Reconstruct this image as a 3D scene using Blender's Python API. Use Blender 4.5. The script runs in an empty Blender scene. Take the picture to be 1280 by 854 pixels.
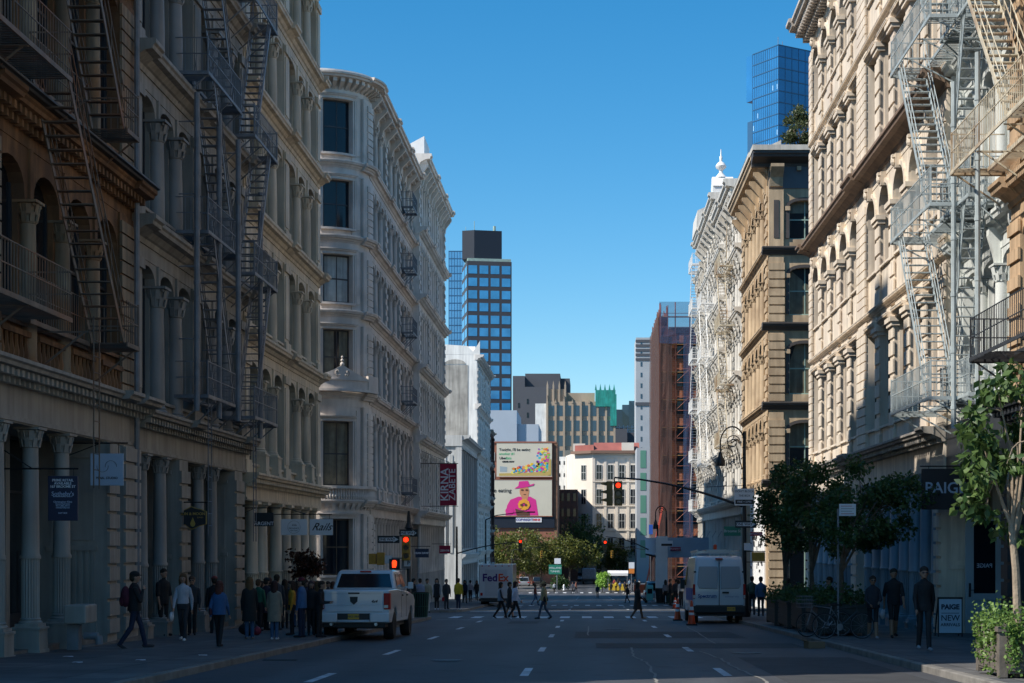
import bpy, bmesh, math, random
import numpy as np
from math import sin, cos, pi, radians, sqrt, atan2
from mathutils import Vector, Matrix
random.seed(7); np.random.seed(7)
scene = bpy.context.scene
C = scene.collection
F = 2100.0; VX = 735.0; HY = 677.0; CZ = 1.6
XL = -11.7; XR = 10.5           # building lines either side of the street
def zg(Y): return -0.02476*min(Y, 250.0) - (0.0 if Y < 250 else 0.0)
def P(px, py, Y): return Vector(((px-VX)*Y/F, Y, CZ-(py-HY)*Y/F))
# ---------------------------------------------------------------- materials
def _n(nt, t, **kw):
    n = nt.nodes.new(t)
    for k, v in kw.items(): setattr(n, k, v)
    return n
def mat(name, col, rough=.7, metal=0.0, var=.0, scale=1.0, streak=0.0, bump=0.0, bscale=20.0, spec=.5, coat=0.0, dirt=None, alpha=1.0):
    m = bpy.data.materials.new(name); m.use_nodes = True
    nt = m.node_tree; b = nt.nodes['Principled BSDF']
    b.inputs['Roughness'].default_value = rough; b.inputs['Metallic'].default_value = metal
    b.inputs['Specular IOR Level'].default_value = spec
    b.inputs['Coat Weight'].default_value = coat
    b.inputs['Base Color'].default_value = (*col, 1)
    if alpha < 1: b.inputs['Alpha'].default_value = alpha
    L = nt.links.new
    if var or streak or bump:
        g = _n(nt, 'ShaderNodeNewGeometry')
    src = None
    if var or streak:
        nz = _n(nt, 'ShaderNodeTexNoise'); nz.inputs['Scale'].default_value = scale; nz.inputs['Detail'].default_value = 6
        L(g.outputs['Position'], nz.inputs['Vector'])
        mr = _n(nt, 'ShaderNodeMapRange'); mr.inputs[1].default_value = .3; mr.inputs[2].default_value = .7
        mr.inputs[3].default_value = 1-var; mr.inputs[4].default_value = 1+var*.6
        L(nz.outputs['Fac'], mr.inputs[0]); fac = mr.outputs[0]
        if streak:
            mp = _n(nt, 'ShaderNodeMapping'); mp.inputs['Scale'].default_value = (2.6, 2.6, .22)
            L(g.outputs['Position'], mp.inputs['Vector'])
            n2 = _n(nt, 'ShaderNodeTexNoise'); n2.inputs['Scale'].default_value = 1.6; n2.inputs['Detail'].default_value = 5
            L(mp.outputs[0], n2.inputs['Vector'])
            m2 = _n(nt, 'ShaderNodeMapRange'); m2.inputs[1].default_value = .38; m2.inputs[2].default_value = .66
            m2.inputs[3].default_value = 1.08; m2.inputs[4].default_value = 1-streak
            L(n2.outputs['Fac'], m2.inputs[0])
            mm = _n(nt, 'ShaderNodeMath', operation='MULTIPLY'); L(fac, mm.inputs[0]); L(m2.outputs[0], mm.inputs[1]); fac = mm.outputs[0]
        mx = _n(nt, 'ShaderNodeMix', data_type='RGBA', blend_type='MULTIPLY'); mx.inputs[0].default_value = 1
        mx.inputs[6].default_value = (*col, 1); L(fac, mx.inputs[7]); src = mx.outputs[2]
        if dirt:
            n3 = _n(nt, 'ShaderNodeTexNoise'); n3.inputs['Scale'].default_value = .7; n3.inputs['Detail'].default_value = 8
            L(g.outputs['Position'], n3.inputs['Vector'])
            m3 = _n(nt, 'ShaderNodeMapRange'); m3.inputs[1].default_value = .5; m3.inputs[2].default_value = .68
            L(n3.outputs['Fac'], m3.inputs[0])
            x3 = _n(nt, 'ShaderNodeMix', data_type='RGBA'); L(m3.outputs[0], x3.inputs[0]); L(src, x3.inputs[6]); x3.inputs[7].default_value = (*dirt, 1)
            src = x3.outputs[2]
        L(src, b.inputs['Base Color'])
    if bump:
        nb = _n(nt, 'ShaderNodeTexNoise'); nb.inputs['Scale'].default_value = bscale; nb.inputs['Detail'].default_value = 5
        L(g.outputs['Position'], nb.inputs['Vector'])
        bp = _n(nt, 'ShaderNodeBump'); bp.inputs['Strength'].default_value = bump; bp.inputs['Distance'].default_value = .02
        L(nb.outputs['Fac'], bp.inputs['Height']); L(bp.outputs[0], b.inputs['Normal'])
    return m
def emit(name, col, s):
    m = bpy.data.materials.new(name); m.use_nodes = True
    b = m.node_tree.nodes['Principled BSDF']
    b.inputs['Base Color'].default_value = (*col, 1)
    b.inputs['Emission Color'].default_value = (*col, 1); b.inputs['Emission Strength'].default_value = s
    return m
def brick(name, c1, c2, mortar, sc=1.0, axis='X'):
    m = bpy.data.materials.new(name); m.use_nodes = True
    nt = m.node_tree; b = nt.nodes['Principled BSDF']; b.inputs['Roughness'].default_value = .9
    g = _n(nt, 'ShaderNodeNewGeometry'); sp = _n(nt, 'ShaderNodeSeparateXYZ'); cb = _n(nt, 'ShaderNodeCombineXYZ')
    L = nt.links.new
    L(g.outputs['Position'], sp.inputs[0])
    ad = _n(nt, 'ShaderNodeMath', operation='ADD'); L(sp.outputs[0], ad.inputs[0]); L(sp.outputs[1], ad.inputs[1])
    L(ad.outputs[0], cb.inputs[0]); L(sp.outputs[2], cb.inputs[1])
    t = _n(nt, 'ShaderNodeTexBrick'); t.inputs['Scale'].default_value = 4/sc
    t.inputs['Color1'].default_value = (*c1, 1); t.inputs['Color2'].default_value = (*c2, 1); t.inputs['Mortar'].default_value = (*mortar, 1)
    t.inputs['Mortar Size'].default_value = .012
    L(cb.outputs[0], t.inputs['Vector']); L(t.outputs['Color'], b.inputs['Base Color'])
    return m
M = {}
M['a1_stone'] = mat('a1_stone', (.27, .135, .06), .85, var=.45, scale=.9, streak=.45, bump=.35, dirt=(.12, .06, .03))  # base colour darkened to carry the shade of the street canyon
M['a1_grey'] = mat('a1_grey', (.36, .33, .29), .7, var=.2, scale=1.2, streak=.3, bump=.2)
M['a1_pale'] = mat('a1_pale', (.33, .25, .165), .75, var=.25, scale=1.1, streak=.45, bump=.2, dirt=(.30, .15, .065))  # lowered like the stone, canyon shade held in the colour
M['a1_black'] = mat('a1_black', (.03, .03, .032), .5, var=.3, bump=.2)
M['ground_cream'] = mat('ground_cream', (.345, .32, .285), .65, var=.15, scale=1, streak=.2, bump=.12)  # ground floor tone dimmed, street shade included in the colour
M['a2_grey'] = mat('a2_grey', (.30, .28, .245), .65, var=.2, scale=.8, streak=.25, bump=.15)  # darker base colour includes the canyon shade on this front
M['a2_col'] = mat('a2_col', (.26, .25, .235), .55, var=.2, scale=.8, streak=.2, bump=.1)
M['a3_cream'] = mat('a3_cream', (.62, .53, .40), .65, var=.15, scale=.8, streak=.25, bump=.12)
M['b_grey'] = mat('b_grey', (.60, .535, .48), .6, var=.16, scale=.6, streak=.08, bump=.1, dirt=(.47, .41, .36))
M['b2_white'] = mat('b2_white', (.68, .64, .59), .6, var=.16, scale=.6, streak=.1, bump=.1, dirt=(.52, .49, .44))
M['h_white'] = mat('h_white', (.62, .64, .64), .6, var=.12, scale=.4, streak=.2)
M['i_white'] = mat('i_white', (.80, .79, .75), .7, var=.12, scale=.5, streak=.15)
M['i_patch'] = mat('i_patch', (.42, .40, .36), .9, var=.3, scale=.8, streak=.3, bump=.2)
M['e_cream'] = mat('e_cream', (.74, .635, .51), .75, var=.16, scale=.9, streak=.25, bump=.2, bscale=9, dirt=(.60, .51, .42))
M['e_brown'] = mat('e_brown', (.22, .15, .105), .7, var=.2, scale=.8, streak=.2)
M['e2_grey'] = mat('e2_grey', (.62, .64, .61), .6, var=.12, scale=.7, streak=.18, bump=.1)
M['e3_tan'] = mat('e3_tan', (.52, .36, .22), .8, var=.25, scale=.8, streak=.3, bump=.25)
M['d_tan'] = mat('d_tan', (.52, .39, .25), .8, var=.2, scale=.6, streak=.25, bump=.25, dirt=(.34, .24, .15))
M['d_dark'] = mat('d_dark', (.075, .065, .06), .6, var=.2)
M['d_frieze'] = mat('d_frieze', (.10, .11, .125), .6, var=.15)
M['f_white'] = mat('f_white', (.68, .65, .59), .65, var=.16, scale=.7, streak=.2, bump=.1, dirt=(.5, .46, .40))
M['f_cream'] = mat('f_cream', (.58, .54, .47), .65, var=.14, scale=.7, streak=.2, bump=.1)
M['green_oxide'] = mat('green_oxide', (.33, .45, .40), .7, var=.2)
M['shop_blue'] = mat('shop_blue', (.20, .28, .33), .5, var=.12, streak=.12)
M['shop_dark'] = mat('shop_dark', (.03, .034, .04), .45, var=.2)
M['glass'] = mat('glass', (.010, .015, .022), .07, spec=.42, bump=.04, bscale=1.2)
M['glass_blue'] = mat('glass_blue', (.02, .05, .09), .05, spec=.9, bump=.05, bscale=.8)
M['curtain'] = mat('curtain', (.42, .43, .40), .5, var=.15, scale=3, streak=.4)
M['curtain_dim'] = mat('curtain_dim', (.17, .15, .10), .5, var=.3, scale=3, streak=.5)
M['frame_dark'] = mat('frame_dark', (.035, .035, .04), .45)
M['frame_white'] = mat('frame_white', (.55, .55, .53), .5)
M['frame_green'] = mat('frame_green', (.30, .42, .36), .5)
M['frame_brown'] = mat('frame_brown', (.10, .07, .045), .5)
M['iron_brown'] = mat('iron_brown', (.17, .13, .10), .6, var=.4, scale=3, dirt=(.26, .11, .05))
M['iron_grey'] = mat('iron_grey', (.19, .20, .22), .5, var=.3, scale=3)
M['iron_dark'] = mat('iron_dark', (.035, .036, .04), .5, var=.3, scale=3)
M['iron_pale'] = mat('iron_pale', (.36, .41, .42), .5, var=.2, scale=3)
M['iron_cream'] = mat('iron_cream', (.58, .51, .38), .5, var=.3, scale=3, dirt=(.3, .17, .08))
M['iron_white'] = mat('iron_white', (.80, .80, .78), .5, var=.1, scale=3)
M['black'] = mat('black', (.012, .012, .014), .45)
M['roof'] = mat('roof', (.22, .22, .22), .9, var=.2)
M['roof_pale'] = mat('roof_pale', (.75, .75, .74), .8, var=.1)
M['white_paint'] = mat('white_paint', (.78, .78, .77), .5, var=.06, scale=2)
M['kerb'] = mat('kerb', (.20, .185, .165), .8, var=.35, scale=2.5, bump=.4)
M['steel'] = mat('steel', (.45, .46, .47), .35, metal=.8)
M['rubber'] = mat('rubber', (.015, .015, .016), .8)
M['yellow_sig'] = mat('yellow_sig', (.50, .27, .03), .5, var=.2, scale=5)
M['olive_sig'] = mat('olive_sig', (.20, .15, .05), .55, var=.2, scale=5)
M['red_on'] = emit('red_on', (1, .02, .004), 3)
M['hand_on'] = emit('hand_on', (1, .05, .008), 1.6)
M['lens_off'] = mat('lens_off', (.03, .03, .025), .2)
M['sign_white'] = mat('sign_white', (.74, .75, .77), .5)
M['sign_green'] = mat('sign_green', (.02, .20, .13), .5)
M['cone'] = mat('cone', (.75, .07, .015), .5)
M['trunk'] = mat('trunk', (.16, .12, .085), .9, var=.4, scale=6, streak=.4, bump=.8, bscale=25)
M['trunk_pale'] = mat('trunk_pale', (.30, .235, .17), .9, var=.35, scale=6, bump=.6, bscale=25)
# ---------------------------------------------------------------- mesh builder
class MB:
    def __init__(s): s.v = []; s.f = []; s.m = []; s.mi = 0
    def add(s, vs, fs):
        o = len(s.v); s.v += [tuple(p) for p in vs]
        for f in fs: s.f.append([i+o for i in f]); s.m.append(s.mi)
        return s
    def box(s, x0, x1, y0, y1, z0, z1):
        if x0 > x1: x0, x1 = x1, x0
        if y0 > y1: y0, y1 = y1, y0
        if z0 > z1: z0, z1 = z1, z0
        return s.add([(x0,y0,z0),(x1,y0,z0),(x1,y1,z0),(x0,y1,z0),(x0,y0,z1),(x1,y0,z1),(x1,y1,z1),(x0,y1,z1)],
              [(0,3,2,1),(4,5,6,7),(0,1,5,4),(1,2,6,5),(2,3,7,6),(3,0,4,7)])
    def prism_y(s, pts, y0, y1):      # polygon (x,z), extruded along y
        n = len(pts); a = sum(pts[i][0]*pts[(i+1)%n][1]-pts[(i+1)%n][0]*pts[i][1] for i in range(n))
        if a < 0: pts = pts[::-1]
        v = [(x, y0, z) for x, z in pts]+[(x, y1, z) for x, z in pts]
        f = [list(range(n)), list(range(2*n-1, n-1, -1))]+[(i, i+n, (i+1)%n+n, (i+1)%n) for i in range(n)]
        return s.add(v, f)
    def prism_x(s, pts, x0, x1):      # polygon (y,z), extruded along x
        n = len(pts); a = sum(pts[i][0]*pts[(i+1)%n][1]-pts[(i+1)%n][0]*pts[i][1] for i in range(n))
        if a < 0: pts = pts[::-1]
        v = [(x0, y, z) for y, z in pts]+[(x1, y, z) for y, z in pts]
        f = [list(range(n-1, -1, -1)), list(range(n, 2*n))]+[(i, (i+1)%n, (i+1)%n+n, i+n) for i in range(n)]
        return s.add(v, f)
    def prism_z(s, pts, z0, z1):
        n = len(pts); a = sum(pts[i][0]*pts[(i+1)%n][1]-pts[(i+1)%n][0]*pts[i][1] for i in range(n))
        if a < 0: pts = pts[::-1]
        v = [(x, y, z0) for x, y in pts]+[(x, y, z1) for x, y in pts]
        f = [list(range(n-1, -1, -1)), list(range(n, 2*n))]+[(i, (i+1)%n, (i+1)%n+n, i+n) for i in range(n)]
        return s.add(v, f)
    def lathe(s, cx, cy, prof, n=14, flute=None):   # prof [(r,z)] bottom to top
        v = []; f = []
        for k, (r, z) in enumerate(prof):
            for i in range(n):
                rr = r
                if flute and flute[0] <= k <= flute[1]: rr = r*(1 if i % 2 else .9)
                a = 2*pi*i/n; v.append((cx+rr*cos(a), cy+rr*sin(a), z))
        for k in range(len(prof)-1):
            for i in range(n):
                j = (i+1) % n; f.append((k*n+i, k*n+j, (k+1)*n+j, (k+1)*n+i))
        f.append(list(range(n-1, -1, -1))); f.append([(len(prof)-1)*n+i for i in range(n)])
        return s.add(v, f)
    def tube(s, p0, p1, r, n=6, r1=None):
        p0 = Vector(p0); p1 = Vector(p1); d = p1-p0
        if d.length < 1e-6: return s
        q = d.to_track_quat('Z', 'Y'); r1 = r if r1 is None else r1
        v = [p0+q@Vector((r*cos(2*pi*i/n), r*sin(2*pi*i/n), 0)) for i in range(n)]
        v += [p1+q@Vector((r1*cos(2*pi*i/n), r1*sin(2*pi*i/n), 0)) for i in range(n)]
        f = [(i, (i+1)%n, (i+1)%n+n, i+n) for i in range(n)]+[list(range(n-1, -1, -1)), list(range(n, 2*n))]
        return s.add(v, f)
    def path(s, pts, r, n=6, r1=None):
        k = len(pts)-1
        for i in range(k):
            ra = r if r1 is None else r+(r1-r)*i/k; rb = r if r1 is None else r+(r1-r)*(i+1)/k
            s.tube(pts[i], pts[i+1], ra, n, rb)
        return s
    def bar(s, p0, p1, w, h, up=(0,0,1)):   # rectangular bar
        p0 = Vector(p0); p1 = Vector(p1); d = (p1-p0).normalized(); u = Vector(up)
        sd = d.cross(u)
        if sd.length < 1e-4: sd = d.cross(Vector((1,0,0)))
        sd.normalize(); u = sd.cross(d).normalized()
        v = []
        for p in (p0, p1):
            for a, b in ((-1,-1),(1,-1),(1,1),(-1,1)): v.append(p+sd*a*w/2+u*b*h/2)
        return s.add(v, [(0,1,2,3),(7,6,5,4),(0,4,5,1),(1,5,6,2),(2,6,7,3),(3,7,4,0)])
    def arc(s, prof, cx, cy, R, a0, a1, n):   # closed profile [(off,z)] swept about (cx,cy); point = c - (R+off)(cos a, sin a)
        v = []; f = []; m = len(prof)
        for k in range(n+1):
            a = a0+(a1-a0)*k/n
            for o, z in prof: v.append((cx-(R+o)*cos(a), cy-(R+o)*sin(a), z))
        for k in range(n):
            for i in range(m):
                j = (i+1) % m; f.append((k*m+i, k*m+j, (k+1)*m+j, (k+1)*m+i))
        f.append(list(range(m-1, -1, -1))); f.append([n*m+i for i in range(m)])
        return s.add(v, f)
    def ball(s, c, rx, ry=None, rz=None, nu=8, nv=6):
        ry = rx if ry is None else ry; rz = rx if rz is None else rz
        v = [(c[0], c[1], c[2]-rz)]; f = []
        for k in range(1, nv):
            t = pi*k/nv-pi/2
            for i in range(nu): v.append((c[0]+rx*cos(t)*cos(2*pi*i/nu), c[1]+ry*cos(t)*sin(2*pi*i/nu), c[2]+rz*sin(t)))
        v.append((c[0], c[1], c[2]+rz)); T = len(v)-1
        for i in range(nu):
            j = (i+1) % nu; f.append((0, 1+j, 1+i)); f.append((T, T-nu+i, T-nu+j))
            for k in range(nv-2): f.append((1+k*nu+i, 1+k*nu+j, 1+(k+1)*nu+j, 1+(k+1)*nu+i))
        return s.add(v, f)
    def shift(s, dx=0, dy=0, dz=0): s.v = [(x+dx, y+dy, z+dz) for x, y, z in s.v]; return s
    def xf(s, mtx, start=0):
        s.v = s.v[:start]+[tuple(mtx@Vector(p)) for p in s.v[start:]]; return s
    def mesh(s, name, mats, smooth=False):
        me = bpy.data.meshes.new(name); me.from_pydata(s.v, [], s.f)
        for m in (mats if isinstance(mats, (list, tuple)) else [mats]): me.materials.append(m)
        if any(s.m): me.polygons.foreach_set('material_index', s.m)
        if smooth:
            me.polygons.foreach_set('use_smooth', [True]*len(me.polygons))
            try: me.set_sharp_from_angle(angle=radians(38))
            except Exception: pass
        me.update(); return me
def inst(name, me, parent=None, loc=(0,0,0), rz=0):
    o = bpy.data.objects.new(name, me); C.objects.link(o); o.location = loc
    if rz: o.rotation_euler = (0, 0, rz)
    if parent: o.parent = parent
    return o
def mk(name, mb, mats, parent=None, loc=(0,0,0), rz=0, smooth=False, bevel=0):
    o = inst(name, mb.mesh(name, mats, smooth), parent, loc, rz)
    if bevel:
        b = o.modifiers.new('bevel', 'BEVEL'); b.width = bevel; b.segments = 2; b.limit_method = 'ANGLE'; b.angle_limit = radians(35)
    return o
def tag(o, label=None, cat=None, group=None, kind=None):
    if label: o['label'] = label
    if cat: o['category'] = cat
    if group: o['group'] = group
    if kind: o['kind'] = kind
    return o
def thing(name, label, cat, loc=(0,0,0), rz=0, group=None):
    o = bpy.data.objects.new(name, None); C.objects.link(o); o.location = loc; o.rotation_euler = (0,0,rz)
    o.empty_display_size = .2
    return tag(o, label, cat, group)
def copy_tree(o, parent=None):
    c = o.copy(); C.objects.link(c)
    if parent is not None: c.parent = parent
    for ch in list(o.children): copy_tree(ch, c)
    return c
def text(body, size, m, parent, loc, rot=(pi/2,0,0), name='lettering', bold=0, extrude=.004, align='CENTER', spacing=1.0, shear=0):
    cu = bpy.data.curves.new('t', 'FONT'); cu.body = body; cu.size = size; cu.extrude = extrude; cu.offset = bold
    cu.align_x = align; cu.align_y = 'CENTER'; cu.space_character = spacing; cu.shear = shear; cu.resolution_u = 3
    ob = bpy.data.objects.new('t', cu); C.objects.link(ob)
    dg = bpy.context.evaluated_depsgraph_get(); dg.update()
    me = bpy.data.meshes.new_from_object(ob.evaluated_get(dg)); me.name = name
    bpy.data.objects.remove(ob); bpy.data.curves.remove(cu)
    me.materials.clear(); me.materials.append(m)
    o = inst(name, me, parent, loc); o.rotation_euler = rot
    return o
_cache = {}
def cached(key, fn):
    if key not in _cache: _cache[key] = fn()
    return _cache[key]
# ---------------------------------------------------------------- facade kit. local frame: x along the facade, -y outward, z up
def column_mesh(h, r, m, flute=False, capital='leaf', ped=0):
    def f():
        b = MB(); z = 0
        if ped:
            b.box(-r*1.45, r*1.45, -r*1.45, r*1.45, 0, ped); b.box(-r*1.6, r*1.6, -r*1.6, r*1.6, 0, ped*.22); b.box(-r*1.6, r*1.6, -r*1.6, r*1.6, ped, ped+.05); z = ped+.05
        ch = r*2.3 if capital == 'leaf' else r*.9
        zt = h-ch
        b.box(-r*1.3, r*1.3, -r*1.3, r*1.3, z, z+r*.35)
        b.lathe(0, 0, [(r*1.28, z+r*.35), (r*1.3, z+r*.5), (r*1.2, z+r*.62), (r*1.08, z+r*.7), (r*1.15, z+r*.85), (r*1.0, z+r)], 16)
        if flute:
            zf = z+r+(zt-z)*.33
            b.lathe(0, 0, [(r*1.0, z+r), (r*1.0, zf)], 40, flute=(0, 1))
            b.lathe(0, 0, [(r*1.14, zf), (r*1.16, zf+.05), (r*1.0, zf+.1), (r*.86, zt), (r*.95, zt+.02), (r*.95, zt+.06)], 18)
        else:
            b.lathe(0, 0, [(r, z+r), (r*.985, z+(zt-z)*.4), (r*.86, zt-.02), (r*.96, zt), (r*.96, zt+.04)], 16)
        if capital == 'leaf':
            b.lathe(0, 0, [(r*.86, zt+.04), (r*.92, zt+ch*.4), (r*1.25, zt+ch*.86)], 12)
            for ring, (rr, z0, hh) in enumerate(((.98, .05, .42), (1.1, .38, .45))):
                for i in range(8):
                    a = 2*pi*(i+ring*.5)/8; c, s_ = cos(a), sin(a)
                    p0 = Vector((rr*r*c, rr*r*s_, zt+ch*z0)); p1 = Vector((rr*r*1.22*c, rr*r*1.22*s_, zt+ch*(z0+hh)))
                    b.bar(p0, p1, r*.5, r*.14, up=(c, s_, 0))
            for i in range(4):
                a = pi/4+i*pi/2; b.ball((1.42*r*cos(a), 1.42*r*sin(a), zt+ch*.8), r*.2, nu=6, nv=4)
            b.box(-r*1.4, r*1.4, -r*1.4, r*1.4, zt+ch*.88, h)
        else:
            b.lathe(0, 0, [(r*.86, zt+.04), (r*1.2, zt+ch*.5), (r*1.25, zt+ch*.55)], 14); b.box(-r*1.3, r*1.3, -r*1.3, r*1.3, zt+ch*.55, h)
        return b.mesh('column', m, True)
    return cached(('col', round(h, 2), r, m.name, flute, capital, ped), f)
def window_meshes(w, h, fm, gm, kind='sash'):
    def f():
        a = MB(); t = .07
        a.box(-w/2, -w/2+t, 0, .09, 0, h); a.box(w/2-t, w/2, 0, .09, 0, h); a.box(-w/2+t, w/2-t, 0, .09, 0, t); a.box(-w/2+t, w/2-t, 0, .09, h-t, h)
        if kind in ('sash', 'sash2'): a.box(-w/2+t, w/2-t, .005, .08, h*.5-.035, h*.5+.035)
        if kind in ('cross', 'sash2'): a.box(-.03, .03, .012, .07, t, h-t)
        if kind == 'shop':
            a.box(-w/2+t, w/2-t, .005, .08, h*.72, h*.72+.06); a.box(-w/2+t, w/2-t, -.01, .09, .07, .6)
        g = MB().box(-w/2+t*.5, w/2-t*.5, .045, .065, t*.5, h-t*.5)
        return a.mesh('window', fm), g.mesh('pane', gm)
    return cached(('win', round(w, 2), round(h, 2), fm.name, gm.name, kind), f)
def add_window(parent, x, y, z, w, h, fm=None, gm=None, kind='sash', rz=0, blind=None):
    fm = fm or M['frame_dark']; gm = gm or M['glass']
    a, g = window_meshes(w, h, fm, gm, kind)
    o = inst('window', a, parent, (x, y, z), rz); pn = inst('pane', g, o); pn.rotation_euler = (random.uniform(-.006, .006), 0, random.uniform(-.008, .008))
    if blind:
        bw, bh = w-.14, h*blind[0]
        me = cached(('bl', round(bw, 2), round(bh, 2), blind[1].name), lambda: MB().box(-bw/2, bw/2, .035, .044, 0, bh).mesh('blind', blind[1]))
        inst('blind', me, o, (0, 0, h-.07-bh))
    return o
def cornice_profile(z0, z1, p, base=0.0):
    h = z1-z0
    return [(base+.25, z0), (base-.06, z0), (base-.10, z0+h*.22), (base-.16, z0+h*.28), (base-p*.55, z0+h*.5), (base-p*.86, z0+h*.56), (base-p*.9, z0+h*.72),
            (base-p, z0+h*.8), (base-p, z0+h*.97), (base-p*.94, z1), (base+.25, z1)]
def cornice(b, x0, x1, z0, z1, p, base=0.0, modil=.0, ends=True):
    b.prism_x(cornice_profile(z0, z1, p, base), x0, x1)
    h = z1-z0
    if modil:
        n = max(1, int((x1-x0)/modil)); d = (x1-x0)/n
        for i in range(n):
            xc = x0+(i+.5)*d
            b.box(xc-d*.24, xc+d*.24, base-p*.72, base-.05, z0+h*.18, z0+h*.5)
            b.box(xc-d*.18, xc+d*.18, base-p*.4, base-.04, z0-h*.12, z0+h*.18)
def layout(L, ng, nb, pw, mw, end=None):
    end = end if end is not None else pw
    G = (L-2*end-(ng-1)*pw)/ng; w = (G-(nb-1)*mw)/nb
    ops, mains, minors = [], [(0, end)], []; x = end
    for g in range(ng):
        for k in range(nb):
            ops.append((x, x+w)); x += w
            if k < nb-1: minors.append((x, x+mw)); x += mw
        e = end if g == ng-1 else pw
        mains.append((x, x+e)); x += e
    return ops, mains, minors
def arch_pts(x0, x1, zs, zt, rise, n=9):
    w = x1-x0; cx = (x0+x1)/2
    pts = [(x0, zt), (x0, zs)]
    for i in range(1, n):
        a = pi*i/n; pts.append((cx-w/2*cos(a), zs+rise*sin(a)**.8))
    pts += [(x1, zs), (x1, zt)]
    return pts
def facade(root, zb, L, lay, floors, mats, x_off=0.0, t=.5, lod=0, y0=0.0):
    """floors: dict(z0,z1,ent,proj,sill,head,rise,style,...)"""
    ops, mains, minors = lay
    W = MB(); S = MB(); Cn = MB(); B = MB(); Q = MB(); extra = {}
    wall_m, trim_m, col_m = mats['wall'], mats.get('trim', mats['wall']), mats.get('col', mats['wall'])
    X = lambda x: x+x_off
    for fl in floors:
        z0, z1 = fl['z0']-zb, fl['z1']-zb; ent = fl.get('ent', .8); zt = z1-ent; sill = fl.get('sill', .5)
        head = fl.get('head', 'flat'); style = fl.get('style', 'col'); r = fl.get('r', .17)
        w = ops[0][1]-ops[0][0]
        rise = fl.get('rise', .5 if head == 'arch' else .18)*w if head != 'flat' else 0
        hd = fl.get('hd', .12)
        zs = zt-rise-hd
        wallb = W
        for a, b_ in mains:
            wallb.box(X(a), X(b_), y0-.06, y0+t, z0, zt)
            if fl.get('quoin', True) and b_-a > .5:
                q = .34; n = int((zt-z0)/q)
                for i in range(n):
                    if i % 2 == 0 or fl.get('rust'): Q.box(X(a)-.03, X(b_)+.03, y0-.12, y0-.058, z0+i*q+.03, z0+(i+1)*q-.02)
            elif not fl.get('quoin', True) and b_-a > .5:
                Q.box(X(a)+.12, X(b_)-.12, y0-.10, y0-.058, z0+.6, zt-.5); Q.box(X(a)-.04, X(b_)+.04, y0-.14, y0-.058, zt-.34, zt-.06); Q.box(X(a)-.04, X(b_)+.04, y0-.14, y0-.058, z0, z0+.45)
        for a, b_ in minors:
            wallb.box(X(a), X(b_), y0+.15, y0+t, z0, zt if head == 'flat' else zs)
            if head != 'flat': wallb.box(X(a), X(b_), y0, y0+t, zs, zt)
            xc = (a+b_)/2
            if style == 'col' or style == 'colped':
                hh = (zs if head != 'flat' else zt)-z0
                me = column_mesh(hh, r, col_m, fl.get('flute', False), 'leaf' if lod < 2 else 'plain', ped=fl.get('ped', 0))
                inst('column', me, root, (X(xc), y0+.04, z0))
                if head != 'flat': wallb.box(X(xc)-.1, X(xc)+.1, y0-.06, y0, zs, zt)
            elif style == 'pil':
                Q.box(X(a)+.03, X(b_)-.03, y0-.02, y0+.15, z0, zs)
                n = int((zs-z0)/.6)
                for i in range(n): Q.box(X(a)-.02, X(b_)+.02, y0-.07, y0-.018, z0+i*.6+.05, z0+i*.6+.5)
                Q.box(X(a)-.07, X(b_)+.07, y0-.14, y0+.15, zs-.28, zs-.14); Q.box(X(a)-.12, X(b_)+.12, y0-.2, y0+.15, zs-.14, zs+.02)
        for (a, b_) in ops:
            S.box(X(a), X(b_), y0+.05, y0+t, z0, z0+sill); S.box(X(a), X(b_), y0-.05, y0+.3, z0+sill, z0+sill+.08)
            if head == 'flat': wallb.box(X(a), X(b_), y0, y0+t, zs, zt)
            else: wallb.prism_y([(X(x), z) for x, z in arch_pts(a, b_, zs, zt, rise)], y0, y0+t)
            wz0, wz1 = z0+sill+.08, (zs if head == 'flat' else zs+rise)
            bl = None
            if random.random() < fl.get('blind', .42): bl = (random.choice([.3, .45, .5, .93]), random.choice([M['curtain'], M['curtain_dim']]))
            add_window(root, X((a+b_)/2), y0+.27, wz0, b_-a, wz1-wz0, fl.get('fm'), fl.get('gm'), fl.get('kind', 'sash'), blind=bl)
            if fl.get('bal'):
                n = max(2, int((b_-a)/.28))
                for i in range(n):
                    xb = X(a)+(i+.5)*(b_-a)/n
                    B.lathe(xb, y0-.06, [(.05, z0), (.05, z0+.08), (.08, z0+.25), (.04, z0+.5), (.05, z0+.62)], 6)
                B.box(X(a), X(b_), y0-.14, y0+.04, z0+.62, z0+.74)
            if fl.get('key') and head == 'arch':
                xc = X((a+b_)/2)
                Q.prism_y([(xc-.13, zs+rise-.1), (xc-.2, zt+.12), (xc+.2, zt+.12), (xc+.13, zs+rise-.1)], y0-.2, y0)
                Q.prism_x([(y0, zs+rise-.05), (y0-.12, zs+rise-.02), (y0-.2, zs+rise+.25), (y0-.3, zt-.02), (y0-.3, zt+.1), (y0, zt+.1)], xc-.13, xc+.13); Q.ball((xc, y0-.24, zt-.12), .13, .1, .16, 6, 5)
                n = 12; pr = []
                for i in range(n+1):
                    an = pi*i/n; pr.append((xc-(b_-a)/2*cos(an), zs+rise*sin(an)**.8, -cos(an), sin(an)))
                for i in range(n):
                    p, q = pr[i], pr[i+1]
                    Q.prism_y([(p[0], p[1]), (q[0], q[1]), (q[0]+.16*q[2], q[1]+.16*q[3]), (p[0]+.16*p[2], p[1]+.16*p[3])], y0-.08, y0+.0)
            if fl.get('hood'):
                Q.prism_x(cornice_profile(zs+.08, zs+.3, .17, y0), X(a)-.06, X(b_)+.06)
        W.box(x_off, x_off+L, y0-.02, y0+t, zt, z1)
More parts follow.
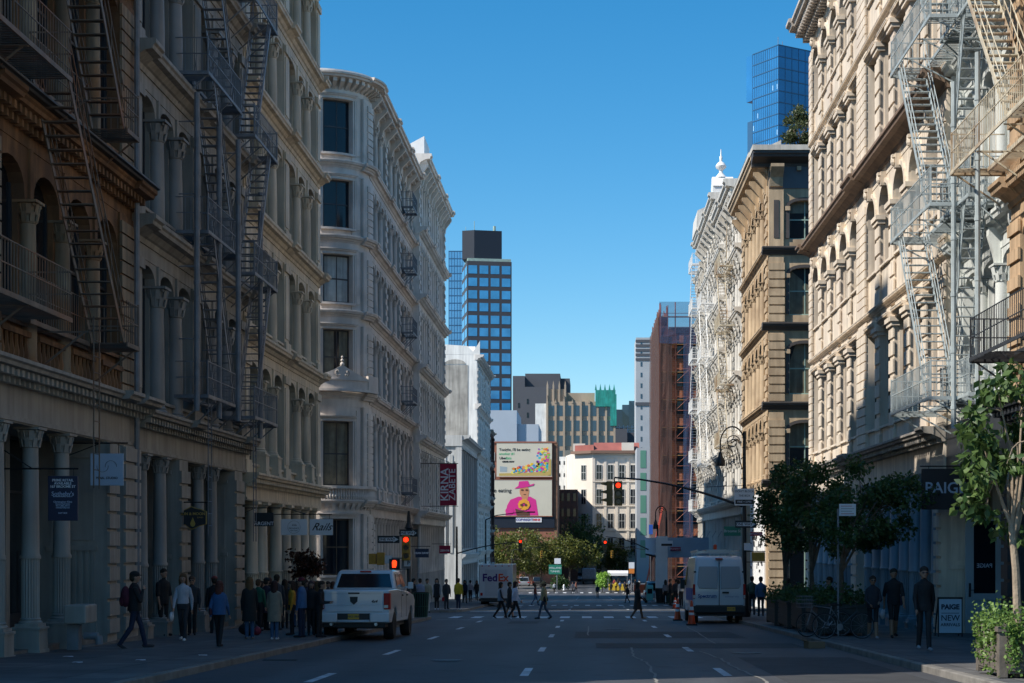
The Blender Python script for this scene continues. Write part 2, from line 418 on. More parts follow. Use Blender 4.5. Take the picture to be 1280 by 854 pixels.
        Cc = extra.setdefault(fl['tm'], MB()) if fl.get('tm') else Cn
        cz0 = z1-ent*.62 if ent > .5 else z1-ent*.8
        p = fl.get('proj', .4)
        cornice(Cc, x_off-.02, x_off+L+.02, cz0, z1, p, y0, fl.get('modil', 0))
        if fl.get('res', True):
            for a, b_ in mains: cornice(Cc, X(a)-.08, X(b_)+.08, cz0-.004, z1+.006, p+.14, y0, 0)
        if fl.get('brk'):
            for a, b_ in mains+minors:
                xc = X((a+b_)/2)
                Q.prism_x([(y0-.02, zt-.5), (y0-.12, zt-.45), (y0-.2, zt-.1), (y0-p*.8, cz0), (y0-p*.8, cz0+.2), (y0-.02, cz0+.2)], xc-.13, xc+.13)
    mk('wall', W, wall_m, root)
    mk('sill_panels', S, mats.get('sill', wall_m), root)
    if Cn.v: mk('cornice', Cn, trim_m, root)
    for k_, c_ in extra.items(): mk('cornice', c_, M[k_], root)
    if Q.v: mk('moulding', Q, mats.get('quoin', wall_m), root)
    if B.v: mk('balustrade', B, trim_m, root, smooth=True)
def ground_floor(root, zb, L, zf, zc, cols, mats, r=.2, ped=.45, flute=True, frieze=.9, depth=1.1, piers=(), capital='leaf', doors=(), shop_kind='shop', proj=.5, modil=.35, x_off=0, step=True, face_x=-1):
    """zf: floor z abs, zc: cornice top abs"""
    z0, z1 = zf-zb, zc-zb; zt = z1-frieze-.35
    H = MB(); H.box(x_off, x_off+L, -.12, depth+.1, zt, z1)
    H.box(x_off, x_off+L, -.16, -.118, zt+.03, zt+.12)
    for a, b_ in piers: H.box(x_off+a, x_off+b_, -.2, depth, z0-.9, zt)
    mk('frieze', H, mats['wall'], root)
    Q = MB()
    for a, b_ in piers:
        n = int((zt-z0)/.42)
        for i in range(n): Q.box(x_off+a-.03, x_off+b_+.03, -.27, -.198, z0+i*.42+.04, z0+i*.42+.38)
    for a, b_ in piers:
        xs_ = x_off+(a if face_x < 0 else b_); s_ = face_x; zq = z0+.35; h3 = (zt-z0)*.36
        Q.box(xs_, xs_+s_*.05, .05, depth-.28, z0-.8, zq); Q.box(xs_, xs_+s_*.07, .03, depth-.26, zq+h3, zq+h3+.12); Q.box(xs_, xs_+s_*.07, .03, depth-.26, zt-.4, zt-.3)
        n_ = 7
        for k in range(n_):
            y_ = .1+(depth-.45)*k/n_; Q.box(xs_, xs_+s_*.035, y_, y_+(depth-.45)/n_*.55, zq, zq+h3)
        Q.box(xs_, xs_+s_*.03, .12, depth-.36, zq+h3+.25, zt-.55)
    if Q.v: mk('quoins', Q, mats['wall'], root)
    Cn = MB(); cornice(Cn, x_off-.05, x_off+L+.05, z1-.42, z1, proj, -.12, modil)
    for a, b_ in piers: cornice(Cn, x_off+a-.12, x_off+b_+.12, z1-.43, z1+.01, proj+.2, -.12, 0)
    mk('cornice', Cn, mats.get('trim', mats['wall']), root)
    me = column_mesh(zt-(z0-.15), r, mats.get('col', mats['wall']), flute, capital, ped=ped)
    for x in cols: inst('column', me, root, (x_off+x, .05, z0-.15))
    xs = sorted([c for c in cols]+[a for a, b_ in piers]+[b_ for a, b_ in piers]+[0, L])
    G = MB(); k = 0
    pm = MB()
    for x in cols: pm.box(x_off+x-.13, x_off+x+.13, depth-.25, depth, z0-.1, zt)
    if pm.v: mk('mullion', pm, mats.get('mull', mats['wall']), root)
    prev = None
    spans = [(xs[i], xs[i+1]) for i in range(len(xs)-1) if xs[i+1]-xs[i] > .5]
    for a, b_ in spans:
        if any(abs(a-p[0]) < .01 and abs(b_-p[1]) < .01 for p in piers): continue
        w = b_-a-.3
        add_window(root, x_off+(a+b_)/2, depth-.1, z0, w, zt-z0, mats.get('shopframe', M['frame_dark']), M['glass'], shop_kind)
    st = MB(); st.box(x_off, x_off+L, -.0, depth, z0-.9, z0-.01)
    if step:
        st.box(x_off, x_off+L, -.001+.0-.25, -.002, z0-.9, z0-.16)
    mk('step', st, mats.get('step', M['kerb']), root)
def body(root, zb, L, zr, mats, depth=20, gd=1.2, zc=5, t=.5, x_off=0, parapet=.0, gx=None, m=None):
    b = MB(); b.box(x_off+.01, x_off+L-.01, gd, depth, -.8, zc-zb); b.box(x_off+.005, x_off+L-.005, t+.005, depth, zc-zb+.003, zr-zb)
    mk('body', b, m or mats['wall'], root)
    r = MB().box(x_off+.1, x_off+L-.1, .2, depth-.1, zr-zb+.002, zr-zb+.12); mk('roof', r, M['roof'], root)
# ---------------------------------------------------------------- fire escapes
def fire_escape(label, loc, rz, levels, x0, x1, m, w=1.1, st=(None), stair_dir=1, ladder=True, top=True, cat='fire escape', stairs=True, drop=None, sw=.62, nf=.22, ff=.16, gap=.11, open_mid=False):
    """levels absolute z list (low->high) ; local x0..x1 ; stair zone between xa and xb on outer side"""
    root = thing('fire_escape', label, cat, loc, rz, 'iron fire escapes on the street fronts')
    zb = loc[2]; L = x1-x0
    if stair_dir > 0: near0, near1, far0, far1 = x0, x0+L*nf, x1-L*ff, x1
    else: near0, near1, far0, far1 = x1-L*nf, x1, x0, x0+L*ff
    for k, zz in enumerate(levels):
        z = zz-zb; p = MB()
        def slats(a, b, ya, yb):
            n = max(2, int((b-a)/gap))
            for i in range(n):
                xx = a+(i+.5)*(b-a)/n; p.box(xx-gap*.22, xx+gap*.22, ya, yb, z-.02, z)
            p.box(a, b, ya-.03, ya, z-.09, z+.01); p.box(a, b, yb-.03, yb-.0, z-.09, z-.021)
        inner = -(w-sw-.08)
        slats(min(near0, near1), max(near0, near1), -w, 0)
        slats(min(far0, far1), max(far0, far1), -w, 0)
        slats(min(near1, far1) if stair_dir > 0 else far1, (far0 if stair_dir > 0 else near0), inner, 0)
        p.box(x0-.03, x0, -w-.03, 0, z-.09, z+.01); p.box(x1, x1+.03, -w-.03, 0, z-.09, z+.01)
        if not open_mid: p.box(x0, x1, -w-.035, -w-.003, z-.07, z+.012)
        for xx in (x0+.1, x0+L*.35, x0+L*.68, x1-.1):
            p.bar((xx, -w*.92, z-.1), (xx, .0, z-.95), .04, .03, up=(1,0,0)); p.bar((xx, -w, z-.11), (xx, 0, z-.11), .04, .03)
        mk('platform', p, m, root)
        rl = MB(); zt = z+.95
        if k == len(levels)-1 and not top: pass
        for zz2 in (zt, z+.5):
            for xa_, xb_ in (((x0, x1),) if not open_mid else ((x0, near1), (far0, x1))): rl.bar((xa_, -w, zz2), (xb_, -w, zz2), .022, .022)
            if open_mid: rl.bar((near1, -w, zz2), (near1, inner, zz2), .028, .028); rl.bar((near1, inner, zz2), (far0, inner, zz2), .02, .02)
            rl.bar((x0, -w, zz2), (x0, 0, zz2), .028, .028); rl.bar((x1, -w, zz2), (x1, 0, zz2), .028, .028)
        n = int(L/.16)
        for i in range(n+1):
            xx = x0+L*i/n; yq = inner if (open_mid and near1 < xx < far0) else -w; rl.box(xx-.008, xx+.008, yq-.008, yq+.008, z, zt)
        for xx in (x0, x1):
            for i in range(1, int(w/.16)): rl.box(xx-.008, xx+.008, -w+i*.16-.008, -w+i*.16+.008, z, zt)
            rl.box(xx-.018, xx+.018, -w-.018, -w+.018, z-.1, zt+.05)
        mk('railing', rl, m, root)
        if stairs and k > 0:
            zl = levels[k-1]-zb
            a, b_ = (near1, far0) if stair_dir > 0 else (near0, far1)
            s = MB(); ya, yb = -w+.05, -w+sw
            for yy in (ya, yb):
                s.bar((a, yy, z), (b_, yy, zl), .02, .13)
                for hh in (.85, .45): s.tube((a, yy, z+hh), (b_, yy, zl+hh), .014, 5)
                for q in range(1, 8):
                    tt = q/8; s.tube((a+(b_-a)*tt, yy, z+(zl-z)*tt), (a+(b_-a)*tt, yy, z+(zl-z)*tt+.85), .009, 4)
            ns = int((z-zl)/.235)
            for q in range(1, ns):
                tt = q/ns; xx = a+(b_-a)*tt; zz3 = z+(zl-z)*tt
                s.box(xx-.09, xx+.09, ya+.012, yb-.012, zz3-.012, zz3+.012)
            mk('stair', s, m, root)
    if ladder:
        z = levels[-1]-zb; s = MB()
        for xx in (x0+.3, x0+.72):
            s.tube((xx, -.35, z), (xx, -.35, z+5), .018, 5)
        for q in range(16): s.tube((x0+.3, -.35, z+.3+q*.3), (x0+.72, -.35, z+.3+q*.3), .011, 4)
        mk('ladder', s, m, root)
    if drop:
        z = levels[0]-zb; s = MB()
        xa = drop[0]
        for xx in (xa, xa+.42): s.tube((xx, -w+.1, z+.3), (xx, -w+.1, z-drop[1]), .016, 5)
        for q in range(int(drop[1]/.35)): s.tube((xa, -w+.1, z-.2-q*.35), (xa+.42, -w+.1, z-.2-q*.35), .011, 4)
        mk('drop_ladder', s, m, root)
    return root
# ---------------------------------------------------------------- ground, road, pavements
def asphalt():
    m = bpy.data.materials.new('asphalt'); m.use_nodes = True; nt = m.node_tree; b = nt.nodes['Principled BSDF']; L = nt.links.new
    g = _n(nt, 'ShaderNodeNewGeometry')
    n1 = _n(nt, 'ShaderNodeTexNoise'); n1.inputs['Scale'].default_value = .35; n1.inputs['Detail'].default_value = 7
    mp = _n(nt, 'ShaderNodeMapping'); mp.inputs['Scale'].default_value = (1, .3, 1); L(g.outputs['Position'], mp.inputs['Vector']); L(mp.outputs[0], n1.inputs['Vector'])
    n2 = _n(nt, 'ShaderNodeTexNoise'); n2.inputs['Scale'].default_value = 60; n2.inputs['Detail'].default_value = 3; L(g.outputs['Position'], n2.inputs['Vector'])
    r1 = _n(nt, 'ShaderNodeValToRGB'); r1.color_ramp.elements[0].position = .3; r1.color_ramp.elements[0].color = (.034, .036, .041, 1)
    r1.color_ramp.elements[1].position = .7; r1.color_ramp.elements[1].color = (.082, .083, .087, 1); L(n1.outputs['Fac'], r1.inputs[0])
    r2 = _n(nt, 'ShaderNodeMapRange'); r2.inputs[1].default_value = .3; r2.inputs[2].default_value = .7; r2.inputs[3].default_value = .8; r2.inputs[4].default_value = 1.25; L(n2.outputs['Fac'], r2.inputs[0])
    mx = _n(nt, 'ShaderNodeMix', data_type='RGBA', blend_type='MULTIPLY'); mx.inputs[0].default_value = 1; L(r1.outputs[0], mx.inputs[6]); L(r2.outputs[0], mx.inputs[7])
    sx = _n(nt, 'ShaderNodeSeparateXYZ'); L(g.outputs['Position'], sx.inputs[0])
    m1 = _n(nt, 'ShaderNodeMath', operation='MULTIPLY_ADD'); m1.inputs[1].default_value = 3.63; m1.inputs[2].default_value = .8; L(sx.outputs[0], m1.inputs[0])
    m2 = _n(nt, 'ShaderNodeMath', operation='SINE'); L(m1.outputs[0], m2.inputs[0])
    m3 = _n(nt, 'ShaderNodeMapRange'); m3.inputs[1].default_value = -1; m3.inputs[2].default_value = 1; m3.inputs[3].default_value = .8; m3.inputs[4].default_value = 1.12; L(m2.outputs[0], m3.inputs[0])
    n4 = _n(nt, 'ShaderNodeTexNoise'); n4.inputs['Scale'].default_value = 1.7; n4.inputs['Detail'].default_value = 9; L(g.outputs['Position'], n4.inputs['Vector'])
    m4 = _n(nt, 'ShaderNodeMapRange'); m4.inputs[1].default_value = .56; m4.inputs[2].default_value = .70; m4.inputs[3].default_value = 1; m4.inputs[4].default_value = .55; L(n4.outputs['Fac'], m4.inputs[0])
    m5 = _n(nt, 'ShaderNodeMath', operation='MULTIPLY'); L(m3.outputs[0], m5.inputs[0]); L(m4.outputs[0], m5.inputs[1])
    mz = _n(nt, 'ShaderNodeMix', data_type='RGBA', blend_type='MULTIPLY'); mz.inputs[0].default_value = 1; L(mx.outputs[2], mz.inputs[6]); L(m5.outputs[0], mz.inputs[7])
    L(mz.outputs[2], b.inputs['Base Color']); b.inputs['Roughness'].default_value = .66
    bp = _n(nt, 'ShaderNodeBump'); bp.inputs['Strength'].default_value = .5; bp.inputs['Distance'].default_value = .01; L(n2.outputs['Fac'], bp.inputs['Height']); L(bp.outputs[0], b.inputs['Normal'])
    return m
def paving():
    m = bpy.data.materials.new('paving'); m.use_nodes = True; nt = m.node_tree; b = nt.nodes['Principled BSDF']; L = nt.links.new
    g = _n(nt, 'ShaderNodeNewGeometry')
    t = _n(nt, 'ShaderNodeTexBrick'); t.inputs['Scale'].default_value = .62; t.offset = 0; t.inputs['Row Height'].default_value = 1.0; t.inputs['Brick Width'].default_value = 1.0
    t.inputs['Color1'].default_value = (.085, .085, .088, 1); t.inputs['Color2'].default_value = (.14, .135, .13, 1); t.inputs['Mortar'].default_value = (.045, .045, .045, 1); t.inputs['Mortar Size'].default_value = .012
    L(g.outputs['Position'], t.inputs['Vector'])
    n1 = _n(nt, 'ShaderNodeTexNoise'); n1.inputs['Scale'].default_value = 1.3; n1.inputs['Detail'].default_value = 8; L(g.outputs['Position'], n1.inputs['Vector'])
    r2 = _n(nt, 'ShaderNodeMapRange'); r2.inputs[1].default_value = .3; r2.inputs[2].default_value = .7; r2.inputs[3].default_value = .65; r2.inputs[4].default_value = 1.2; L(n1.outputs['Fac'], r2.inputs[0])
    mx = _n(nt, 'ShaderNodeMix', data_type='RGBA', blend_type='MULTIPLY'); mx.inputs[0].default_value = 1; L(t.outputs['Color'], mx.inputs[6]); L(r2.outputs[0], mx.inputs[7])
    L(mx.outputs[2], b.inputs['Base Color']); b.inputs['Roughness'].default_value = .8
    return m
M['asphalt'] = asphalt(); M['paving'] = paving()
M['asphalt_patch'] = mat('asphalt_patch', (.046, .047, .05), .8, var=.3, scale=1.5, bump=.5, bscale=60)
M['asphalt_pale'] = mat('asphalt_pale', (.10, .10, .10), .8, var=.3, scale=1.5, bump=.5, bscale=60)
M['marking'] = mat('marking', (.66, .67, .68), .7, var=.3, scale=3.5, dirt=(.34, .34, .35))
M['marking_worn'] = mat('marking_worn', (.24, .25, .26), .7, var=.5, scale=2.5, dirt=(.09, .09, .095))
M['earth'] = mat('earth', (.12, .12, .12), .9, var=.3, scale=.05)
def shear(b):
    b.v = [(x, y, z+zg(y)) for x, y, z in b.v]; return b
def S_(o): return tag(o, kind='structure')
g = MB()
ys = [-60, 0, 250, 600, 3500]
for i in range(4):
    g.add([(-3000, ys[i], zg(ys[i])), (3000, ys[i], zg(ys[i])), (3000, ys[i+1], zg(ys[i+1])), (-3000, ys[i+1], zg(ys[i+1]))], [(0,1,2,3)])
S_(mk('ground', g, M['earth']))
r = MB()
def rq(b, x0, x1, y0, y1, h): b.add([(x0,y0,h+zg(y0)),(x1,y0,h+zg(y0)),(x1,y1,h+zg(y1)),(x0,y1,h+zg(y1))], [(0,1,2,3)])
rq(r, -12.5, 11, -60, 250, .006); rq(r, -12.5, 11, 250, 900, .006)
S_(mk('road', r, M['asphalt']))
r = MB(); rq(r, -90, -12.5, 76.4, 90.6, .006); rq(r, 11, 90, 82.4, 94.4, .006)
S_(mk('side_street', r, M['asphalt']))
r = MB(); rq(r, -90, -12.5, 144.5, 152, .006); rq(r, 11, 90, 176, 236, .006); rq(r, -90, -12.5, 215, 250, .006)
S_(mk('side_street', r, M['asphalt']))
def rpoly(x0, x1, y0, y1, corners, R=2.2):   # rounded rectangle; corners: set of 'll','lr','ur','ul'
    pts = []
    def c(cx, cy, a0, key, px, py):
        if key in corners:
            for i in range(7):
                a = a0+pi/2*i/6; pts.append((cx+R*cos(a), cy+R*sin(a)))
        else: pts.append((px, py))
    c(x0+R, y0+R, pi, 'll', x0, y0); c(x1-R, y0+R, -pi/2, 'lr', x1, y0); c(x1-R, y1-R, 0, 'ur', x1, y1); c(x0+R, y1-R, pi/2, 'ul', x0, y1)
    return pts
KL, KR = -6.9, 6.0
def pavement(x0, x1, y0, y1, corners, name='sidewalk'):
    k = MB(); k.prism_z(rpoly(x0, x1, y0, y1, corners), -.3, .135); shear(k)
    root = S_(mk('kerb', k, M['kerb'], bevel=.02))
    s = MB(); d = .16
    s.prism_z(rpoly(x0+(d if x0 in (KL,KR) or 'll' in corners else 0), x1-(d if x1 in (KL,KR) or 'lr' in corners else 0), y0+(d if corners & {'ll','lr'} else 0), y1-(d if corners & {'ul','ur'} else 0), corners, 2.05), -.2, .141); shear(s)
    S_(mk(name, s, M['paving']))
pavement(-40, KL, -40, 76.2, {'ur'}); pavement(-60, KL, 90.8, 144.3, {'lr', 'ur'}); pavement(-60, KL, 152.2, 214, {'lr', 'ur'})
pavement(KR, 40, -40, 82.2, {'ul'}); pavement(KR, 60, 94.6, 175, {'ll', 'ul'}); pavement(5, 60, 238, 248, {'ll'})
# the street beyond: a planted island on the left, pavement on the right
def flat_pave(x0, x1, y0, y1, name='sidewalk', m='paving'):
    s = MB(); s.prism_z(rpoly(x0, x1, y0, y1, {'ll', 'lr'}, 1.5), zg(300)-.3, zg(300)+.15); S_(mk(name, s, M[m], bevel=.02))
flat_pave(-60, -2.2, 262, 520, 'island'); flat_pave(4.2, 70, 262, 520)
# markings
mk_ = MB()
for X0 in (-4.5, -1.1, 2.4):
    for k in range(8):
        yc = 9.5+10.3*k+(-1.8 if X0 == -4.5 else 0)
        if yc > 72: continue
        rq(mk_, X0-.075, X0+.075, yc-1.35, yc+1.35, .011)
    for k in range(4): rq(mk_, X0-.07, X0+.07, 160+k*11, 162.7+k*11, .011)
    for k in range(2): rq(mk_, X0-.07, X0+.07, 100.5+k*10, 103+k*10, .011)
S_(mk('lane_marking', mk_, M['marking']))
cw = MB()
x = KL+.5
while x < KR-.3:
    rq(cw, x, x+.45, 76.5, 80.2, .011); x += 1.02
x = KL+.3
while x < KR-.3:
    rq(cw, x, x+.34, 117.5, 122, .011); x += .8
x = -9
while x < 9:
    rq(cw, x, x+.5, 253.5, 257, .011); x += 1.3
rq(cw, KL+.3, KR-.3, 93.6, 94.6, .011); rq(cw, KL+.3, KR-.2, 141, 143, .011)
S_(mk('crosswalk', cw, M['marking']))
cw = MB(); rq(cw, KL+.3, KR-.3, 72.6, 73.1, .011); rq(cw, KL+.3, KR-.3, 84, 84.4, .011)
S_(mk('stop_line', cw, M['marking_worn']))
pt = MB()
rq(pt, -.4, 4.6, 48.5, 55, .0085); rq(pt, .2, 5.4, 41.0, 44.5, .0085)
rq(pt, -3.2, -2.0, 66, 70, .0085); rq(pt, -3, 1, 100, 106, .0085); rq(pt, 3.2, 5.6, 20, 36, .0085)
S_(mk('road_patch', pt, M['asphalt_patch']))
def crack(pts, w, h=.0135):
    b = MB(); pts = [(p[0]+random.uniform(-.05, .05), p[1]) for p in pts]
    fine = []
    for i in range(len(pts)-1):
        n = 7
        for k in range(n):
            t = k/n; fine.append((pts[i][0]+(pts[i+1][0]-pts[i][0])*t+random.uniform(-.035, .035), pts[i][1]+(pts[i+1][1]-pts[i][1])*t))
    fine.append(pts[-1])
    for i in range(len(fine)-1):
        (xa, ya), (xb, yb) = fine[i], fine[i+1]; ww = w*random.uniform(.6, 1.1)
        b.add([(xa-w/2, ya, h+zg(ya)), (xa+w/2, ya, h+zg(ya)), (xb+ww/2, yb, h+zg(yb)), (xb-ww/2, yb, h+zg(yb))], [(0,1,2,3)])
    S_(mk('road_crack', b, M['asphalt_sealed']))
M['asphalt_sealed'] = mat('asphalt_sealed', (.24, .225, .20), .8, var=.3, scale=4)
def gp(px, py):       # picture point on the road -> ground xy
    Y = 3360/(py-729); return ((px-VX)*Y/F, Y)
crack([gp(826, 860), gp(822, 846), gp(808, 830), gp(794, 820), gp(789, 810)], .055)
crack([gp(976, 862), gp(950, 850), gp(917, 834), gp(900, 824), gp(875, 815)], .06)
crack([gp(738, 783.5), gp(735, 795)], .05); crack([gp(860, 784), gp(895, 805)], .045); crack([gp(866, 794), gp(900, 794)], .2)
# ---------------------------------------------------------------- buildings
def gz(Y): return zg(Y)+.15
blds = {}
def bld(name, label, side, Y0, Y1, X=None, cat='building', group='buildings lining the street'):
    zb = gz((Y0+Y1)/2)
    if side == 'L': r_ = thing(name, label, cat, ((X or XL), Y0, zb), pi/2, group)
    else: r_ = thing(name, label, cat, ((X or XR), Y1, zb), -pi/2, group)
    return r_, zb, Y1-Y0
# --- A1 : rusty stone front, nearest left  Y 24 -> 43.1
Y0, Y1 = 22.0, 43.1
A1, zb, L = bld('cast_iron_building', 'rust stained brown stone building with fluted ground floor columns, nearest on the left', 'L', Y0, Y1)
mats = dict(wall=M['a1_stone'], col=M['a1_pale'], trim=M['a1_stone'], sill=M['a1_stone'], quoin=M['a1_pale'])
lay = layout(L, 2, 4, 1.2, .55, end=1.3)
facade(A1, zb, L, lay, [dict(z0=5.2, z1=10.6, ent=.8, proj=.5, sill=.95, head='arch', r=.2, rise=.42, bal=True, blind=0, modil=.3, quoin=True, rust=True, hd=.35),
                        dict(z0=10.6, z1=16.0, ent=.8, proj=.5, sill=.6, head='seg', r=.2, blind=0, modil=.3, rust=True),
                        dict(z0=16.0, z1=21, ent=1.0, proj=.5, sill=.6, head='seg', r=.2, blind=0, rust=True),
                        dict(z0=21, z1=26, ent=1.2, proj=.9, sill=.6, head='seg', r=.2, blind=0, rust=True)], mats, t=.55)
ground_floor(A1, zb, L, gz(36)+.1, 5.2, [c-Y0 for c in (25, 27.1, 29.1, 31.2, 33.3, 35.4, 37.5)], dict(wall=M['ground_cream'], col=M['ground_cream'], mull=M['ground_cream'], step=M['kerb']),
             r=.19, ped=.55, piers=[(L-2.9, L-2.1), (L-1.5, L-.15)], frieze=.85, depth=1.5, proj=.55, modil=.3)
body(A1, zb, L, 26, mats, depth=22, gd=1.6, zc=5.2-.01, t=.55)
# black gutter moulding at the storey line
b = MB(); cornice(b, -.05, L+.05, 10.42-zb, 10.68-zb, .72, 0); cornice(b, -.05, L+.05, 15.82-zb, 16.08-zb, .72, 0); mk('gutter', b, M['a1_black'], A1)
b = MB(); b.tube((L-.42, -.24, .3), (L-.42, -.24, 24), .07, 8); mk('downpipe', b, M['iron_grey'], A1)
# --- A2
Y0, Y1 = 43.1, 56.9
A2, zb, L = bld('cast_iron_building', 'grey loft building covered in fire escapes, between the rusty stone one and the cream one', 'L', Y0, Y1)
mats = dict(wall=M['a2_grey'], col=M['a2_col'], trim=M['a2_grey'])
lay = layout(L, 2, 3, 1.0, .5, end=.75)
fl = [dict(z0=a, z1=b_, ent=.95, proj=.5, sill=.35, head='seg', rise=.28, r=.24, blind=.1, kind='cross', quoin=False, modil=0) for a, b_ in ((5.0, 10.0), (10.0, 14.5), (14.5, 18.9), (18.9, 23.1), (23.1, 28.6))]
fl[-1]['proj'] = 1.0; fl[-1]['brk'] = True
facade(A2, zb, L, lay, fl, mats, t=.55)
ground_floor(A2, zb, L, gz(50)+.1, 5.0, [c-Y0 for c in (44.1, 46.1, 50.6, 52.4)], dict(wall=M['a2_grey'], col=M['a2_col'], mull=M['a2_col']), r=.19, ped=.5, piers=[(4.2, 5.2), (11.6, 12.8)], frieze=.75, depth=1.5, proj=.5, modil=.28)
body(A2, zb, L, 29, mats, depth=22, gd=1.6, zc=4.99, t=.55)
# --- A3
Y0, Y1 = 56.9, 72.9
A3, zb, L = bld('cast_iron_building', 'cream cast iron loft building on the near left corner, clear of fire escapes', 'L', Y0, Y1)
mats = dict(wall=M['a3_cream'], col=M['a3_cream'], trim=M['a3_cream'])
lay = layout(L, 2, 3, 1.0, .5, end=.9)
fl = [dict(z0=a, z1=b_, ent=.8, proj=.42, sill=.3, head='seg', rise=.3, r=.22, blind=.1, kind='cross', quoin=False, brk=False) for a, b_ in ((3.95, 8.8), (8.8, 13.1), (13.1, 17.4), (17.4, 21.5), (21.5, 25.6))]
fl[0]['style'] = 'colped'; fl[0]['ped'] = .7; fl[-1]['proj'] = .9
facade(A3, zb, L, lay, fl, mats, t=.55)
ground_floor(A3, zb, L, gz(65)+.1, 3.95, [c-Y0 for c in (58.6, 60.4, 63.2, 65.2, 67.4, 69.4, 71.3)], dict(wall=M['a3_cream'], col=M['a3_cream'], mull=M['a3_cream']), r=.24, ped=.4, piers=[], frieze=.6, depth=1.2, proj=.45, modil=.22, capital='plain')
body(A3, zb, L, 26, mats, depth=22, gd=1.3, zc=3.94, t=.55)
# --- B : curved corner palace
Y0, Y1 = 94.0, 120.0
B_, zb, L = bld('corner_building', 'grey ornate loft building with a rounded corner bay and a scrolled pediment balcony', 'L', Y0, Y1, X=-12.6)
mats = dict(wall=M['b_grey'], col=M['b_grey'], trim=M['b_grey'])
R = 2.6; L2 = L-R
lay = layout(L2, 3, 3, .8, .42, end=.75)
lev = [(3.95, 10.0), (10.0, 14.6), (14.6, 18.8), (18.8, 23.0), (23.0, 27.8)]
fl = [dict(z0=a, z1=b_, ent=.85, proj=.45, sill=.3, head='seg', rise=.25, r=.19, blind=.2, kind='cross', quoin=True, lodd=1) for a, b_ in lev]
fl[0]['bal'] = True; fl[0]['style'] = 'colped'; fl[0]['ped'] = .7
fl[-1].update(ent=1.2, proj=.9, modil=.42, brk=True)
facade(B_, zb, L2, lay, fl, mats, x_off=R, t=.5)
ground_floor(B_, zb, L2, gz(107)+.1, 3.95, [i*1.45+1.4 for i in range(15)], dict(wall=M['b_grey'], col=M['b_grey'], mull=M['b_grey']), r=.17, ped=.4, piers=[(0.05, .75)], frieze=.6, depth=1.0, proj=.45, modil=.3, x_off=R)
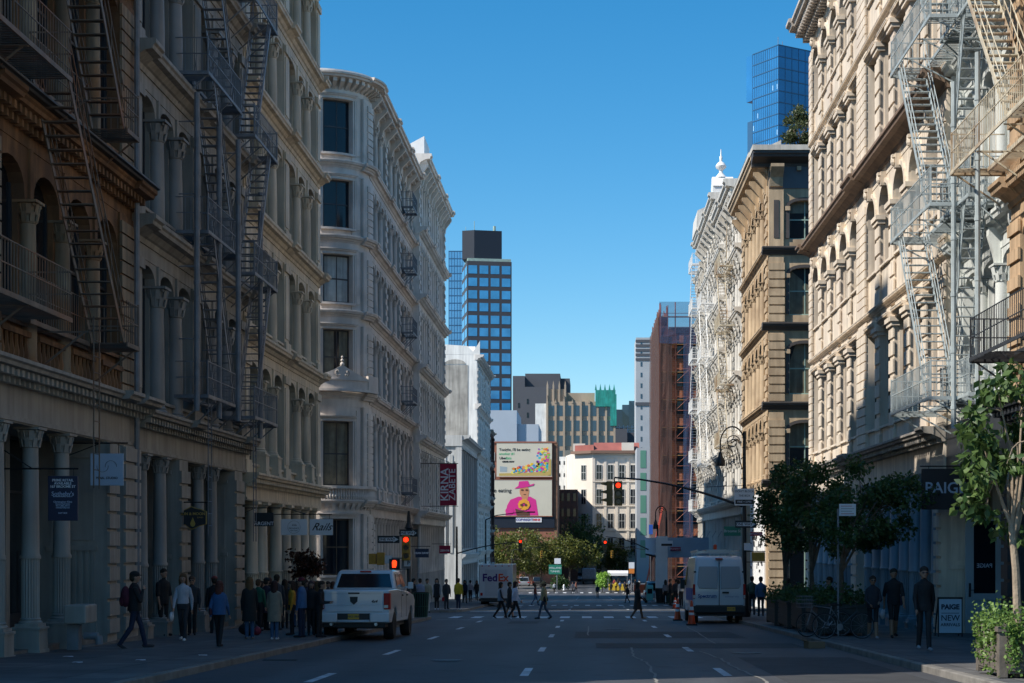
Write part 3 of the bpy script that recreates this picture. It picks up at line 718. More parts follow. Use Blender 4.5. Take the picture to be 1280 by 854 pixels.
# curved corner
W = MB(); T = MB(); Q = MB()
aW0, aW1 = radians(8), radians(46); bW0, bW1 = radians(62), radians(86)
for i, (z0a, z1a) in enumerate([(-1.5, 3.95)]+lev):
    z0, z1 = z0a-zb, z1a-zb; ent = .8 if i < 5 else 1.1
    zt = z1-ent; sill = .42 if i else 1.2; wz0 = z0+sill+(.35 if i == 1 else 0); wz1 = zt-.28 if i != 1 else 8.35-zb
    rect = lambda ra, rb, za, zc_: [(ra, za), (rb, za), (rb, zc_), (ra, zc_)]
    W.arc(rect(-.5, 0, z0, zt), R, R, R, 0, aW0, 3); W.arc(rect(-.5, 0, z0, zt), R, R, R, aW1, bW0, 4); W.arc(rect(-.5, 0, z0, zt), R, R, R, bW1, pi/2, 3)
    W.arc(rect(-.5, 0, z0, zt), R, R, R, bW0, bW1, 5)
    for a0, a1 in ((aW0, aW1),):
        W.arc(rect(-.5, -.04, z0, wz0), R, R, R, a0, a1, 8); W.arc(rect(-.5, 0, wz1, zt), R, R, R, a0, a1, 8)
    W.arc(rect(-.5, .03, zt, z1), R, R, R, 0, pi/2, 24)
    # window surround + frame + pane
    Q.arc(rect(-.02, .06, z0+.4, zt-.2), R, R, R, radians(53), radians(59), 3)
    for a0, a1 in ((aW0, aW1),):
        T.arc(rect(-.02, .12, wz1+.02, wz1+.2), R, R, R, a0-.05, a1+.05, 8)
        T.arc(rect(-.02, .2, wz1+.2, wz1+.28), R, R, R, a0-.07, a1+.07, 8); T.arc(rect(-.02, .26, wz1+.281, wz1+.34), R, R, R, a0-.1, a1+.1, 8)
        for aa in (a0-.09, a1+.05): T.arc(rect(-.02, .13, wz0-.1, wz1+.19), R, R, R, aa, aa+.04, 1)
        for aa in (a0-.045, a1+.005): T.arc(rect(-.02, .09, wz0, wz1+.02), R, R, R, aa, aa+.04, 1)
        T.arc(rect(-.02, .16, wz0-.12, wz0), R, R, R, a0-.04, a1+.04, 8)
        Fm = MB(); f0, f1 = a0+.002, a1-.002; d = .022
        for (p, q_) in ((f0, f0+d), (f1-d, f1), ((f0+f1)/2-d*.4, (f0+f1)/2+d*.4)): Fm.arc(rect(-.36, -.27, wz0, wz1), R, R, R, p, q_, 1)
        Fm.arc(rect(-.355, -.28, wz0, wz0+.08), R, R, R, f0, f1, 8); Fm.arc(rect(-.355, -.28, wz1-.08, wz1), R, R, R, f0, f1, 8)
        zm = (wz0+wz1)/2; Fm.arc(rect(-.355, -.28, zm-.04, zm+.04), R, R, R, f0, f1, 8)
        wo = mk('window', Fm, M['frame_dark'] if i else M['frame_brown'], B_)
        mk('pane', MB().arc(rect(-.33, -.31, wz0+.02, wz1-.02), R, R, R, f0, f1, 8), M['glass'], wo)
        if i in (1, 2, 3) and a0 == aW0:
            cm = M['curtain'] if i == 3 else M['curtain_dim']
            cu = MB(); n = 18
            for q in range(n):
                if i == 2 and 7 <= q <= 10: continue
                p = f0+.03+(f1-f0-.06)*q/n; cu.arc(rect(-.309, -.303-.004*(q % 2), wz0+.1, wz1-.1), R, R, R, p, p+(f1-f0-.06)/n, 1)
            mk('curtain', cu, cm, wo)
    # cornice ring
    czz = z1-ent*(.5 if i < 5 else .55)
    p = .36 if i < 5 else .85
    prof = [(-o, z) for o, z in cornice_profile(czz, z1, p, 0)]
    T.arc(prof, R, R, R, -.05, pi/2, 24)
    if i in (0, 5):
        for k in range(11):
            a = (k+.5)*pi/2/11; T.arc([(0, czz-.25), (p*.7, czz+.1), (p*.7, czz+.33), (0, czz+.33)], R, R, R, a-.035, a+.035, 1)
    # corner pilaster with quoins
    for k in range(int((zt-z0)/.42)):
        if k % 2 == 0:
            Q.arc(rect(-.02, .07, z0+k*.42+.03, z0+k*.42+.4), R, R, R, radians(.5), radians(6.5), 2)
    Q.arc(rect(-.02, .2, z0, zt), R, R, R, radians(62), radians(88), 4)
    prof2 = [(-o+.2, z) for o, z in cornice_profile(czz-.003, z1+.005, p, 0)]; T.arc(prof2, R, R, R, radians(60), radians(90), 5)
    for k in range(int((zt-z0)/.38)): Q.arc(rect(.19, .27, z0+k*.38+.03, z0+k*.38+.35), R, R, R, radians(70), radians(88), 2)
mk('corner_wall', W, M['b_grey'], B_, smooth=True); mk('corner_trim', T, M['b_grey'], B_, smooth=True); mk('corner_quoins', Q, M['b_grey'], B_)
# pediment balcony at the second storey of the corner, and balustrade below
P_ = MB(); z = 10.0-zb
pts = []
for k in range(25):
    a = radians(-4+64*k/24); tt = (k-12)/12
    h = .78+.68*max(0, 1-abs(tt))**1.5
    pts.append((a, h))
v = []; f = []
for a, h in pts:
    for rr, zz in ((.62, z), (.62, z+h), (.46, z+h), (.46, z)): v.append((R-(R+rr)*cos(a), R-(R+rr)*sin(a), zz))
for k in range(24):
    for j in range(4): f.append((k*4+j, k*4+(j+1) % 4, (k+1)*4+(j+1) % 4, (k+1)*4+j))
f.append((3, 2, 1, 0)); f.append((96, 97, 98, 99)); P_.add(v, f)
P_.arc([(.4, z+.0), (.72, z+.0), (.72, z+.14), (.4, z+.14)], R, R, R, radians(-4), radians(78), 20); P_.arc([(.4, z+.62), (.68, z+.62), (.68, z+.7), (.4, z+.7)], R, R, R, radians(-4), radians(60), 20)
P_.arc([(.3, z), (.66, z), (.66, z+.95), (.3, z+.95)], R, R, R, radians(59), radians(80), 4)
am = radians(28)
for rr, zz in ((.54, z+1.5), (.54, z+1.72), (.54, z+1.9)): P_.ball((R-(R+rr)*cos(am), R-(R+rr)*sin(am), zz), .13-.03*(zz-z-1.5)/.2, nu=8, nv=6)
for s_ in (-1, 1):
    for q in range(10):
        t0 = q*.6; rr_ = .05+.016*q
        a = am+s_*(.09-rr_*cos(t0)*.3); P_.ball((R-(R+.64)*cos(a), R-(R+.64)*sin(a), z+1.05+rr_*sin(t0)), .045, nu=5, nv=4)
mk('pediment', P_, M['b_grey'], B_, smooth=True)
bl = MB(); z = 3.95-zb
for k in range(30):
    a = radians(1+88*k/29); c_ = (R-(R+.3)*cos(a), R-(R+.3)*sin(a)); bl.lathe(c_[0], c_[1], [(.05, z), (.09, z+.2), (.04, z+.5), (.06, z+.62)], 6)
bl.arc([(.2, z+.62), (.42, z+.62), (.42, z+.78), (.2, z+.78)], R, R, R, 0, pi/2, 20)
mk('balustrade', bl, M['b_grey'], B_)
# side-street face and body
sb = MB(); sb.box(.02, .5, R, 24, -2.5, 27.8-zb-.01)
for k in range(4):
    for i, (z0a, z1a) in enumerate(lev):
        yy = 6+k*4.2; add_window(B_, -.0, yy, z0a-zb+.9, 1.4, 2.6, rz=-pi/2)
for i, (z0a, z1a) in enumerate(lev): sb.box(-.3, .02, R, 24, z1a-zb-.5, z1a-zb-.1)
mk('side_wall', sb, M['b_grey'], B_)
bd = MB(); bd.prism_z([(R, .52), (L-.01, .52), (L-.01, 24), (.55, 24), (.55, R)]+[(R-(R-.52)*cos(a), R-(R-.52)*sin(a)) for a in [radians(q) for q in range(6, 90, 7)]], 3.95-zb, 27.6-zb)
bd.prism_z([(R, 1.1), (L-.01, 1.1), (L-.01, 24), (.55, 24), (.55, R)]+[(R-(R-.52)*cos(a), R-(R-.52)*sin(a)) for a in [radians(q) for q in range(6, 78, 7)]], -2, 3.94-zb)
mk('body', bd, M['b_grey'], B_)
rf = MB(); rf.prism_z([(R, -.6), (L, -.6), (L, 24), (-.6, 24), (-.6, R)]+[(R-(R+.6)*cos(a), R-(R+.6)*sin(a)) for a in [radians(q) for q in range(6, 90, 7)]], 27.62-zb+.2, 27.62-zb+.32); mk('roof', rf, M['roof_pale'], B_)
hm = MB(); hm.box(13.2, 15.2, -.2, 2.5, 27.9-zb, 29.2-zb); hm.box(15.8, 16.4, -.1, 1.8, 27.9-zb, 29.6-zb); mk('roof_hutch', hm, M['d_dark'], B_)
rl = MB()
for k in range(5): rl.tube((2+k*.9, 3.0-k*.2, 27.9-zb), (2+k*.9, 3.0-k*.2, 28.7-zb), .03, 5)
rl.tube((2, 3, 28.7-zb), (5.6, 2.2, 28.7-zb), .03, 5); mk('roof_rail', rl, M['iron_grey'], B_)
# --- B2
Y0, Y1 = 120.0, 141.5
B2, zb, L = bld('cast_iron_building', 'pale ornate cast iron building beyond the rounded corner building, a red banner on its front', 'L', Y0, Y1, X=-12.1)
mats = dict(wall=M['b2_white'], col=M['b2_white'], trim=M['b2_white'])
lay = layout(L, 3, 4, .7, .36, end=.7)
fl = [dict(z0=a, z1=b_, ent=.85, proj=.5, sill=.3, head='arch', rise=.4, r=.15, blind=.2, kind='sash', quoin=True, modil=.5) for a, b_ in ((3.8, 9.2), (9.2, 14.3), (14.3, 19.3), (19.3, 24.1), (24.1, 29.3))]
fl[-1].update(ent=1.3, proj=.8, modil=.6, brk=True)
facade(B2, zb, L, lay, fl, mats, t=.5, lod=2)
ground_floor(B2, zb, L, gz(130)+.1, 3.8, [i*1.5+1.0 for i in range(14)], dict(wall=M['b2_white'], col=M['b2_white'], mull=M['b2_white']), r=.16, ped=.4, frieze=.6, depth=1.0, proj=.6, modil=.4, capital='plain')
body(B2, zb, L, 29.2, mats, depth=24, gd=1.1, zc=3.79)
b = MB(); b.prism_x([(-.3, 29.3-zb), (-.3, 30.8-zb), (2.5, 29.3-zb)], 1, 5); mk('gable', b, M['white_paint'], B2)
# --- H : lower corner block, I : tall white one behind
M['grey_slot'] = mat('grey_slot', (.12, .13, .14), .6)
Hb, zb, L = bld('corner_block', 'low pale grey three storey block on the second corner at left', 'L', 155, 177)
mats = dict(wall=M['h_white'], trim=M['h_white'], quoin=M['h_white'])
lay = layout(L, 1, 8, .6, .45, end=.6)
facade(Hb, zb, L, lay, [dict(z0=zb+4.4, z1=11.4, ent=1.0, proj=.7, sill=.4, style='none', head='flat', blind=0, quoin=False), dict(z0=zb-.3, z1=zb+4.4, ent=.9, proj=.3, sill=.2, style='none', head='flat', blind=0, quoin=False)], mats, t=.4, lod=2)
b = MB(); b.box(.0, L-.02, .41, 20, -.8, 11.2-zb); b.box(-.15, 0, -.1, 20, 10.4-zb, 11.4-zb); b.box(-.1, 0, -.05, .5, -.8, 10.4-zb)
for k in range(5): b.box(-.06, 0, .78+k*.62, 1.05+k*.62, 4.5, 9.6-zb)
mk('body', b, M['h_white'], Hb)
b = MB()
for k in range(5): b.box(-.03, 0, .55+k*.62, .68+k*.62, 5.0, 9.0-zb)
mk('window', b, M['grey_slot'], Hb)
Ib, zb, L = bld('party_wall_building', 'tall white walled building with a grey patch on its blank side, above the low block', 'L', 177, 200)
mats = dict(wall=M['b2_white'], trim=M['b2_white'])
lay = layout(L, 2, 4, .8, .5, end=.8)
hI = 21.3
facade(Ib, zb, L, lay, [dict(z0=zb+(hI-zb)*k/5, z1=zb+(hI-zb)*(k+1)/5, ent=.9, proj=.6 if k == 4 else .3, sill=.5, style='pil', head='flat', blind=0, modil=.7 if k == 4 else 0) for k in range(5)], mats, t=.4, lod=2)
b = MB(); b.box(-.02, L-.02, .0, 20, -.8, hI-zb); b.prism_y([(-.02, hI-zb), (2.5, hI-zb), (1.2, hI-zb+.9), (.4, hI-zb+.9)], .2, 1.5)
b.prism_x([(-.3, hI-zb+.01), (-.3, hI-zb+1.4), (.4, hI-zb+.3), (1.0, hI-zb+.9), (5.5, hI-zb+1.2), (20, hI-zb+1.2), (20, hI-zb+.01)], -.03, .6)
mk('body', b, M['i_white'], Ib)
b = MB(); b.box(-.06, -.022, .95, 12, 9-zb, hI-1.1-zb); mk('render_patch', b, M['i_patch'], Ib)
b = MB(); pts = [(2.3-1.1*cos(pi*k/10), hI-1.0-zb+.5*sin(pi*k/10)) for k in range(11)]
b.prism_x(pts, -.07, -.025); mk('blind_arch', b, M['i_patch'], Ib)
Jb, zb, L = bld('brick_building', 'dark red brown brick building beyond the white walled one', 'L', 201, 208.5)
M['brick_dark'] = brick('brick_dark', (.14, .07, .05), (.10, .055, .045), (.12, .1, .09), 4)
lay = layout(L, 1, 3, .8, .7, end=.8)
facade(Jb, zb, L, lay, [dict(z0=zb+(15-zb)*k/5, z1=zb+(15-zb)*(k+1)/5, ent=.6, proj=.25 if k == 4 else .1, sill=.5, style='none', head='flat', blind=0, quoin=False) for k in range(5)], dict(wall=M['brick_dark'], trim=M['i_patch']), t=.4, lod=2)
b = MB(); b.box(0, L, .42, 18, -.8, 15-zb-.02); mk('body', b, M['brick_dark'], Jb)
# ---------------------------------------------------------------- right side
def mirror_cols(L, ys): return [L-y for y in ys]
# --- E3 nearest right, tan
E3, zb, L = bld('tan_building', 'tan brick building at the right edge behind the nearest street tree', 'R', 24, 41.6)
mats = dict(wall=M['e3_tan'], trim=M['e3_tan'], col=M['e3_tan'])
lay = layout(L, 2, 3, 1.2, .6, end=1.0)
facade(E3, zb, L, lay, [dict(z0=a, z1=b_, ent=.9, proj=.45, sill=.7, head='seg', r=.18, style='pil', blind=.1) for a, b_ in ((5, 10.4), (10.4, 15.6), (15.6, 20.8), (20.8, 26))], mats)
ground_floor(E3, zb, L, gz(33)+.05, 5.0, [2.5, 6.5, 10.5, 14.5], dict(wall=M['shop_dark'], col=M['shop_dark'], mull=M['shop_dark']), r=.2, piers=[(0, .6)], depth=1.4, face_x=1)
body(E3, zb, L, 26, mats, depth=24, gd=1.5, zc=4.99)
# --- E2 grey white with fire escapes
Y0, Y1 = 41.6, 49.0
E2, zb, L = bld('iron_front_building', 'pale grey iron front building behind the zigzag fire escapes at right', 'R', Y0, Y1, X=XR+.35)
mats = dict(wall=M['e2_grey'], trim=M['e2_grey'], col=M['e2_grey'])
lay = layout(L, 1, 3, .9, .55, end=.7)
facade(E2, zb, L, lay, [dict(z0=a, z1=b_, ent=.9, proj=.42, sill=.4, head='seg', r=.2, blind=.2, kind='cross', fm=M['frame_white'], quoin=False, brk=True) for a, b_ in ((5, 10.2), (10.2, 15.4), (15.4, 20.4), (20.4, 26))], mats)
body(E2, zb, L, 26, mats, depth=24, gd=2.2, zc=4.99)
ff = MB(); ff.box(0, L, -.4, 2.25, 3.55-zb, 4.99-zb); mk('frieze', ff, M['shop_dark'], E2)
for i, (xa, xb) in enumerate(((.35, 2.2), (2.4, 4.6), (4.8, 7.0))): add_window(E2, (xa+xb)/2, 2.0, .1, xb-xa, 3.6-zb-.1, M['shop_dark'], M['glass'], 'shop')
# --- E the big cream arcade
M['roofcap'] = mat('roofcap', (.55, .49, .43), .7, var=.15, streak=.2)
Y0, Y1 = 49.0, 79.0
E, zb, L = bld('arcaded_building', 'cream stone palazzo with rows of round arched windows and dark storey mouldings, on the right', 'R', Y0, Y1)
mats = dict(wall=M['e_cream'], trim=M['e_brown'], col=M['e_cream'], quoin=M['e_cream'])
lay = layout(L, 2, 5, 1.9, .85, end=.9)
ar = dict(head='arch', rise=.5, style='pil', sill=1.3, key=True, blind=.15, fm=M['frame_brown'], kind='sash', ent=.9, hd=.25, rust=True)
ft = dict(head='flat', style='pil', sill=.7, blind=.15, fm=M['frame_brown'], kind='sash', ent=.28, proj=.16, res=False, hood=True, hd=.55, rust=True, tm='e_cream')
facade(E, zb, L, lay, [dict(z0=4.95, z1=10.1, **ft), dict(z0=10.1, z1=15.4, proj=.62, **ar), dict(z0=15.4, z1=20.3, **ft), dict(z0=20.3, z1=25.9, proj=1.05, modil=.42, tm='roofcap', **{**ar, 'ent': 1.3})], mats, t=.55)
ground_floor(E, zb, L, gz(64)+.05, 4.95, [1.6+i*1.75 for i in range(7)]+[16.2+i*1.75 for i in range(8)], dict(wall=M['e_cream'], col=M['shop_blue'], mull=M['shop_blue'], trim=M['a1_grey']), r=.22, ped=.5, piers=[(13.6, 14.8), (L-.75, L-.05), (0.05, .8)], frieze=.9, depth=1.2, proj=.5, modil=.28, face_x=1)
body(E, zb, L, 25.8, mats, depth=26, gd=1.3, zc=4.94, t=.55)
# --- D tan block, arcades on the street, segmental windows on the cross-street front
Y0, Y1 = 98.0, 113.7
D, zb, L = bld('corner_block', 'tan brown stone corner block with black framed windows and bracketed black cornice, on the right', 'R', Y0, Y1)
mats = dict(wall=M['d_tan'], trim=M['d_tan'], quoin=M['d_tan'])
lay = layout(L, 1, 6, .6, .75, end=1.1)
dl = [(5.2, 9.7), (9.7, 14.3), (14.3, 18.7), (18.7, 24.1)]
facade(D, zb, L, lay, [dict(z0=a, z1=b_, head='arch', rise=.5, style='col', r=.22, sill=.3, ent=.6 if i < 3 else 1.7, proj=.32 if i < 3 else 1.0, hd=.12, blind=.1, brk=(i == 3), modil=0, res=False) for i, (a, b_) in enumerate(dl)], mats, t=.5)
# ground floor on the street: white graffitied hoarding, then shop
W = MB(); W.box(0, L, -.05, .5, -1.5, 5.2-zb-.02); mk('ground_wall', W, M['d_tan'], D)
W = MB(); W.box(L-9, L-.9, -.12, -.052, -.6, 4.5-zb)
for k in range(8): W.box(L-9+k*1.1, L-8.93+k*1.1, -.16, -.118, -.6, 4.5-zb)
mk('white_shopfront', W, M['white_paint'], D)
W = MB()
for k in range(26):
    xx = L-8.5+random.random()*7; zz = 2.2+random.random()*2.6; a = random.random()*3
    W.bar((xx, -.165, zz), (xx+.3*cos(a), -.165, zz+.3*sin(a)), .02, .08, up=(0, 1, 0))
mk('graffiti', W, M['black'], D)
# cross-street front: local +x end (Y0) ; local frame x=L+, facing -Y world = local +x
def front_face(root, L, W_, zb, levels, y_start, wins, wall, dark):
    w_ = MB(); q_ = MB(); dk = MB()
    for i, (a, b_) in enumerate(levels):
        z0, z1 = a-zb, b_-zb; zt = z1-.5 if i < len(levels)-1 else z1-2.0
        xs = [0]+[v for c in wins for v in (c-.95, c+.95)]+[W_]
        for k in range(0, len(xs), 2): w_.box(L, L+.45, xs[k], xs[k+1], z0, zt-.4)
        for c in wins:
            w_.box(L, L+.45, c-.95, c+.95, z0, z0+.45)
            pts = [(p, z) for p, z in arch_pts(c-.95, c+.95, zt-1.1, zt-.4, .4, 9)]
            s = len(w_.v); w_.prism_y(pts, -.45, 0)
            w_.v[s:] = [(L-y, x, z) for x, y, z in w_.v[s:]]
            # dark surround
            n = 10
            for k in range(n):
                a0, a1 = pi*k/n, pi*(k+1)/n; R0, R1 = .95, 1.13
                pp = [(c-R0*cos(a0), zt-1.1+.4*sin(a0)**.8), (c-R0*cos(a1), zt-1.1+.4*sin(a1)**.8), (c-R1*cos(a1), zt-1.1+.58*sin(a1)**.8), (c-R1*cos(a0), zt-1.1+.58*sin(a0)**.8)]
                s = len(dk.v); dk.prism_y(pp, -.53, -.452); dk.v[s:] = [(L-y, x, z) for x, y, z in dk.v[s:]]
            for sx in (-1, 1): dk.box(L+.452, L+.55, c+sx*1.04-.1, c+sx*1.04+.1, z0+.5, zt-1.0); q_.box(L+.552, L+.62, c+sx*1.04-.14, c+sx*1.04+.14, zt-1.3, zt-1.05)
            o = add_window(root, L+.2, c, z0+.47, 1.9, zt-z0-1.1, M['frame_green'] if i < 3 else M['frame_green'], M['glass'], 'sash2', rz=pi/2, blind=(random.choice([.3, .5, .95]), M['curtain_dim']))
        w_.box(L, L+.45, 0, W_, zt-.4, z1)
        # corner pilaster
        q_.box(L+.452, L+.62, .0, .84, z0, zt-.1)
        if i < len(levels)-1:
            for k in range(int((zt-z0)/.5)): q_.box(L+.6, L+.68, -.06, .9, z0+k*.5+.05, z0+k*.5+.45)
        else: dk.box(L+.621, L+.65, .27, .58, z0+.5, zt-.7)
        pr = cornice_profile(z1-.45, z1, .38, 0)
        if i < len(levels)-1:
            s = len(dk.v); dk.prism_x(pr, -.4, W_); dk.v[s:] = [(L+.45-y, x, z) for x, y, z in dk.v[s:]]
    mk('front_wall', w_, wall, root); mk('front_trim', q_, wall, root); mk('front_moulding', dk, dark, root)
front_face(D, L, 14, zb, [(-2.0, 5.2)]+dl, 0, [2.12, 5.9, 9.7], M['d_tan'], M['d_dark'])
# big crown cornice on the cross-street front
b = MB(); z = 24.1-zb
b.box(L+.46, L+.5, 0, 14, z-2.0, z-.75); mk('front_frieze', b, M['d_frieze'], D)
b = MB(); pr = cornice_profile(z-.75, z, 1.0, 0); b.prism_x(pr, -1.0, 14); b.v = [(L+.45-y, x, zz) for x, y, zz in b.v]; mk('crown_cornice', b, M['d_dark'], D)
b = MB(); b.box(L-.4, L+1.52, -1.04, 14, z, z+.3); b.box(.0, L-.41, -1.1, .8, z+.012, z+.29)
b.prism_x([(-1.1, z+.24), (-1.1, z+.3), (.9, z+1.2), (.9, z+.24)], 1.0, L-1.2)
mk('cornice_capping', b, M['e3_cap'] if 'e3_cap' in M else M['f_cream'], D)
b = MB()
for yy in (.42, 3.9, 7.6, 11.3):
    b.prism_y([(L+.5, z-1.95), (L+.62, z-1.9), (L+.75, z-1.4), (L+1.3, z-.9), (L+1.3, z-.72), (L+.5, z-.72)], yy-.38, yy+.38)
    b.box(L+.62, L+1.0, yy-.42, yy+.42, z-1.05, z-.8)
for k in range(16): b.box(L+.5, L+.75, 1.6+k*.8, 1.85+k*.8, z-1.0, z-.76)
mk('cornice_brackets', b, M['d_tan'], D)
body(D, zb, L, 24.05, mats, depth=14, gd=.52, zc=5.2)
# --- F2, F1, F3 white ornate
F2, zb, L = bld('ornate_building', 'cream white iron front with fire escape, tucked behind the tan corner block', 'R', 113.9, 128)
lay = layout(L, 2, 3, .8, .5, end=.7)
def ornate(o, L, zb, top, n, lay, wm, lod=1, z_first=4.5, cap_=1.2):
    hs = (top-z_first)/n
    ground_floor(o, zb, L, zb+.05, z_first, [1+i*1.6 for i in range(int((L-1)/1.6))], dict(wall=wm, col=wm, mull=wm), r=.16, frieze=.7, depth=1, capital='plain', proj=.5)
    fl = [dict(z0=z_first+hs*k, z1=z_first+hs*(k+1), ent=.95, proj=.5, sill=.35, head='arch', rise=.4, r=.17, blind=.2, modil=.55, key=True, brk=True) for k in range(n)]
    fl[-1].update(ent=1.7, proj=min(1.2, cap_), modil=.6)
    facade(o, zb, L, lay, fl, dict(wall=wm, trim=wm, col=wm), t=.5, lod=lod)
    body(o, zb, L, top-.05, dict(wall=wm), depth=20, gd=1.1, zc=z_first-.01)
ornate(F2, L, zb, 26.2, 5, lay, M['f_white'])
b = MB(); b.box(4, 8, .5, 4, 26.2-zb, 27.9-zb); mk('roof_bulkhead', b, mat('bulkhead_rust', (.32, .17, .12), .8, var=.3, streak=.4), F2)
F1, zb, L = bld('ornate_building', 'tall white ornate iron front with a turret finial on its roof', 'R', 128, 150)
lay = layout(L, 3, 3, .8, .5, end=.7)
ornate(F1, L, zb, 28.2, 6, lay, M['f_white'])
t_ = MB(); x = L-.9; z = 28.2-zb
t_.box(x-.9, x+.9, -1.0, .8, z, z+.5); t_.prism_y([(x-1.0, z+.5), (x-.35, z+1.3), (x+.35, z+1.3), (x+1.0, z+.5)], -1.0, .6)
t_.lathe(x, -.3, [(.5, z+1.3), (.3, z+1.5), (.14, z+1.7), (.14, z+1.85), (.38, z+2.05), (.42, z+2.2), (.3, z+2.4), (.1, z+2.55), (.12, z+2.9), (.05, z+3.0), (.03, z+3.5)], 12)
mk('turret', t_, M['white_paint'], F1, smooth=True)
t_ = MB(); t_.prism_x([(-1.3, z), (-1.2, z+1.5), (.5, z+2.2), (1.4, z+2.2), (1.4, z)], 1.5, 7.5); mk('attic_gable', t_, M['f_white'], F1)
F3, zb, L = bld('iron_front_building', 'white iron front building with a caged ladder, next to the scaffolding', 'R', 150, 160)
lay = layout(L, 1, 4, .8, .5, end=.7)
ornate(F3, L, zb, 26.6, 5, lay, M['f_cream'], cap_=.45)
# --- G scaffolded brick tower
GX, GY = 10.5, 242.0; zb = gz(245)
G = thing('scaffolded_building', 'orange brick building wrapped in scaffolding and blue netting', 'building', (GX, GY, zb), 0, 'buildings lining the street')
M['brick_orange'] = brick('brick_orange', (.36, .12, .055), (.25, .085, .045), (.3, .22, .18), 5)
M['netting'] = mat('netting', (.03, .07, .15), .9, alpha=.5); M['netting_red'] = mat('netting_red', (.075, .042, .035), .9, alpha=.74)
M['scaf_red'] = mat('scaf_red', (.30, .10, .06), .7); M['plank'] = mat('plank', (.50, .27, .10), .8, var=.3)
W = MB(); W.box(1.2, 26, 1.2, 40, 0, 38.5); mk('brick_wall', W, M['brick_orange'], G)
wf = MB()
for k in range(9):
    for j in range(7): wf.box(2.4+j*2.2, 3.5+j*2.2, 1.15, 1.198, 2+k*4, 4.3+k*4); wf.box(1.15, 1.198, 3+j*4, 4.6+j*4, 2+k*4, 4.3+k*4)
mk('window', wf, M['glass'], G)
sc = MB(); Hs = 41.0
for j in range(9):
    for yy in (0, 1.0): sc.tube((j*2.1, yy, 0), (j*2.1, yy, Hs+random.random()*1.2), .06, 5)
for j in range(18):
    for xx in (0, 1.0): sc.tube((xx, j*2.1, 0), (xx, j*2.1, Hs+random.random()*1.5), .07, 5)
for k in range(21):
    sc.tube((0, 0, k*2+.4), (17, 0, k*2+.4), .04, 4); sc.tube((0, 0, k*2+.4), (0, 36, k*2+.4), .04, 4)
    if k % 2 == 0 and k < 18:
        for j in range(0, 8, 2): sc.tube((j*2.1, 0, k*2+.4), (j*2.1+4.2, 0, k*2+4.4), .035, 4)
        for j in range(0, 17, 2): sc.tube((0, j*2.1, k*2+.4), (0, j*2.1+4.2, k*2+4.4), .035, 4)
mk('scaffolding', sc, M['scaf_red'], G)
pk = MB()
for k in range(1, 11): pk.box(.05, 17, .05, 1.0, k*4-.1, k*4-.02); pk.box(.05, 1.0, 1.0, 36, k*4-.1, k*4-.02)
mk('plank_decks', pk, M['plank'], G)
nt_ = MB()
def net(x0, y0, x1, y1, z0, z1, n, amp):
    v = []; f = []
    for i in range(n+1):
        t = i/n
        for k in range(13):
            u = k/12; o = amp*sin(i*1.7+k*.9)*.5+amp*random.uniform(-.5, .5)
            dx, dy = (y1-y0), -(x1-x0); l = sqrt(dx*dx+dy*dy)
            v.append((x0+(x1-x0)*t+dx/l*o, y0+(y1-y0)*t+dy/l*o, z0+(z1-z0)*u))
    for i in range(n):
        for k in range(12): f.append((i*13+k, (i+1)*13+k, (i+1)*13+k+1, i*13+k+1))
    nt_.add(v, f)
net(-.25, -.45, 17, -.45, 36, 42, 14, .08); net(3.2, -.5, 4.6, -.5, .5, 37, 3, .1)
mk('netting', nt_, M['netting'], G)
nt_ = MB(); net(-.2, -.35, 1.6, -.35, .5, 37, 4, .1); net(-.3, -.2, -.3, 36, .5, 41, 24, .12); mk('netting', nt_, M['netting_red'], G)
# ---------------------------------------------------------------- fire escapes
fe = fire_escape
fe('rusty fire escape with broad zigzag stairs on the rust stained stone building', (XL, 0, gz(34)), pi/2, [6.15, 11.05, 16.2, 21.2], 27.5, 39.4, M['iron_brown'], w=1.15, drop=(36.2, 3.4), sw=.78, nf=.572, ff=.085, open_mid=True, gap=.15)
fe('grey fire escape on the left half of the grey loft building', (XL, 0, gz(50)), pi/2, [5.75, 10.4, 14.9, 19.3, 23.6], 47.5, 52.0, M['iron_grey'], w=.95, drop=(48, 4))
fe('grey fire escape on the far end of the grey loft building, beside the cream one', (XL, 0, gz(56)), pi/2, [5.6, 10.2, 14.6, 19.0, 23.3], 53.6, 57.5, M['iron_grey'], w=1.05, stair_dir=-1, drop=(54, 4))
fe('small iron fire balconies on the rounded corner building', (-12.6, 0, gz(112)), pi/2, [4.9, 11.0, 15.6, 19.9, 24.0], 112.2, 115.0, M['iron_grey'], w=.9, stairs=False, ladder=False)
fe('cream painted fire escape on the tan building at the right edge', (XR, 0, gz(38)), -pi/2, [10.9, 15.9, 20.9], -42.3, -34.5, M['iron_cream'], w=1.35, nf=.06, ff=.3, sw=.75)
fe('second pale grey flight of stairs crossing the zigzag on the pale iron front', (XR+.35, 0, gz(46)), -pi/2, [5.45, 10.6, 15.6, 20.6], -46.9, -43.4, M['iron_pale'], w=1.0, stair_dir=-1, sw=.6, nf=.2, ff=.2, gap=.15, ladder=False)
fe('short black fire escape balcony low on the tan building at the right edge', (XR, 0, gz(38)), -pi/2, [6.0], -40.4, -33.5, M['iron_dark'], w=1.3, ladder=False)
fe('pale grey zigzag fire escape casting slatted shadows on the pale iron front', (XR+.35, 0, gz(46)), -pi/2, [5.45, 10.6, 15.6, 20.6], -50.4, -44.6, M['iron_pale'], w=1.75, sw=.8, nf=.14, ff=.14, gap=.15)
fe('white fire escape high on the ornate building behind the tan corner block', (XR, 0, gz(120)), -pi/2, [8.5, 12.7, 16.9, 21.1], -123.5, -118.5, M['iron_cream'], w=1.2)
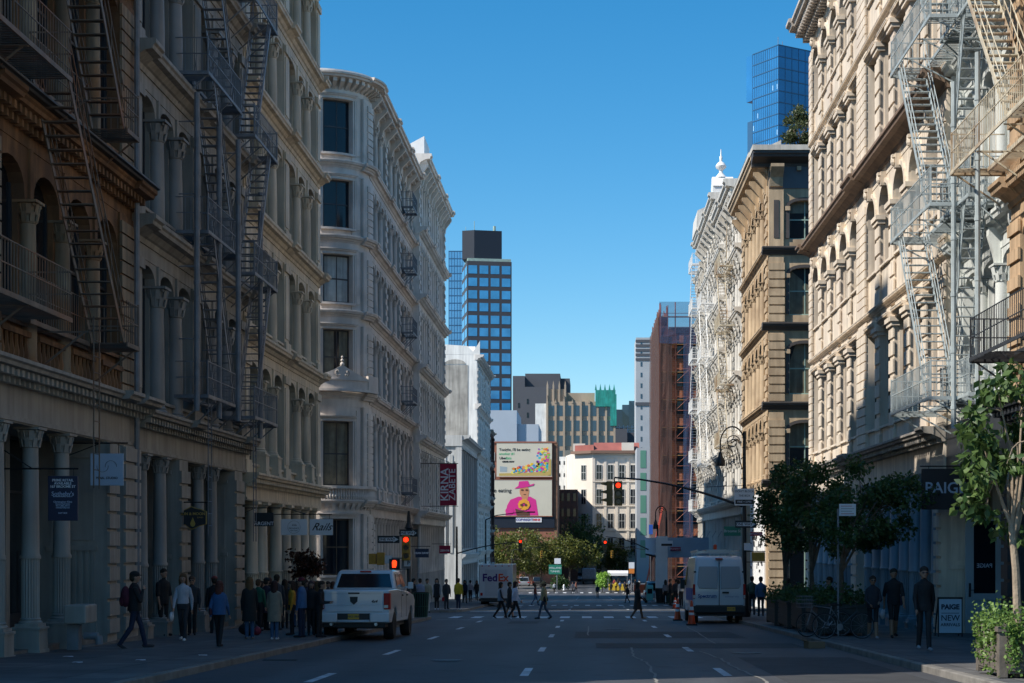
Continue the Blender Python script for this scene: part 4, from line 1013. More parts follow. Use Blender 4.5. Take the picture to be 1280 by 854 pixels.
fe('white fire escape with ladder rising above the roof beside the scaffolding', (XR, 0, gz(160)), -pi/2, [4.5, 9.1, 13.7, 18.3, 22.9, 26.9], -158.5, -153, M['iron_white'], w=1.0, stair_dir=-1)
fe('white fire escape on the front of the finial topped building', (XR, 0, gz(140)), -pi/2, [8.0, 12.4, 16.8, 21.2], -143, -138, M['iron_white'], w=1.2)
# rooftop bulkheads of the grey loft building (out of frame, they shade the front opposite)
b = MB(); b.box(4.6, 7.2, 2.2, 6, 29-gz(50), 36.0-gz(50)); mk('roof_bulkhead', b, M['a2_grey'], A2)
b = MB(); b.box(.5, 1.9, 2.2, 5, 29-gz(50), 33.8-gz(50)); mk('chimney', b, M['brick_dark'], A2)
for i, (px, y_) in enumerate(((1192, 44.6), (1222, 41.9))):
    b = MB(); b.tube((0, 0, 0), (0, 0, 9.2), .07, 8)
    for k in range(6): b.lathe(0, 0, [(.085, k*1.5+.5), (.085, k*1.5+.6)], 8)
    o = mk('standpipe', b, M['iron_pale'], None, ((px-VX)*y_/F, y_, 4.6), smooth=True); tag(o, ['pale vertical pipe before the zigzag fire escape at right, farther one', 'pale vertical pipe before the zigzag fire escape at right, nearer one'][i], 'pipe', 'vertical pipes on the pale iron front')
# standpipes on A2
for i, (yy, h0, h1) in enumerate(((46.4, 5.2, 14.0), (49.2, 5.2, 14.1), (50.2, 5.2, 13.6), (55.4, 5.0, 12.5))):
    b = MB(); b.tube((0, 0, 0), (0, 0, h1-h0), .08, 8)
    for k in range(6): b.lathe(0, 0, [(.095, k*1.5+.5), (.095, k*1.5+.6)], 8)
    for k in range(1, 5): b.tube((0, 0, k*2), (-.5, 0, k*2), .02, 5)
    px = XL+1.25 if yy > 50 and yy < 54 else XL+.9
    o = mk('standpipe', b, M['iron_grey'], None, (px, yy, h0), smooth=True)
    tag(o, ['tall grey vertical pipe in front of the first fire escape on the grey loft building', 'grey vertical pipe just left of a second, thicker looking pipe by the fire escape', 'grey vertical pipe just right of its twin by the middle of the grey loft building', 'grey vertical pipe near the cream building, beside the farther fire escape'][i], 'pipe', 'vertical pipes on the grey loft building')
# ---------------------------------------------------------------- far buildings
def tower(name, label, px0, px1, pytop, Y, depth, nx, nz, wallm, winm, ybase=None, rz=0, wfrac=.66, hfrac=.62, side=0, cat='building', pane_name='window', top_band=0.0, framem=None):
    s = F/Y; w = (px1-px0)/s; X0 = (px0-VX)/s; top = CZ-(pytop-HY)/s; zb_ = zg(300); h = top-zb_
    r_ = thing(name, label, cat, (X0, Y, zb_), rz, 'far buildings closing the view')
    b = MB(); b.box(0, w, 0, depth, 0, h); mk('walls', b, wallm, r_)
    cw_, ch = w/nx, (h-top_band)/nz
    me = MB().box(-cw_*wfrac/2, cw_*wfrac/2, -.05, .05, 0, ch*hfrac).mesh('window', winm)
    fr = None
    if framem: fr = MB().box(-cw_*wfrac/2-.12, cw_*wfrac/2+.12, -.12, -.0, -.14, 0).box(-cw_*wfrac/2-.12, cw_*wfrac/2+.12, -.16, -.0, ch*hfrac, ch*hfrac+.2).box(-.06, .06, -.12, -.051, 0, ch*hfrac).mesh('frame', framem)
    vis = 0
    for k in range(nz):
        zc = h-top_band-(k+.5)*ch-ch*hfrac/2
        if zc < 4: break
        for i in range(nx):
            o = inst(pane_name, me, r_, ((i+.5)*cw_, 0, zc)); vis += 1
            if fr: inst('frame', fr, o)
    if side:
        ns, sgn = abs(side), side
        cs = depth/ns; me2 = MB().box(-.05, .05, -cs*wfrac/2, cs*wfrac/2, 0, ch*hfrac).mesh('window', winm)
        for k in range(min(nz, 14)):
            zc = h-top_band-(k+.5)*ch-ch*hfrac/2
            for j in range(ns): inst(pane_name, me2, r_, (0 if side < 0 else w, (j+.5)*cs, zc))
    return r_, w, h, s
M['hotel_wall'] = mat('hotel_wall', (.055, .055, .065), .6, var=.1, scale=.2)
M['hotel_glass'] = mat('hotel_glass', (.06, .32, .62), .08, spec=.8, var=.25, scale=.25)  # reflected sky is put into the blue base colour
M['navy'] = mat('navy', (.010, .016, .030), .5)
hot, w, h, s = tower('hotel_tower', 'black framed high rise with a grid of blue windows and a black rooftop box', 584, 640, 326, 600, 18.6, 4, 24, M['hotel_wall'], M['hotel_glass'], rz=radians(10), wfrac=.78, hfrac=.66, side=-2, top_band=.8)
b = MB(); b.prism_z([(-1.5, 3), (0, 10), (11, 6.5), (12.6, 1.2), (2.6, .8)], h+1, h+11.2); mk('rooftop_box', b, M['navy'], hot)
b = MB(); b.box(.2, w-.2, .2, 10, h, h+1); b.tube((3, 4, h+10), (3, 4, h+15), .12, 5); b.tube((10, 2, h+11), (10, 2, h+13), .5, 6); b.tube((0, 5, h+10), (0, 5, h+13), .08, 4); mk('roof_gear', b, M['green_oxide'], hot)
# blue glass towers
M['tower_glass'] = mat('tower_glass', (.03, .18, .42), .12, spec=.9, var=.2, scale=.12); M['tower_glass2'] = mat('tower_glass2', (.10, .34, .62), .15, spec=.9, var=.2, scale=.1)
M['mullion_blue'] = mat('mullion_blue', (.03, .10, .20), .4); M['pane_pale'] = mat('pane_pale', (.30, .55, .80), .2, spec=.9)
def glass_tower(label, px, pytop, Y, w, depth, h_cut, rz, gm, nx, nz, nd, pale=.1):
    s = F/Y; X0 = (px-VX)/s; top = CZ-(pytop-HY)/s; zb_ = zg(300); h = top-zb_
    r_ = thing('glass_tower', label, 'tower', (X0, Y, zb_), rz, 'far buildings closing the view')
    b = MB(); b.box(0, w, 0, depth, 0, h); mk('glass_skin', b, gm, r_)
    m_ = MB()
    for i in range(nx+1): m_.box(w*i/nx-.05, w*i/nx+.05, -.08, -.002, h-h_cut, h)
    for i in range(nd+1): m_.box(-.08, -.002, depth*i/nd-.05, depth*i/nd+.05, h-h_cut, h)
    for k in range(nz+1):
        z = h-h_cut*k/nz; m_.box(-.1, w, -.1, -.002, z-.12, z+.12); m_.box(-.1, -.002, 0, depth, z-.12, z+.12)
    mk('mullions', m_, M['mullion_blue'], r_)
    p_ = MB()
    for i in range(nd):
        for k in range(nz):
            if random.random() < pale*(.3+1.4*k/nz): p_.box(-.06, -.003, depth*i/nd+.3, depth*(i+1)/nd-.3, h-h_cut*(k+1)/nz+.5, h-h_cut*k/nz-1.2)
    mk('pale_blinds', p_, M['pane_pale'], r_)  # pale panels at random, more of them lower down
    return r_, h
gt, h = glass_tower('blue glass tower seen above the tan block at right', 973, 56, 450, 14, 11, 46, radians(33), M['tower_glass'], 6, 15, 12)
b = MB(); b.box(.1, 8, 11.01, 13.4, 0, h-18); mk('side_wing', b, M['mullion_blue'], gt); b = MB(); b.box(.05, 8, 11.01, 13.8, h-12.5, h-.01); mk('overhang', b, M['tower_glass'], gt)
b = MB()
for k in range(6): b.box(3, 4.5, 3, 4+k*.2, h, h+.8)
b.tube((4, 5, h), (4, 5, h+4), .08, 5); b.tube((5.5, 5, h), (5.5, 5, h+3), .08, 5); mk('roof_gear', b, M['iron_grey'], gt)
gt2, h = glass_tower('slim pale blue glass tower left of the black framed high rise', 561, 314, 680, 5.6, 10, 60, 0, M['tower_glass2'], 5, 20, 3, .0)
# grey blocks
M['grey_dark'] = mat('grey_dark', (.085, .09, .105), .8, var=.1, scale=.1); M['grey_blue'] = mat('grey_blue', (.40, .46, .53), .8, var=.08, scale=.15)
M['gothic'] = mat('gothic', (.40, .32, .24), .8, var=.15, scale=.3); M['teal_net'] = mat('teal_net', (.02, .30, .25), .8, var=.3, scale=.5, streak=.3)
M['tower_grey'] = mat('tower_grey', (.40, .42, .44), .8, var=.1, scale=.2)
def block(name, label, parts, m, cat='building', Y=500):
    s = F/Y; x0 = parts[0][0]; zb_ = zg(300)
    r_ = thing(name, label, cat, ((x0-VX)/s, Y, zb_), 0, 'far buildings closing the view')
    b = MB()
    for (a, b_, top, dy) in parts:
        b.box((a-x0)/s, (b_-x0)/s, dy, dy+25, 0, CZ-(top-HY)/s-zb_)
    mk('walls', b, m, r_); return r_, s, x0, zb_
gb, s, x0, zb_ = block('grey_block', 'dark grey windowless block right of the black framed high rise', [(641, 656, 470, 0), (656, 700, 466, 3), (645, 690, 485, -4), (690, 712, 471, 6)], M['grey_dark'], Y=560)
b = MB()
for px, py in ((659, 500), (659, 517), (648, 505)): b.box((px-x0)/s, (px+2.2-x0)/s, -4.1, -4.0, CZ-(py+6-HY)/s-zb_, CZ-(py-HY)/s-zb_)
mk('window', b, M['glass'], gb)
pb, s, x0, zb_ = block('plain_wall_block', 'pale blue grey windowless wall behind the billboards', [(611, 646, 513, 0), (646, 673, 530, 1)], M['grey_blue'], Y=380)

# gothic tower
go, w, h, s = tower('gothic_tower', 'beige neo gothic office block with pointed piers and teal netting on one corner', 684, 768, 502, 480, 20, 8, 11, M['gothic'], M['glass_blue'], wfrac=.72, hfrac=.7, top_band=.5)
b = MB()
for i in range(9):
    xx = i*w/8; big = i in (0, 2, 4, 6, 8)
    b.box(xx-.28, xx+.28, -.7 if big else -.4, 0, 0, h-.5); b.prism_y([(xx-.3, h-.5), (xx, h+1.8 if big else h+.7), (xx+.3, h-.5)], -.5, .2)
mk('piers', b, M['gothic'], go)
b = MB(); b.box(0, 5, 0.5, 8, h, h+3.6)
for i in range(4): b.box(-.2+i*1.7, .3+i*1.7, 0, .6, h, h+4.6); b.prism_y([(-.2+i*1.7, h+4.6), (.05+i*1.7, h+6), (.3+i*1.7, h+4.6)], 0, .6)
b.box(5, 13.6, 4, 10, h, h+2.8); mk('penthouse', b, M['gothic'], go)
b = MB(); b.box(13.8, w+.3, -.9, 6, h-1.5, h+3.2); b.box(w-1.2, w+.6, -1.0, 6, h-7, h+2)
for i in range(5): b.prism_y([(13.6+i*1.3, h+3.2), (13.9+i*1.3, h+5.0), (14.2+i*1.3, h+3.2)], -.9, -.3)
mk('teal_netting', b, M['teal_net'], go)
b = MB(); b.box(-3.4, -.02, -.2, 14, 0, h-.6); mk('side_wall', b, M['i_white'], go)
# right-hand grey tower and hill of glass blocks
rt, w, h, s = tower('pale_tower', 'pale grey apartment tower left of the scaffolding', 795, 822, 422, 420, 14, 2, 22, M['tower_grey'], M['glass_blue'], wfrac=.16, hfrac=.42)
b = MB()
for k in range(5): b.box(-.1, w+.1, -.12, 0, h-1.2-k*1.15, h-.55-k*1.15)
b.box(-.15, w, -.2, 0, h-17, h-16.2); mk('louvres', b, M['grey_dark'], rt)
hb, s, x0, zb_ = block('glass_block', 'distant cluster of low glass blocks under the pale tower', [(768, 778, 512, 0), (778, 790, 505, 4), (786, 797, 502, -3), (790, 815, 500, 6)], M['glass_blue'], Y=640)
b = MB()
for k in range(12): b.box(0, 14, -3.2, -3.05, 40+k*1.0, 40.3+k*1.0)
for k in range(9): b.box(k*1.6, k*1.6+.35, -3.3, -3.1, 38, 52)
mk('mullions', b, M['tower_grey'], hb)
hill, s, x0, zb_ = block('dark_block', 'dark block with a jagged roofline below the distant glass cluster', [(768, 784, 536, 0), (784, 798, 540, 3), (797, 812, 505, 5)], M['grey_dark'], Y=520)
# billboard building
M['brick_red'] = brick('brick_red', (.34, .13, .08), (.28, .11, .07), (.3, .2, .16), 3)
Yb = 300.0; s = F/Yb; zb_ = zg(300)
bb = thing('billboard_building', 'red brick building whose side carries the stacked billboards', 'building', ((610-VX)/s, Yb, zb_), 0, 'far buildings closing the view')
zz = lambda py: CZ-(py-HY)/s-zb_
b = MB(); b.box(0, 12, 0, 22, 0, zz(552)); b.box(-.15, 12.2, -.15, 0, zz(552)-.3, zz(552)); mk('walls', b, M['brick_red'], bb)
b = MB(); b.box(11.8, 12.4, -.1, 20, 0, zz(553)); mk('corner_strip', b, mat('rust_brown', (.24, .13, .08), .9, var=.4, scale=1), bb)
for py in (571, 597, 620):
    o = add_window(bb, (615.5-610)/s, -.1, zz(py+5), .9, 1.5, M['frame_white'], M['glass_blue'], 'sash2')
b = MB(); b.box(.6, 11.9, -.3, -.02, zz(660), zz(646)); mk('dark_band', b, M['navy'], bb)
# billboards
M['bb_cream'] = mat('bb_cream', (.66, .62, .50), .6, var=.04, scale=.5)
def flatc(name, col): 
    if name not in M: M[name] = mat(name, col, .6)
    return M[name]
def poly_y(b, pts, y, t=.01): b.prism_y(pts, y-t, y)
def bbp(px, py): return ((px-610)/s, zz(py))
def ell(px, py, rx, ry, n=16): return [bbp(px+rx*cos(2*pi*k/n), py+ry*sin(2*pi*k/n)) for k in range(n)]
def panel(name, label, x0p, x1p, y0p, y1p):
    r_ = thing(name, label, 'billboard', ((610-VX)/s, Yb, zb_), 0, 'billboards on the brick side wall')
    (xa, za), (xb, zc) = bbp(x0p, y1p), bbp(x1p, y0p)
    mk('face', MB().box(xa, xb, -.45, -.25, za, zc), M['bb_cream'], r_)
    f_ = MB(); f_.box(xa-.1, xb+.1, -.5, -.2, za-.14, za); f_.box(xa-.1, xb+.1, -.5, -.2, zc, zc+.1); mk('frame', f_, M['brick_red'], r_)
    return r_
u = panel('billboard', 'upper cream billboard with lettering and a reclining figure in a multicoloured suit', 621, 690, 554, 596)
def tx(r_, body_, size, m, px, py, bold=0, **k):
    x, z = bbp(px, py); return text(body_, size, m, r_, (x, -.47, z), align='LEFT', bold=bold, **k)
tx(u, "Tonight, I'll be eating", .66, M['black'], 624, 562.5, .012); tx(u, "another #1", .62, flatc('bb_green', (.12, .50, .22)), 624, 567.5, .008)
tx(u, "Uber", .6, M['black'], 624.5, 573, .015); tx(u, "Eats", .6, flatc('bb_green', (.12, .5, .22)), 632.5, 573, .015); tx(u, "ORDER NOW", .34, M['black'], 628, 577.5, .03)
cols = [(.85, .18, .05), (.02, .55, .60), (.85, .55, .03), (.65, .05, .35), (.05, .3, .65), (.25, .55, .1), (.85, .35, .1), (.35, .08, .45), (.9, .75, .1)]
fig = []
for k in range(190):
    t = random.random()
    if t < .62: px = 641+t/.62*45; py = 592-(px-641)*.08-random.random()*(6+(px-641)*.17)
    else: px = 671+random.random()*17; py = 560+random.random()*30
    fig.append((px, py))
for ci, c_ in enumerate(cols):
    b = MB()
    for k, (px, py) in enumerate(fig):
        if k % len(cols) == ci:
            a = random.random()*3; r_ = random.uniform(1.0, 2.4); n = random.choice([4, 5, 6])
            pts = [bbp(px+r_*cos(a+2*pi*q/n), py+r_*.8*sin(a+2*pi*q/n)) for q in range(n)]; poly_y(b, pts, -.452-.002*(k % 17), .01)
    mk('figure', b, flatc('bbc%d' % ci, c_), u)
b = MB(); poly_y(b, [bbp(624, 595), bbp(689, 595), bbp(689, 589), bbp(660, 591), bbp(624, 592)], -.452); poly_y(b, [bbp(685, 594), bbp(689, 594), bbp(689, 574), bbp(686, 575)], -.49); mk('sofa', b, flatc('bb_sofa', (.55, .40, .12)), u)
b = MB(); poly_y(b, [bbp(625, 590), bbp(634, 590), bbp(634, 584), bbp(625, 583)], -.455); mk('bed_box', b, flatc('bb_grey', (.35, .42, .45)), u)
l = panel('billboard', 'lower cream billboard showing a figure in a pink hat and pink jacket', 614, 690, 600, 645)
tx(l, "be eating", 1.0, M['black'], 614, 613.5, .014)
pk_ = flatc('bb_pink', (.72, .03, .28)); sk_ = flatc('bb_skin', (.62, .28, .14)); ye = flatc('bb_yel', (.85, .40, .04))
b = MB(); poly_y(b, [bbp(632, 644.5), bbp(634, 632), bbp(638, 625), bbp(648, 621), bbp(663, 621), bbp(670, 625), bbp(673, 644.5)], -.46)
poly_y(b, ell(637, 639, 5.2, 4.8), -.49); mk('jacket', b, pk_, l)
b = MB(); poly_y(b, [bbp(643, 611), bbp(648, 607.5), bbp(649, 602), bbp(660, 601.3), bbp(662, 606.5), bbp(668, 604.5), bbp(667, 607), bbp(655, 609.8)], -.50); mk('hat', b, pk_, l)
b = MB(); poly_y(b, ell(655.5, 614.5, 6.0, 8.0), -.475); poly_y(b, [bbp(651, 619), bbp(661, 619), bbp(659, 626), bbp(654, 626)], -.472); mk('face_shape', b, sk_, l)
b = MB()
for k in range(11):
    a = k*1.9; poly_y(b, ell(655+5*cos(a), 631+4.5*sin(a), 2.6, 2.6, 9), -.51-.004*k)
mk('blossoms', b, ye, l)
b = MB(); poly_y(b, ell(653, 612.8, 1.9, 1.2, 8), -.50); poly_y(b, ell(658.5, 612.8, 1.9, 1.2, 8), -.502); poly_y(b, ell(656, 618.2, 1.8, .5, 8), -.50); poly_y(b, [bbp(644, 636), bbp(662, 641), bbp(662, 644.5), bbp(646, 644.5)], -.505); poly_y(b, ell(652, 631.5, 1.7, 1.5), -.575); poly_y(b, ell(657.5, 631.5, 1.7, 1.5), -.578); mk('dark_details', b, flatc('bb_dk', (.12, .05, .03)), l)
b = MB(); x_, z_ = bbp(645, 653); b.box(x_, x_+4.6, -.4, -.31, z_, z_+.85); o = mk('sign_board', b, M['sign_white'], None, ((610-VX)/s, Yb, zb_)); tag(o, 'small white strip sign under the pink hat billboard', 'sign')
text('COPYRIGHT', .55, flatc('bb_navy', (.05, .03, .25)), o, (x_+1.55, -.41, z_+.42), bold=.02); text('MINE', .55, flatc('bb_red', (.6, .02, .05)), o, (x_+3.7, -.41, z_+.42), bold=.02)
# dark gap building with fire escapes, white slice, cream white corner building
dg, w, h, s2 = tower('dark_brick_block', 'dark brick tenement in shadow between the billboards and the cream building', 699, 722, 612, 325, 15, 3, 6, M['brick_dark'], M['glass'], wfrac=.45, hfrac=.5)
ws, w, h, s2 = tower('white_slice_building', 'narrow white wall with one side window beside the billboards', 697, 708, 571, 345, 10, 2, 10, M['i_white'], M['glass'], wfrac=.25, hfrac=.3)
gg, w, h, s2 = tower('olive_block', 'plain olive grey wall left of the cream corner building', 706, 722, 563, 350, 12, 1, 8, mat('olive', (.17, .17, .15), .9), M['glass'], wfrac=.0, hfrac=.0)
M['cream_far'] = mat('cream_far', (.74, .66, .56), .75, var=.08, scale=.4); M['red_roof'] = mat('red_roof', (.32, .10, .08), .8, var=.15, scale=.6)
def cream_face(label, px0, px1, pyt0, rz, ncol, Y, width):
    s = F/Y; r_ = thing('cream_corner_building', label, 'building', ((px0-VX)/s, Y, zg(300)), rz, 'far buildings closing the view')
    zb_ = zg(300); h = CZ-(pyt0-HY)/s-zb_
    return r_, h, s
Yc = 330.; s = F/Yc
cr = thing('cream_corner_building', 'cream white five storey corner building with red roof edge', 'building', ((741-VX)/s, Yc, zb_), 0, 'far buildings closing the view')
h = CZ-(565-HY)/s-zb_; Wd = (798-741)/s*1.02
b = MB(); b.box(0, Wd, 0, 16, 0, h); ang = radians(40)
b.prism_z([(0, 0), (0, 16), (-5.5, 16), (-3.6, 3.2)], 0, h); mk('walls', b, M['cream_far'], cr)
nz = 5; sp = (h-1.5)/nz
for k in range(nz):
    for i in range(4): add_window(cr, (i+.55)*Wd/4.1, -.12, .8+k*sp, 1.15, sp*.62, M['frame_white'], M['glass'], 'sash2')
    q = Vector((-3.6, 3.2, 0)); a = atan2(-3.2, 3.6)
    c_ = q*.5; add_window(cr, c_.x-.04, c_.y-.12, .8+k*sp, 1.3, sp*.62, M['frame_white'], M['glass'], 'sash2', rz=a)
b = MB()
for i in range(5): b.box(i*Wd/4.1-.02-.25+.2, i*Wd/4.1+.25+.2, -.16, -.0, 0, h-1)
for k in range(1, nz+1): b.box(-.05, Wd, -.22, -.0, .35+k*sp, .62+k*sp)
mk('pilasters', b, M['cream_far'], cr)
b = MB(); b.box(-.4, Wd+.3, -.9, 0, h-.3, h+.25); b.prism_z([(-.35, -.85), (.1, 0), (-3.6, 3.2), (-4.4, 2.7)], h-.3, h+.24); mk('cornice', b, mat('brown_cornice', (.20, .12, .085), .7), cr)
b = MB(); b.prism_x([(-.3, h+.25), (1.6, h+1.9), (3, h+1.9), (3, h+.25)], .2, Wd); b.prism_z([(.15, -.25), (.15, 3), (-3.4, 5), (-3.9, 3)], h+.25, h+1.4); mk('mansard', b, M['red_roof'], cr)
b = MB()
for xx in (-3.9, Wd*.62): b.box(xx, xx+2.4, -.5 if xx > 0 else 2.7, .4 if xx > 0 else 3.4, h+.26, h+1.8)
mk('parapet', b, M['cream_far'], cr)
gn, w, h, s2 = tower('green_bay_building', 'pale building with tall green glass bays beside the cream corner building', 796, 812, 560, 318, 15, 1, 6, M['tower_grey'], mat('green_glass', (.12, .30, .22), .3, spec=.7), wfrac=.45, hfrac=.78)
# ---------------------------------------------------------------- signs facing down the street (toward the camera)
def board(label, px0, px1, py0, py1, Y, m, cat='sign', name='hanging_sign', group=None, arm=None, t=.05, border=None, post=None):
    s = F/Y; a = P(px0, py1, Y); b_ = P(px1, py0, Y); w = b_.x-a.x; h = b_.z-a.z
    r_ = thing(name, label, cat, (a.x, Y, a.z), 0, group)
    mk('face', MB().box(0, w, 0, t, 0, h), m, r_, bevel=.006)
    if border: mk('border', MB().box(-.015, w+.015, .006, t+.012, -.015, h+.015), border, r_)
    if arm:   # (px from, px to, py)
        p0 = P(arm[0], arm[2], Y); p1 = P(arm[1], arm[2], Y); o = Vector((a.x, Y, a.z)); b = MB()
        b.tube(p0-o, p1-o, .02, 6)
        for q in (.15, .85): b.tube((w*q, t/2, h), (w*q, t/2, p0.z-a.z), .008, 4)
        if len(arm) > 3: b.tube(P(arm[0], arm[3], Y)-o, P((arm[0]*.45+arm[1]*.55), arm[2], Y)-o, .014, 5)
        mk('bracket', b, M['black'], r_)
    return r_, w, h
def T_(r_, s, size, m, x, z, **k): return text(s, size, m, r_, (x, -.004, z), **k)
M['navy_sign'] = mat('navy_sign', (.012, .02, .055), .5); M['pale_blue_sign'] = mat('pale_blue_sign', (.42, .50, .62), .5)
M['ink'] = mat('ink', (.015, .015, .02), .5); M['ink_white'] = mat('ink_white', (.75, .77, .8), .5); M['gold'] = mat('gold', (.45, .30, .06), .5)
M['banner_red'] = mat('banner_red', (.33, .01, .045), .7)
r_, w, h = board('navy sign advertising prime retail space, hanging from a rod before the fluted columns', 60, 97, 595, 651, 34.2, M['navy_sign'], arm=(-30, 98, 586, 540))
for k, (t_, z_, sz) in enumerate((('PRIME RETAIL', .9, .072), ('AVAILABLE', .83, .072), ('167 BROOME ST', .76, .072), ("Sotheby's", .60, .12), ('INTERNATIONAL REALTY', .54, .034), ('Christopher Kline', .42, .052), ('Licensed Real Estate', .375, .036), ('917.385.3915', .33, .052), ('sothebysrealty.com', .29, .036), ('EAST SIDE', .17, .04))):
    T_(r_, t_, sz, M['ink_white'] if k < 3 else M['pale_blue_sign'], w/2, h*z_, bold=.001)
r_, w, h = board('square pale blue sign with a two arc swirl above dark lettering', 113, 154, 567, 607, 38.5, M['pale_blue_sign'], arm=(84, 160, 554, 570))
b = MB()
for c_, a0, a1 in (((.29, .42), pi*.95, pi*2.05), ((.48, .42), -.1, pi*1.05)):
    R_ = .13; n = 14
    for k in range(n):
        aa, ab = a0+(a1-a0)*k/n, a0+(a1-a0)*(k+1)/n
        b.bar((w*.5+(c_[0]-.385)*1.0+R_*cos(aa), -.004, c_[1]+.02+R_*sin(aa)), (w*.5+(c_[0]-.385)+R_*cos(ab), -.004, c_[1]+.02+R_*sin(ab)), .006, .016, up=(0, 1, 0))
mk('emblem', b, M['ink'], r_); T_(r_, 'PEARL STUDIO', .075, M['ink'], w/2, .17, bold=.001)
# ornate black and gold board
s = F/47.5; a = P(225, 660, 47.5)
r_ = thing('hanging_sign', 'black shaped sign with gold lettering and a gold flame drop', 'sign', (a.x, 47.5, a.z), 0)
pts = [(225, 640), (233, 637), (239, 634), (244, 636), (250, 637), (257, 640), (257, 655), (249, 657), (243, 660), (240, 661), (237, 660), (232, 656), (225, 655)]
mk('face', MB().prism_y([((p[0]-225)/s, (660-p[1])/s) for p in pts], 0, .06), M['ink'], r_)
mk('border', MB().prism_y([((p[0]-241)*1.06/s+16/s, (647.5-p[1])*1.08/s+12.5/s) for p in pts], .02, .05), M['gold'], r_)
T_(r_, 'SUN & MOON', .11, M['gold'], 16/s, 17.5/s, bold=.002); T_(r_, 'SOHO', .06, M['gold'], 25/s, 13/s)
b = MB(); b.prism_y([((241-225+3.2*x_)/s, z_/s) for x_, z_ in ((0, 13), (.5, 9), (1, 5.5), (.7, 2.5), (0, 1.2), (-.7, 2.5), (-1, 5.5), (-.5, 9))], -.02, 0); mk('emblem', b, M['gold'], r_)
b = MB(); o = Vector((a.x, 47.5, a.z)); b.tube(P(196, 628, 47.5)-o, P(260, 628, 47.5)-o, .02, 6); b.tube(P(196, 648, 47.5)-o, P(222, 628, 47.5)-o, .014, 5); mk('bracket', b, M['black'], r_)
r_, w, h = board('black sign reading ARGENT in front of the cream columns', 318, 342, 641, 658, 57.5, M['ink'], arm=(281, 350, 635, 652)); T_(r_, 'ARGENT', .17, M['ink_white'], w/2, .09, bold=.002)
r_, w, h = board('pale sign with a thin ringed emblem, between the ARGENT and Rails signs', 351, 384, 649, 669, 61.5, M['sign_white'], arm=(318, 388, 643)); 
b = MB(); n = 24
for k in range(n):
    aa, ab = 2*pi*k/n, 2*pi*(k+1)/n; b.bar((w/2+.23*cos(aa), -.004, h/2+.23*sin(aa)), (w/2+.23*cos(ab), -.004, h/2+.23*sin(ab)), .006, .018, up=(0, 1, 0))
mk('emblem', b, M['ink'], r_); T_(r_, 'Villa', .11, M['ink'], w/2, h*.62, shear=.3); T_(r_, 'PROVENCE', .075, M['ink'], w/2, h*.42); T_(r_, 'NEW YORK', .05, M['ink'], w/2, h*.28)
r_, w, h = board('white sign with the handwritten word Rails', 387, 416, 649, 669, 63.5, M['sign_white'], arm=(345, 415, 643, 632)); T_(r_, 'Rails', .40, M['ink'], w/2, h*.5, shear=.55, bold=.003)
# red banner
Yb_ = 121.; a = P(550, 632, Yb_); r_ = thing('banner', 'tall crimson banner with white rotated KIRNA ZABETE lettering', 'banner', (a.x, Yb_, a.z)); s = F/Yb_
w, h = 21/s, 52/s; mk('cloth', MB().box(0, w, 0, .04, 0, h), M['banner_red'], r_)
text('KIRNA', .80, M['ink_white'], r_, (w*.29, -.006, h*.5), rot=(pi/2, -pi/2, 0), bold=.012); text('ZABETE', .66, M['ink_white'], r_, (w*.74, -.006, h*.5), rot=(pi/2, -pi/2, 0), bold=.004)
b = MB(); b.tube((-1.5, .05, h+.03), (w+.1, .05, h+.03), .03, 6); b.tube((-1.5, .05, -.05), (w+.1, .05, -.05), .025, 6); b.tube((-1.5, .05, h+1), (w*.7, .05, h+.03), .015, 5); mk('bracket', b, M['black'], r_)
r_, w, h = board('small dark sign with pale lettering beside the left corner signals', 519, 536, 686, 697, 92, M['navy_sign'], arm=(512, 538, 683)); T_(r_, 'DEAN DAVEY', .14, M['ink_white'], w/2, h/2, bold=.004)
r_, w, h = board('small crimson sign with white lettering under the red banner', 549, 563, 682, 692, 112, M['banner_red'], arm=(540, 564, 680)); T_(r_, 'ZEPHYR', .17, M['ink_white'], w/2, h*.35, bold=.004)
# right side shop signs
r_, w, h = board('large black projecting sign reading PAIGE above the right pavement', 1152, 1212, 586, 637, 47.3, M['ink'], arm=(1150, 1215, 583)); T_(r_, 'PAIGE', .44, M['pale_blue_sign'], w/2, h*.52, bold=.006)
r_, w, h = board('smaller black projecting sign behind the dark street tree', 1072, 1106, 664, 687, 60, M['ink'], arm=(1070, 1112, 662)); T_(r_, 'BOUTIQUE', .13, M['ink_white'], w/2, h*.5)
# A-frame
Ya = 45.5; a = P(1172, 795, Ya); gzv = gz(Ya)
r_ = thing('sandwich_board', 'black framed A board on the pavement reading PAIGE NEW ARRIVALS', 'sandwich board', (a.x, Ya, gzv))
b = MB(); W_ = .68; Hh = 1.02
mk('panel', MB().box(.03, W_-.03, -.012, .01, .1, Hh), mat('aboard', (.40, .52, .62), .5), r_)
fr = MB()
for sx in (0, W_-.04): fr.bar((sx+.02, -.1+.09, 0), (sx+.02, 0, Hh+.04), .04, .03, up=(1, 0, 0)); fr.bar((sx+.02, .45, 0), (sx+.02, .02, Hh+.04), .04, .03, up=(1, 0, 0))
fr.box(0, W_, -.015, .03, Hh, Hh+.05); fr.box(0, W_, -.015, .012, .06, .1); mk('frame', fr, M['black'], r_)
for t_, z_, sz, bo in (('PAIGE', .80, .185, .008), ('NEW', .50, .22, .002), ('ARRIVALS', .32, .12, .002)): text(t_, sz, M['navy_sign'], r_, (W_/2, -.018, z_), bold=bo)
mk('rule', MB().box(.1, W_-.1, -.02, -.012, .63, .645), M['navy_sign'], r_)
